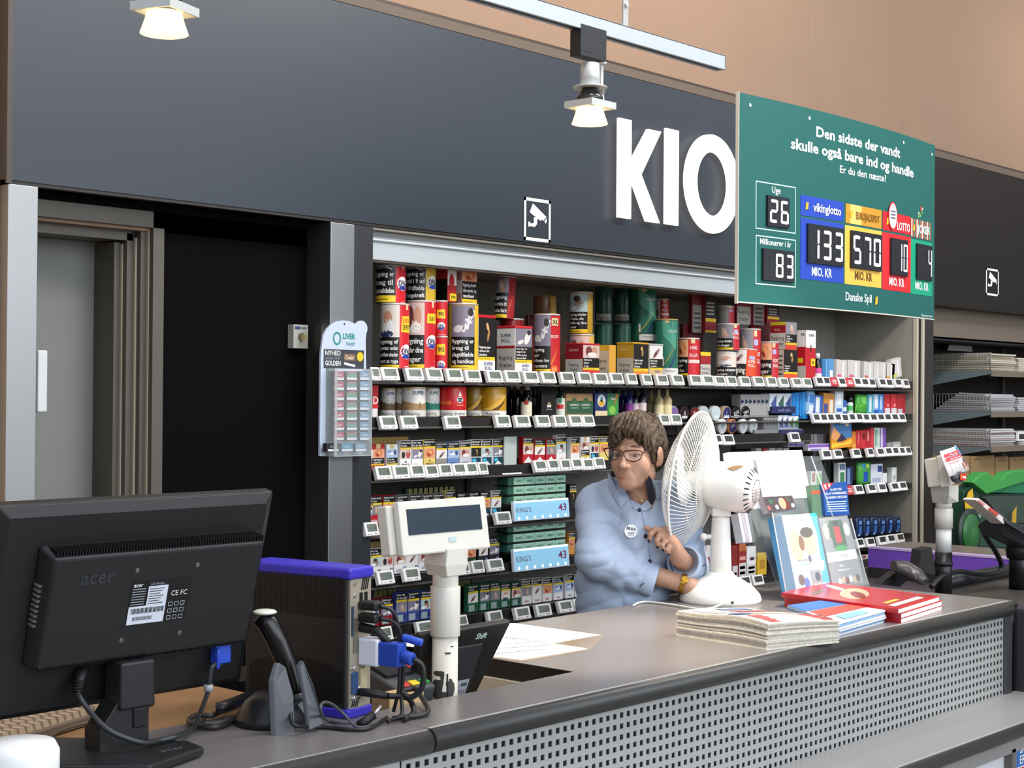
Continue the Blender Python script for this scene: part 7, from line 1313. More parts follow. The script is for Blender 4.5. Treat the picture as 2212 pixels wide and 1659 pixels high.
# conveyor
cv = thing('conveyor', 'checkout conveyor with a violet side panel behind the right display', 'conveyor')
b = B(); b.box((6.2, 2.72, .845), (6.24, 3.42, .928), mat('7a4fc0', .4)); b.box((6.198, 2.72, .928), (6.26, 3.42, .936), mat('c8b0d8', .3)); b.obj('side_panel', cv)
b = B(); b.box((6.24, 2.72, .5), (6.55, 3.42, .93), mat('6a625a', .5)); b.box((6.26, 2.74, .93), (6.54, 3.4, .938), mat('756c62', .35)); b.box((6.2, 2.72, 0), (6.55, 3.42, .845), mat('2e2c2a')); b.obj('belt_bed', cv)
b = B()
for y in (2.86, 3.3): b.cyl((6.2, y, .87), (6.197, y, .87), .006, mat('3a2a6a'), 8)
b.obj('bolt', cv)
b = B(); b.box((5.45, 2.78, .74), (6.19, 3.42, .80), mat('4a423a', .4)); b.box((5.45, 2.78, 0), (6.19, 3.4, .74), mat('2c2825', .5)); tag(b.obj('packing_table'), 'low brown packing surface in front of the violet conveyor', 'table')
# ================================================================ lottery stand, cartons, wire shelves
ls = thing('lottery_stand', 'dark green lottery stand with bright green top and yellow flag logo', 'stand')
Yl = 3.45
def V(px, py, Y=Yl): return onY(px, py, Y)
def pl(pts, th, m_, nm, Y=Yl, bev=.004): b = B(); b.prism([V(*p, Y) for p in pts], (0, th, 0), mat(m_, .4)); return b.obj(nm, ls, bev)
pl([(2082, 1062), (2102, 1044), (2130, 1068), (2212, 1062), (2290, 1062), (2290, 1190), (2080, 1178)], .06, '1f4433', 'cabinet')
pl([(2101, 1042), (2122, 1022), (2134, 1020), (2146, 1030), (2166, 1034), (2176, 1021), (2192, 1017), (2290, 1010), (2290, 1040), (2210, 1042), (2132, 1067)], .06, '3f9a48', 'top_tray', Yl-.03)
pl([(2140, 1064), (2210, 1042), (2290, 1040), (2290, 1068)], .06, '1f7a50', 'tray_front', Yl-.015)
pl([(2122, 1072), (2290, 1070), (2290, 1130), (2150, 1130), (2135, 1110)], .02, '3a4a40', 'slip_shelf', Yl-.012)
b = B(); c_ = V(2088, 1150, Yl-.02); b.ring; b.lathe([(.12, 0), (.12, .02), (.0, .02)], c_, mat('16261e', .4), (0, -1, 0), 32); b.lathe([(.095, .02), (.09, .03), (.05, .04), (.0, .042)], c_, mat('22602b', .35), (0, -1, 0), 32); b.obj('round_bin', ls)
b = B(); b.map = flat(V(2094, 1085, Yl-.012), (1, 0, 0), (0, 0, 1), (0, -1, 0)); b.poly([(-.05, -.045), (.04, -.045), (.05, .0), (.03, .07), (-.02, .05), (-.055, .0)], mat('e0b428', .4), .002); b.text('Danske Spil', .02, -.085, .034, mat('a8d8c0'), .002, w=.26, bold=0); q = V(2184, 1118, Yl-.03)-V(2094, 1085, Yl-.012); b.poly([(q.x-.03, q.z-.03), (q.x+.025, q.z-.03), (q.x+.03, q.z+.06), (q.x-.02, q.z+.03)], mat('c09a28', .4), .035); b.obj('logo', ls)
for i, (a, c, t_, lab) in enumerate(((2062, 2096, 983, 'brown carton just right of the advertising card on the floor bay'), (2098, 2150, 982, 'wide brown carton in the middle behind the lottery stand'), (2151, 2180, 983, 'brown carton printed with pictograms, right of the wide one'), (2182, 2218, 984, 'brown carton at the picture edge behind the lottery stand'))):
    p = onY(a, t_, 4.0); q = onY(c, t_, 4.0); t = thing('carton', lab, 'carton', 'brown cartons on the low shelf', loc=(p.x, 4.0, 1.046))
    b = B(); b.box((0, 0, 0), (q.x-p.x-.01, .3, p.z-1.056), mat('9c7e52', .7)); b.obj('box', t, .003)
    b = B(); b.map = flat((0, 0, 0), (1, 0, 0), (0, 0, 1), (0, -1, 0)); w = q.x-p.x-.01
    b.rect(w*.1, .2, w*.35, .205, mat('6a5030'), .001)
    if i > 1: [b.frame(w*(.2+.25*k), .18, w*(.35+.25*k), .23, .004, mat('5a4426'), .001) for k in range(3)]
    b.obj('print', t)
b = B(); q = onY(2100, 1060, 4.0); b.box((7.83, 3.98, 1.02), (10, 4.34, 1.045), mat('3a342e')); tag(b.obj('low_shelf'), 'low dark shelf carrying the brown cartons in the right bay', 'shelf')
for i, (zs, nm) in enumerate(((1.783, 'top'), (1.545, 'middle'), (1.342, 'lowest'))):
    X0 = 8.50; t = thing('wire_shelf', 'grey shelf with wire side rack in the right bay, the %s one' % nm, 'shelf', 'newspaper shelves in the right bay', loc=(0, 0, 0))
    b = B(); b.box((X0, 3.9, zs-.035), (10.5, 4.34, zs-.02), mat('6a665e', .5)); b.box((X0, 3.895, zs-.05), (10.5, 3.905, zs-.015), mat('7a6c5c', .5)); b.obj('board', t)
    b = B(); b.prism([(X0-.006, 3.90, zs-.02), (X0-.006, 3.90, zs-.035), (X0-.006, 4.34, zs-.115), (X0-.006, 4.34, zs-.02)], (.006, 0, 0), mat('6f7c80', .45)); b.obj('bracket', t)
    b = B(); wc = mat('8d918e', .4)
    for k in range(22): y = 3.91+k*.0195; b.cyl((X0, y, zs-.02), (X0, y, zs+.085), .0016, wc, 4)
    for z in (zs+.085, zs+.035): b.cyl((X0, 3.905, z), (X0, 4.33, z), .0022, wc, 5)
    b.cyl((X0, 3.905, zs-.02), (X0, 3.905, zs+.09), .003, wc, 6); b.obj('wire_rack', t)
    for k in range(9):
        b = B(); z = zs-.018+.0115*k; j = R.uniform(-.02, .02); x0 = X0+.02; vs = []
        for (x, y) in ((x0, 3.93+j), (x0+.30, 3.90+j*.5), (x0+.33, 4.27+j), (x0+.02, 4.28-.02*k*(i == 1))): vs.append((x, y, z+.012*(i == 1)*(k/9)*(y > 4)))
        vs += [(x, y, zz+.0095) for x, y, zz in vs]; b.add(vs, [(3, 2, 1, 0), (4, 5, 6, 7), (0, 1, 5, 4), (1, 2, 6, 5), (2, 3, 7, 6), (3, 0, 4, 7)], mat(('c4bca8', 'b8b4b4', 'c8c4c0')[i] if k % 3 else ('a89c84', '9a989c', 'b09a98')[i], .8)); o = b.obj('newspaper')
        tag(o, 'newspaper, %s from bottom of the pile on the %s shelf of the right bay' % (ORD[k], nm), 'newspaper', 'newspaper piles in the right bay')
    for k in range(7):
        b = B(); z = zs-.018+.0125*k; j = R.uniform(-.02, .02); b.box((X0+.42+j, 3.92, z), (X0+.75+j, 4.26, z+.0105), mat(('cac2ae', 'bcb8bc', 'd0ccc8')[i], .8)); o = b.obj('newspaper')
        tag(o, 'newspaper, %s in the second pile on the %s shelf of the right bay' % (ORD[k], nm), 'newspaper', 'newspaper piles in the right bay')
b = B(); p = onY(2044, 745, 4.3); q = onY(2094, 760, 4.3); b.prism([(p.x-.02, 4.28, q.z), (q.x, 4.28, q.z), (q.x-.01, 4.28, p.z), (p.x, 4.28, p.z)], (0, .004, 0), mat('c8ccc8', .6)); tag(b.obj('paper_sheet'), 'white paper sheet propped up behind the top wire rack', 'paper')
b = B(); p = onY(2165, 735, 4.34); b.box((p.x-.02, 4.325, .9), (p.x+.02, 4.35, 1.94), mat('4a4a48', .5)); struct(b, 'trim_5')
b = B(); p = onY(2200, 945, 3.88); b.box((p.x, 3.885, p.z-.02), (p.x+.14, 3.895, p.z+.03), tagw); b.box((p.x+.02, 3.884, p.z-.01), (p.x+.12, 3.8855, p.z+.02), tagk); tag(b.obj('price_tag'), 'price tag on the lowest newspaper shelf at the picture edge', 'price tag')
# magazine under the ledge, lower right corner
p = onY(2171, 1659, 1.97); q = onY(2171, 1585, 1.97); w = .2
t = thing('magazine', 'colourful magazine under the ledge in the lower right corner', 'magazine', loc=(p.x, 1.955, q.z-.2)); 
b = B(); b.box((0, -.02, 0), (w, -.006, .2), mat('e8e8ec', .3)); b.obj('pages', t)
b = B(); b.map = flat((0, -.02, 0), (w, 0, 0), (0, 0, .2), (0, -1, 0)); b.rect(0, .52, 1, .98, mat('2a6cb8', .3), .001); b.rect(0, 0, 1, .5, mat('c8304a', .3), .001); b.text('SÅ LÆKRE', .1, .72, .14, WHT, .002, 'l', w=.8); b.text('ER DE', .1, .56, .13, WHT, .002, 'l'); b.rect(.1, .88, .6, .92, WHT, .002)
b.poly([(.35+(.26 if k % 2 else .17)*math.cos(k*math.pi/9)*1.1, .30+(.26 if k % 2 else .17)*math.sin(k*math.pi/9)) for k in range(18)], mat('f4e020', .4), .002); b.rect(.22, .3, .5, .36, mat('b02a2a'), .003); b.rect(.22, .2, .46, .26, mat('b02a2a'), .003); b.obj('cover_print', t)
b = B(); b.box((p.x-.3, 1.955, .3), (p.x+.6, 1.965, .55), mat('d4d4d8', .4)); tag(b.obj('rack_panel'), 'pale rack panel behind the magazine under the ledge', 'panel')
b = B(); b.box((p.x-.04, 1.93, .3), (p.x-.015, 1.96, .57), mat('6a6560', .5)); struct(b, 'trim_6')
# ================================================================ person
TP = 4.88; PO = at(1365, 980, TP); MP = TP/FPX
def pa(px, py, b=0.): return Vector(((px-1365)*MP*(1+b/TP), b, (980-py)*MP*(1+b/TP)))   # pixel + depth -> person frame (right, away, up)
def toW(v): return PO+rt*v[0]+fwv*v[1]+ZZ*v[2]
class SDF:
    def __init__(s, lo, hi, h):
        s.lo = np.array(lo, float); s.h = h; s.n = np.ceil((np.array(hi)-lo)/h).astype(int)+1
        s.d = np.full(s.n, .2, np.float32); s.ax = [s.lo[i]+h*np.arange(s.n[i]) for i in range(3)]
    def sub(s, lo, hi):
        i0 = np.clip(np.floor((np.array(lo)-s.lo)/s.h).astype(int), 0, s.n-1); i1 = np.clip(np.ceil((np.array(hi)-s.lo)/s.h).astype(int)+1, 1, s.n)
        sl = tuple(slice(a, b) for a, b in zip(i0, i1))
        return sl, np.meshgrid(*[s.ax[i][sl[i]] for i in range(3)], indexing='ij')
    def mix(s, sl, e, k, op):
        d = s.d[sl]
        if op == 'u': hh = np.maximum(k-np.abs(d-e), 0)/k; s.d[sl] = np.minimum(d, e)-hh*hh*k*.25
        elif op == 's': e = -e; hh = np.maximum(k-np.abs(d-e), 0)/k; s.d[sl] = np.maximum(d, e)+hh*hh*k*.25
    def cone(s, a, b, r1, r2, k=.02, op='u'):
        a = np.array(a, float); b = np.array(b, float); m = max(r1, r2)+.06+k
        sl, (X, Y, Z) = s.sub(np.minimum(a, b)-m, np.maximum(a, b)+m); ba = b-a; L2 = max(ba@ba, 1e-9)
        t = np.clip(((X-a[0])*ba[0]+(Y-a[1])*ba[1]+(Z-a[2])*ba[2])/L2, 0, 1)
        e = np.sqrt((X-a[0]-t*ba[0])**2+(Y-a[1]-t*ba[1])**2+(Z-a[2]-t*ba[2])**2)-(r1+(r2-r1)*t)
        s.mix(sl, e.astype(np.float32), k, op)
    def ell(s, c, r, k=.02, op='u', M=None):
        c = np.array(c, float); r = np.array(r, float); m = r.max()+.06+k
        sl, (X, Y, Z) = s.sub(c-m, c+m); X = X-c[0]; Y = Y-c[1]; Z = Z-c[2]
        if M is not None: X, Y, Z = [M[0][i]*X+M[1][i]*Y+M[2][i]*Z for i in range(3)]
        k0 = np.sqrt((X/r[0])**2+(Y/r[1])**2+(Z/r[2])**2); k1 = np.sqrt((X/r[0]**2)**2+(Y/r[1]**2)**2+(Z/r[2]**2)**2)+1e-9
        s.mix(sl, (k0*(k0-1)/k1).astype(np.float32), k, op)
    def mesh(s):
        d = s.d; pad = np.pad(d, 1, constant_values=.2); n = pad.shape; lo = s.lo-s.h; ins = pad < 0
        c = sum(ins[i:n[0]-1+i, j:n[1]-1+j, k:n[2]-1+k].astype(np.int8) for i in (0, 1) for j in (0, 1) for k in (0, 1))
        act = (c > 0) & (c < 8); I = np.argwhere(act); idx = np.full(act.shape, -1, np.int64); idx[act] = np.arange(len(I))
        acc = np.zeros((len(I), 3)); cnt = np.zeros(len(I)); co = [(i, j, k) for i in (0, 1) for j in (0, 1) for k in (0, 1)]
        val = {q: pad[I[:, 0]+q[0], I[:, 1]+q[1], I[:, 2]+q[2]] for q in co}
        for q in co:
            for ax in range(3):
                if q[ax]: continue
                q2 = list(q); q2[ax] = 1; v0 = val[q]; v1 = val[tuple(q2)]; m = (v0 < 0) != (v1 < 0)
                t = v0[m]/(v0[m]-v1[m]); p = np.tile(np.array(q, float), (m.sum(), 1)); p[:, ax] += t; acc[m] += p; cnt[m] += 1
        V = lo+s.h*(I+acc/cnt[:, None]); F = []
        for ax in range(3):
            sl0 = [slice(None)]*3; sl1 = [slice(None)]*3; sl0[ax] = slice(0, -1); sl1[ax] = slice(1, None)
            e = ins[tuple(sl0)] != ins[tuple(sl1)]; E = np.argwhere(e); o = [a for a in range(3) if a != ax]
            E = E[(E[:, o[0]] > 0) & (E[:, o[1]] > 0) & (E[:, o[0]] < n[o[0]]-1) & (E[:, o[1]] < n[o[1]]-1)]
            def g(da, db): q = E.copy(); q[:, o[0]] += da; q[:, o[1]] += db; return idx[q[:, 0], q[:, 1], q[:, 2]]
            Q = np.stack([g(-1, -1), g(0, -1), g(0, 0), g(-1, 0)], 1); fl = ins[E[:, 0], E[:, 1], E[:, 2]]
            if ax == 1: fl = ~fl
            Q[~fl] = Q[~fl][:, ::-1]; F.append(Q)
        return V, np.concatenate(F)
    def val(s, p):
        q = (np.array(p)-s.lo)/s.h; i = np.floor(q).astype(int)
        if (i < 0).any() or (i >= s.n-1).any(): return .2
        f = q-i; r = 0.
        for a in (0, 1):
            for b in (0, 1):
                for c in (0, 1): r += s.d[i[0]+a, i[1]+b, i[2]+c]*(f[0] if a else 1-f[0])*(f[1] if b else 1-f[1])*(f[2] if c else 1-f[2])
        return r
    def hit(s, px, py, b0=-.3, off=0., b1=.3):
        b = b0
        while b < b1:
            p = pa(px, py, b)
            if s.val(p) < 0: break
            b += .002
        return pa(px, py, b-off)
person = thing('person', 'person in a pale blue shirt and glasses looking aside behind the counter', 'person')
def smesh(S, name, mt, smooth=2, fac=.5):
    V, F = S.mesh(); W = np.array(PO)+V[:, :1]*np.array(rt)+V[:, 1:2]*np.array(fwv)+V[:, 2:]*np.array(ZZ)
    me = bpy.data.meshes.new(name); me.from_pydata(W.tolist(), [], F.tolist()); me.materials.append(mt); me.polygons.foreach_set('use_smooth', [True]*len(me.polygons)); me.update()
    o = bpy.data.objects.new(name, me); COL.objects.link(o); o.parent = person
    if smooth: m = o.modifiers.new('smooth', 'SMOOTH'); m.iterations = smooth; m.factor = fac
    return o
# head frame
ph_ = math.radians(31); fd = Vector((-math.sin(ph_), -math.cos(ph_), -.03)).normalized(); xd = Vector((math.cos(ph_), -math.sin(ph_), 0)); ud = xd.cross(fd); ud = ud if ud.z > 0 else -ud
H0 = Vector((.019, .0, .0))
def hp(x, f, z): return H0+xd*x+fd*f+ud*z
HM = [[xd.x, fd.x, ud.x], [xd.y, fd.y, ud.y], [xd.z, fd.z, ud.z]]     # columns = local axes (x, forward, up)
S = SDF((-.25, -.16, -.60), (.32, .32, .15), .0027)
S.ell(hp(0, -.012, .036), (.070, .092, .084), .01, M=HM)
S.ell(hp(0, .022, -.038), (.061, .062, .066), .03, M=HM)
S.ell(hp(0, .040, -.030), (.052, .052, .060), .02, M=HM)
S.cone(hp(-.04, .012, -.068), hp(-.012, .072, -.088), .020, .016, .025); S.cone(hp(.04, .012, -.068), hp(.012, .072, -.088), .020, .016, .025)
S.ell(hp(0, .076, -.092), (.020, .016, .015), .018, M=HM)
for sx_ in (-1, 1):
    S.ell(hp(sx_*.036, .062, -.030), (.024, .022, .026), .02, M=HM)
    S.cone(hp(sx_*.012, .085, .020), hp(sx_*.044, .066, .018), .010, .008, .014)
    S.ell(hp(sx_*.031, .094, .000), (.018, .016, .0105), .010, 's', HM)
    S.cone(hp(sx_*.018, .0835, .0065), hp(sx_*.043, .072, .0065), .0062, .0062, .004); S.cone(hp(sx_*.018, .082, -.0095), hp(sx_*.043, .070, -.0095), .0045, .004, .005)
    S.ell(hp(sx_*.0125, .094, -.036), (.0085, .010, .0075), .006, M=HM)
S.cone(hp(0, .086, .006), hp(0, .106, -.028), .0085, .0095, .012); S.ell(hp(0, .109, -.032), (.0105, .010, .009), .006, M=HM)
S.ell(hp(0, .076, -.062), (.036, .019, .022), .016, M=HM)
S.cone(hp(-.017, .088, -.0625), hp(.017, .088, -.0625), .0045, .0045, .005); S.cone(hp(-.015, .088, -.0705), hp(.015, .088, -.0705), .0055, .0055, .005)
for sx_ in (-1, 1): S.cone(hp(sx_*.020, .0995, -.040), hp(sx_*.033, .088, -.062), .0015, .0015, .010, 's')
for sx_ in (-1, 1):
    S.ell(hp(sx_*.077, .000, -.006), (.0090, .018, .032), .006, M=HM); S.ell(hp(sx_*.087, .004, -.002), (.006, .009, .018), .005, 's', HM); S.ell(hp(sx_*.073, .010, -.030), (.006, .008, .009), .006, M=HM)
# neck and trunk
S.cone(pa(1378, 1030, .045), pa(1392, 1105, .07), .050, .056, .03); S.cone(pa(1372, 1050, .01), pa(1384, 1095, .03), .018, .016, .02); S.cone(pa(1398, 1045, .01), pa(1390, 1100, .025), .012, .012, .02)
SR, SL = pa(1292, 1092, .12), pa(1474, 1090, .09)
S.cone(SR, SL, .045, .045, .05); S.ell(pa(1372, 1150, .125), (.145, .085, .13), .05); S.ell(pa(1352, 1260, .14), (.145, .10, .14), .05); S.ell(pa(1348, 1360, .15), (.15, .11, .10), .05)
ER, WR = pa(1290, 1205, .03), pa(1490, 1264, .0); EL, WL = pa(1500, 1228, .12), pa(1468, 1203, -.02)
S.cone(SR, ER, .043, .038, .03); S.cone(ER, WR, .040, .0265, .02); S.cone(SL, EL, .043, .038, .03); S.cone(EL, WL, .038, .026, .02)
def hand(Wp, palm, fingers, thumb, rp=.014):
    for K in palm: S.cone(Wp, K, .020, rp, .016)
    for a_, b_ in zip(palm[:-1], palm[1:]): S.cone(a_, b_, rp, rp, .01)
    for f in fingers:
        r = [.0095, .0085, .0078, .0068]
        for i in range(len(f)-1): S.cone(f[i], f[i+1], r[i], r[i+1], .004)
    for i in range(len(thumb)-1): S.cone(thumb[i], thumb[i+1], (.013, .011, .0095)[i], (.011, .0095, .008)[i], .006)
f1 = [pa(1434, 1146, -.045), pa(1413, 1141, -.06), pa(1403, 1152, -.065), pa(1400, 1164, -.062)]
f2 = [pa(1441, 1156, -.045), pa(1422, 1155, -.062), pa(1417, 1166, -.066), pa(1418, 1177, -.060)]
f3 = [pa(1449, 1166, -.043), pa(1433, 1166, -.060), pa(1428, 1175, -.063), pa(1430, 1183, -.056)]
f4 = [pa(1456, 1176, -.040), pa(1444, 1178, -.054), pa(1440, 1186, -.056), pa(1442, 1192, -.048)]
th_ = [pa(1452, 1180, -.02), pa(1428, 1160, -.025), pa(1408, 1148, -.03), pa(1396, 1139, -.032)]
hand(WL, [f1[0], f2[0], f3[0], f4[0]], [f1, f2, f3, f4], th_)
g1 = [[pa(1518+4*i, 1264+2*i, .06+.020*i), pa(1532+4*i, 1267+2*i, .06+.022*i), pa(1542+3*i, 1270+2*i, .06+.023*i), pa(1550+2*i, 1274+2*i, .06+.024*i)] for i in range(4)]
hand(WR, [g[0] for g in g1], g1, [pa(1497, 1262, .04), pa(1510, 1267, .02), pa(1520, 1273, .015), pa(1528, 1277, .015)])
skin = mat('b88f78', .5, spec=.35); n_ = skin.node_tree.nodes; l_ = skin.node_tree.links; pbs = n_['Principled BSDF']
pbs.inputs['Subsurface Weight'].default_value = .06; pbs.inputs['Subsurface Radius'].default_value = (.012, .005, .003); pbs.inputs['Subsurface Scale'].default_value = 1
t_ = n_.new('ShaderNodeTexNoise'); t_.inputs['Scale'].default_value = 26; t_.inputs['Detail'].default_value = 4; q_ = n_.new('ShaderNodeTexCoord'); l_.new(q_.outputs['Object'], t_.inputs['Vector'])
r_ = ramp(skin.node_tree, [(.32, lin('b0866e')), (.68, lin('c39a82'))]); l_.new(t_.outputs[0], r_.inputs[0]); l_.new(r_.outputs[0], pbs.inputs['Base Color'])
body = smesh(S, 'body', skin, 2)
# shirt
C = SDF((-.27, -.12, -.60), (.33, .34, -.04), .0036)
C.cone(SR, SL, .050, .050, .04); C.cone(pa(1322, 1066, .09), pa(1440, 1070, .08), .036, .036, .05); C.cone(pa(1330, 1062, .05), pa(1372, 1104, .03), .028, .04, .05)
C.ell(pa(1368, 1160, .12), (.160, .105, .14), .06); C.ell(pa(1354, 1265, .13), (.152, .118, .15), .06); C.ell(pa(1352, 1350, .14), (.142, .12, .16), .05)
C.ell(pa(1385, 1165, .06), (.10, .07, .07), .05)
CR = pa(1380, 1243, .015); CL_ = pa(1490, 1222, .06)
C.cone(SR, ER, .053, .054, .03); C.cone(ER, pa(1340, 1230, .02), .058, .052, .03); C.cone(pa(1340, 1230, .02), CR, .052, .050, .02)
C.cone(SL, EL, .056, .054, .04); C.cone(EL, CL_, .050, .054, .02)
G = np.meshgrid(*C.ax, indexing='ij'); X, Y, Z = G
def fold(u, p=1.0): return 1-2*np.abs(np.sin(u))**.6
q1 = 30*(X*.5+Z)+3.0*np.sin(11*X+4)+2.2*np.sin(14*Z+8*Y); q2 = 44*(X*.85-Z*.6)+3*np.sin(16*Z+2)+1.5*np.sin(24*X)
wr = .0030*fold(q1)*np.clip((-.08-Z)*7, 0, 1)+.0022*fold(q2)+.0012*np.sin(95*(Z+.4*X)+4*np.sin(21*X))
arm = np.exp(-((X+.105)/.075)**2-((Z+.22)/.2)**2); fore = np.exp(-((X+.02)/.12)**2-((Z+.37)/.07)**2)
wr = .8*wr+.0024*arm*fold(38*(Z*.9+.6*X)+2.2*np.sin(22*X)+1.2*np.sin(31*Z))+.0032*fore*fold(48*(X+.5*Z)+2*np.sin(25*Z)); wr = wr-.002
C.d += wr.astype(np.float32); del G, X, Y, Z
# open the cuffs and neck
def cut(p, dr, r, L=.2): C.cone(p, [p[i]+dr[i]*L for i in range(3)], r, r, .004, 's')
dR = (WR-ER).normalized(); dL = (WL-EL).normalized()
cut(CR+dR*.052, dR, .046); cut(CL_+dL*.06, dL, .046)
C.cone(pa(1386, 1040, .02), pa(1388, 1064, .0), .058, .046, .004, 's'); C.cone(pa(1386, 1062, -.01), pa(1388, 1088, -.04), .026, .006, .004, 's')
shm = mat('b4c2d6', .75, spec=.25); n_ = shm.node_tree.nodes; l_ = shm.node_tree.links
t_ = n_.new('ShaderNodeTexNoise'); t_.inputs['Scale'].default_value = 500; q_ = n_.new('ShaderNodeTexCoord'); l_.new(q_.outputs['Object'], t_.inputs['Vector'])
r_ = ramp(shm.node_tree, [(.3, lin('a9bad2')), (.7, lin('b6c6dc'))]); l_.new(t_.outputs[0], r_.inputs[0]); l_.new(r_.outputs[0], n_['Principled BSDF'].inputs['Base Color'])
shirt = smesh(C, 'shirt', shm, 2)
def cpatch(pts, m_, name, off=.008, th=.003, S_=C, par=None, sm=0):
    P_ = []
    for x, y, *q in pts:
        h1 = S_.hit(x, y, off=0); h2 = S.hit(x, y, off=0); bb = min(h1[1], h2[1]); bb = bb if bb < .25 else .03
        P_.append(toW(pa(x, y, bb-off-(q[0] if q else 0)*.3)))
    b = B(); c = sum(P_, Vector())/len(P_); n = len(P_)
    k = fwv*th; b.add([tuple(p) for p in P_]+[tuple(c-fwv*.002)]+[tuple(p+k) for p in P_], [(i, (i+1) % n, n) for i in range(n)]+[(i, n+1+i, n+1+(i+1) % n, (i+1) % n) for i in range(n)]+[tuple(range(2*n, n, -1))], m_)
    return b.obj(name, par or shirt)
nv_ = mat('171a2c', .6)
cpatch([(1314, 1020, .012), (1330, 1036, .018), (1345, 1055, .02), (1358, 1074, .012), (1342, 1096, .004), (1326, 1072, .006), (1315, 1050, .008)], mat('a6b8d2', .75), 'collar')
cpatch([(1398, 1024, .03), (1404, 1034, .03), (1417, 1078, .014), (1410, 1092, .008), (1400, 1075, .016), (1391, 1042, .03)], nv_, 'collar_inside')
cpatch([(1404, 1030, .02), (1424, 1044, .01), (1432, 1070, .004), (1420, 1080, .004), (1414, 1058, .014)], mat('b0c0d8', .75), 'collar')
cpatch([(1362, 1078, .004), (1386, 1092, .004), (1398, 1080, .006), (1410, 1093, .006), (1394, 1102, .004), (1368, 1098, .004)], mat('b4c6de', .75), 'collar')
for x, y in ((1381, 1101), (1395, 1158), (1405, 1212)): p = toW(C.hit(x, y, off=.001)); b = B(); b.lathe([(.0068, 0), (.006, .003)], p, nv_, -fwv, 14); b.obj('button', shirt)
b = B(); pts = [toW(C.hit(x, y, off=.0018)) for x, y in ((1386, 1104), (1392, 1130), (1398, 1158), (1402, 1185), (1408, 1212), (1410, 1235))]; b.tube(pts, .0016, mat('8fa6c8', .8), 5); b.obj('placket_seam', shirt)
# name badge
p = toW(C.hit(1363, 1147, off=.006)); bd = B(); bn = (-fwv+rt*.1+ZZ*.1).normalized(); bd.lathe([(.0215, 0), (.0215, .003), (.0205, .004)], p, mat('e8ecee', .3), bn, 28); bx = ZZ.cross(bn).normalized(); bx = bx if bx.dot(rt) > 0 else -bx; by = bn.cross(bx); by = by if by.z > 0 else -by
bd.map = lambda u, v, d: p+bn*(.0042+d)+bx*u+by*v; bd.text('BILKA', 0, .004, .0085, mat('1c3020'), .0004, bold=.05, rot=-.2, w=.03); bd.rect(-.010, -.007, .010, -.0045, mat('3a3a3a'), .0004); bd.rect(-.009, -.013, .009, -.0115, mat('6a6a6a'), .0004); bd.obj('name_badge', shirt)
# cuffs
def cuff(c, d, r, L, name):
    b = B(); q = toW(c); dw = (rt*d.x+fwv*d.y+ZZ*d.z).normalized(); prof = [(r*.86, -L*.5), (r, -L*.42), (r*1.04, 0), (r*1.03, L*.42), (r*.97, L*.5), (r*.88, L*.46), (r*.86, L*.2)]
    b.lathe(prof, q, shm, dw, 28, caps=False); o = b.obj(name, shirt); return o
cuff(CR+dR*.030, dR, .052, .058, 'cuff'); cuff(CL_+dL*.028, dL, .054, .060, 'cuff')
for cx, cy in ((1386, 1262), (1522, 1222)):
    b = B(); p0 = toW(C.hit(cx, cy, off=.012)); b.tube([p0-rt*.006-ZZ*.005, p0+rt*.006+ZZ*.006], .0016, nv_, 5); b.obj('cuff_tab', shirt)
# hair
Hh = SDF((-.14, -.14, -.11), (.16, .17, .16), .0024)
Hh.ell(hp(0, -.008, .043), (.080, .094, .090), .01, M=HM); Hh.ell(hp(0, -.030, .0), (.074, .066, .070), .03, M=HM); Hh.ell(hp(-.005, .040, .092), (.062, .056, .036), .03, M=HM)
Hh.ell(hp(0, .105, -.030), (.076, .080, .086), .012, 's', HM); Hh.ell(hp(.058, .060, -.040), (.030, .040, .060), .01, 's', HM); Hh.ell(hp(-.058, .060, -.040), (.030, .035, .055), .01, 's', HM)
for sx_ in (-1, 1): Hh.ell(hp(sx_*.086, .000, -.012), (.026, .028, .038), .006, 's', HM)
Hh.ell(hp(0, .0, -.115), (.13, .14, .06), .012, 's', HM)
Hh.cone(hp(-.03, .088, .072), hp(-.052, .078, .032), .018, .006, .012); Hh.cone(hp(-.01, .090, .080), hp(-.024, .092, .048), .017, .006, .012); Hh.cone(hp(.02, .088, .075), hp(.006, .092, .056), .015, .004, .012); Hh.cone(hp(.045, .070, .075), hp(.050, .066, .050), .014, .006, .012)
Hh.cone(hp(.064, .034, .03), hp(.067, .026, -.016), .010, .006, .01); Hh.cone(hp(-.066, .035, .03), hp(-.069, .025, -.01), .012, .006, .01)
X, Y, Z = np.meshgrid(*Hh.ax, indexing='ij'); x_ = (X-H0.x)*xd.x+(Y-H0.y)*xd.y; f_ = (X-H0.x)*fd.x+(Y-H0.y)*fd.y; az = np.arctan2(x_, f_+.05)
wv = .0034*(1-2*np.abs(np.sin(15*az+4*np.sin(20*Z+2*az)))**.7)+.0020*np.sin(58*az+30*Z+4*np.sin(40*Z))+.0035*np.sin(7*az+24*Z)
Hh.d += wv.astype(np.float32); del X, Y, Z, x_, f_, az
hm_ = mat('4a3a2e', .55, spec=.35); n_ = hm_.node_tree.nodes; l_ = hm_.node_tree.links; t_ = n_.new('ShaderNodeTexNoise'); t_.inputs['Scale'].default_value = 34; t_.inputs['Detail'].default_value = 8; q_ = n_.new('ShaderNodeTexCoord'); mp_ = n_.new('ShaderNodeMapping'); mp_.inputs['Scale'].default_value = (7, 7, 1.6)
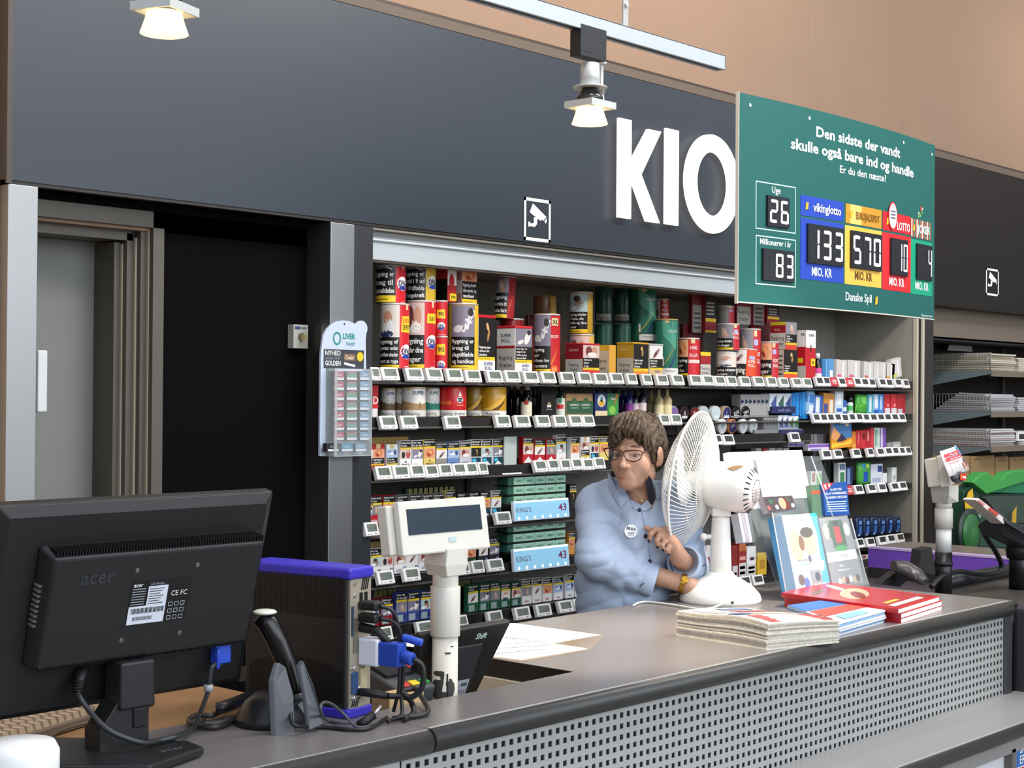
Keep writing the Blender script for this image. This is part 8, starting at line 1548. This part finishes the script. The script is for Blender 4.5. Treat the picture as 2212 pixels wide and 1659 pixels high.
l_.new(q_.outputs['Object'], mp_.inputs[0]); l_.new(mp_.outputs[0], t_.inputs['Vector']); r_ = ramp(hm_.node_tree, [(.32, lin('2c2119')), (.5, lin('463729')), (.62, lin('615242')), (.74, lin('8a7d6c'))]); l_.new(t_.outputs[0], r_.inputs[0]); l_.new(r_.outputs[0], n_['Principled BSDF'].inputs['Base Color'])
bmp = n_.new('ShaderNodeBump'); bmp.inputs['Strength'].default_value = .8; bmp.inputs['Distance'].default_value = .004; l_.new(t_.outputs[0], bmp.inputs['Height']); l_.new(bmp.outputs[0], n_['Principled BSDF'].inputs['Normal'])
hair = smesh(Hh, 'hair', hm_, 1)
# eyes, brows, mouth
def hw_(x, f, z): return toW(hp(x, f, z))
fW = (rt*fd.x+fwv*fd.y+ZZ*fd.z).normalized(); xW = (rt*xd.x+fwv*xd.y).normalized(); uW = fW.cross(xW); uW = uW if uW.z > 0 else -uW
for sx_ in (-1, 1):
    c = hw_(sx_*.0305, .0690, -.0015); b = B(); b.ball(c, .0125, mat('8f827a', .35), 18, 12); gz = (fW-xW*.25).normalized()
    b.lathe([(.0058, 0), (.0055, .0008)], c+gz*.0114, mat('2e2620', .2), gz, 18); b.lathe([(.0026, 0), (.0024, .0004)], c+gz*.0121, mat('0a0808', .15), gz, 14); b.obj('eye', body)
    b = B(); b.tube([hw_(sx_*.016, .0885, .0265), hw_(sx_*.030, .0845, .0300), hw_(sx_*.045, .073, .0265)], [.0022, .0028, .0014], mat('6a5444', .8), 6); b.obj('eyebrow', body)
    b = B(); b.tube([hw_(sx_*.018, .0868, .0045), hw_(sx_*.031, .0862, .0058), hw_(sx_*.043, .0762, .0030)], .0010, mat('3a2a24', .7), 5); b.obj('eyelid_line', body)
b = B(); b.tube([toW(S.hit(x, y, off=.0002)) for x, y in ((1331, 1029), (1336, 1028.5), (1342, 1028.5), (1349, 1029.5), (1356, 1031.5))], .0013, mat('6a3c34', .6), 5)
b.obj('mouth_line', body)
b = B(); b.tube([toW(S.hit(x, y, off=-.0006)) for x, y in ((1332, 1029), (1337, 1030.5), (1343, 1031), (1350, 1031.5))], [.0012, .0026, .0028, .0014], mat('a8685c', .5), 6); b.obj('lips', body)
# glasses
gl = thing('glasses', 'dark red-brown rectangular glasses worn by the person', 'glasses'); gc = mat('4a1f1c', .25)
gp0 = toW(hp(0, .100, 0)); 
def gpt(zx, zy, bend=0.):
    px, py = 1280+.1206*zx, 920+.1206*zy; r = ray(px, py); o = Vector((0, 0, CAM_Z)); t = (gp0-o).dot(fW)/r.dot(fW); return o+r*t-fW*bend
def loop(pts, bend):
    P_ = [gpt(x, y) for x, y in pts]; n = len(P_); out = []
    for i in range(n):
        p0, p1, p2, p3 = P_[i-1], P_[i], P_[(i+1) % n], P_[(i+2) % n]
        for k in range(4): t = k/4; out.append(.5*((2*p1)+(p2-p0)*t+(2*p0-5*p1+4*p2-p3)*t*t+(3*p1-p0-3*p2+p3)*t**3))
    return [p-fW*(bend*max(0, abs((p-gp0).dot(xW))-.015)) for p in out+[out[0]]]
for pts in ([(555, 475), (620, 445), (750, 440), (860, 465), (868, 520), (830, 595), (770, 630), (680, 632), (605, 595), (565, 530)], [(185, 415), (280, 402), (420, 432), (472, 465), (462, 545), (430, 598), (350, 612), (275, 590), (215, 510)]):
    lp = loop(pts, .18); b = B(); b.tube(lp, .0017, gc, 6); b.obj('rim', gl); c = sum(lp[:-1], Vector())/len(lp[:-1]); b = B(); b.add([tuple(c)]+[tuple(p) for p in lp[:-1]], [(0, 1+i, 1+(i+1) % (len(lp)-1)) for i in range(len(lp)-1)], mat('dfe8ea', .05, a=.07, spec=.8)); b.obj('lens', gl)
b = B(); b.tube([gpt(470, 470), gpt(510, 455)-fW*(-.002), gpt(556, 476)], .0014, gc, 6); b.obj('bridge', gl)
e0 = gpt(866, 488)-fW*.18*.035; b = B(); b.tube([e0, gpt(930, 455)-fW*.030, toW(S.hit(1402, 971, off=.003)), toW(S.hit(1409, 968, off=.004))], .0018, gc, 6); b.tube([gpt(185, 418)-fW*.008, gpt(180, 410)-fW*.05, hw_(-.079, -.01, .012)], .0018, gc, 6); b.obj('temple', gl)
# nails, ring, bracelet, necklace
nl = mat('1a1424', .2)
for f in (f1, f2, f3, f4):
    d = (f[3]-f[2]).normalized(); b = B(); q = toW(f[3]+d*.003)-fwv*.005; b.ball(q, (.0055, .004, .0065), nl, 10, 8); b.obj('nail', body)
b = B(); q = toW(th_[3])-fwv*.004-rt*.003; b.ball(q, (.006, .004, .006), mat('c08a74', .4), 10, 8); b.obj('nail', body)
b = B(); a_ = toW(f3[0]*.35+f3[1]*.65); d_ = (toW(f3[1])-toW(f3[0])).normalized(); u_ = d_.orthogonal().normalized(); w_2 = d_.cross(u_); b.tube([a_+(u_*math.cos(2*math.pi*i/18)+w_2*math.sin(2*math.pi*i/18))*.0098 for i in range(19)], .0014, mat('e0b060', .2, 1.), 6); tag(b.obj('finger_ring'), 'gold ring on a finger of the raised hand', 'ring')
wt_ = thing('wristwatch', 'gold watch with link bracelet on the resting wrist', 'watch'); gd = mat('c79a3a', .22, 1.)
c = toW(WR-dR*.022); dw = (rt*dR.x+fwv*dR.y+ZZ*dR.z).normalized(); u_ = (ZZ-dw*ZZ.dot(dw)).normalized(); w_2 = dw.cross(u_)
b = B(); rr_ = .0305
for i in range(26):
    a0 = 2*math.pi*i/26; a1 = a0+2*math.pi/26*.82; T = [c+(u_*math.cos(a)+w_2*math.sin(a))*(r)+dw*s_ for a, r, s_ in ((a0, rr_, -.007), (a1, rr_, -.007), (a1, rr_, .007), (a0, rr_, .007), (a0, rr_+.003, -.006), (a1, rr_+.003, -.006), (a1, rr_+.003, .006), (a0, rr_+.003, .006))]
    b.add([tuple(p) for p in T], [(0, 1, 2, 3), (4, 7, 6, 5), (0, 4, 5, 1), (1, 5, 6, 2), (2, 6, 7, 3), (3, 7, 4, 0)], gd)
b.obj('bracelet', wt_); b = B(); fdw = (u_*.5-fwv*.8).normalized(); b.lathe([(.012, 0), (.012, .005), (.010, .006)], c+fdw*rr_, gd, fdw, 20); b.obj('dial_case', wt_)
b = B(); b.tube([toW(S.hit(x, y, off=.0015)) for x, y in ((1376, 1070), (1382, 1080), (1387, 1083), (1392, 1078), (1396, 1066))], .0007, gd, 4); b.ball(toW(S.hit(1387, 1081, off=.004)), .004, mat('e8e4d8', .15, .3), 12, 8); tag(b.obj('necklace'), 'thin necklace with a small bright pendant on the person', 'necklace')
# trousers and shoes (below the counter)
b = B()
for s_ in (-1, 1): q = PO+rt*(-.03+s_*.09)+fwv*.15; b.tube([Vector((q.x, q.y, .88)), Vector((q.x, q.y, .5)), Vector((q.x, q.y, .08))], [.098, .07, .055], mat('1c1e26', .8), 16)
q = PO+rt*(-.03)+fwv*.15; b.ball((q.x, q.y, .86), (.14, .11, .12), mat('1c1e26', .8)); b.obj('trousers', person)
for s_ in (-1, 1): b = B(); q = PO+rt*(-.03+s_*.09)+fwv*.13; b.ball((q.x, q.y, .045), (.05, .13, .044), mat('121212', .4)); b.obj('shoe', person)
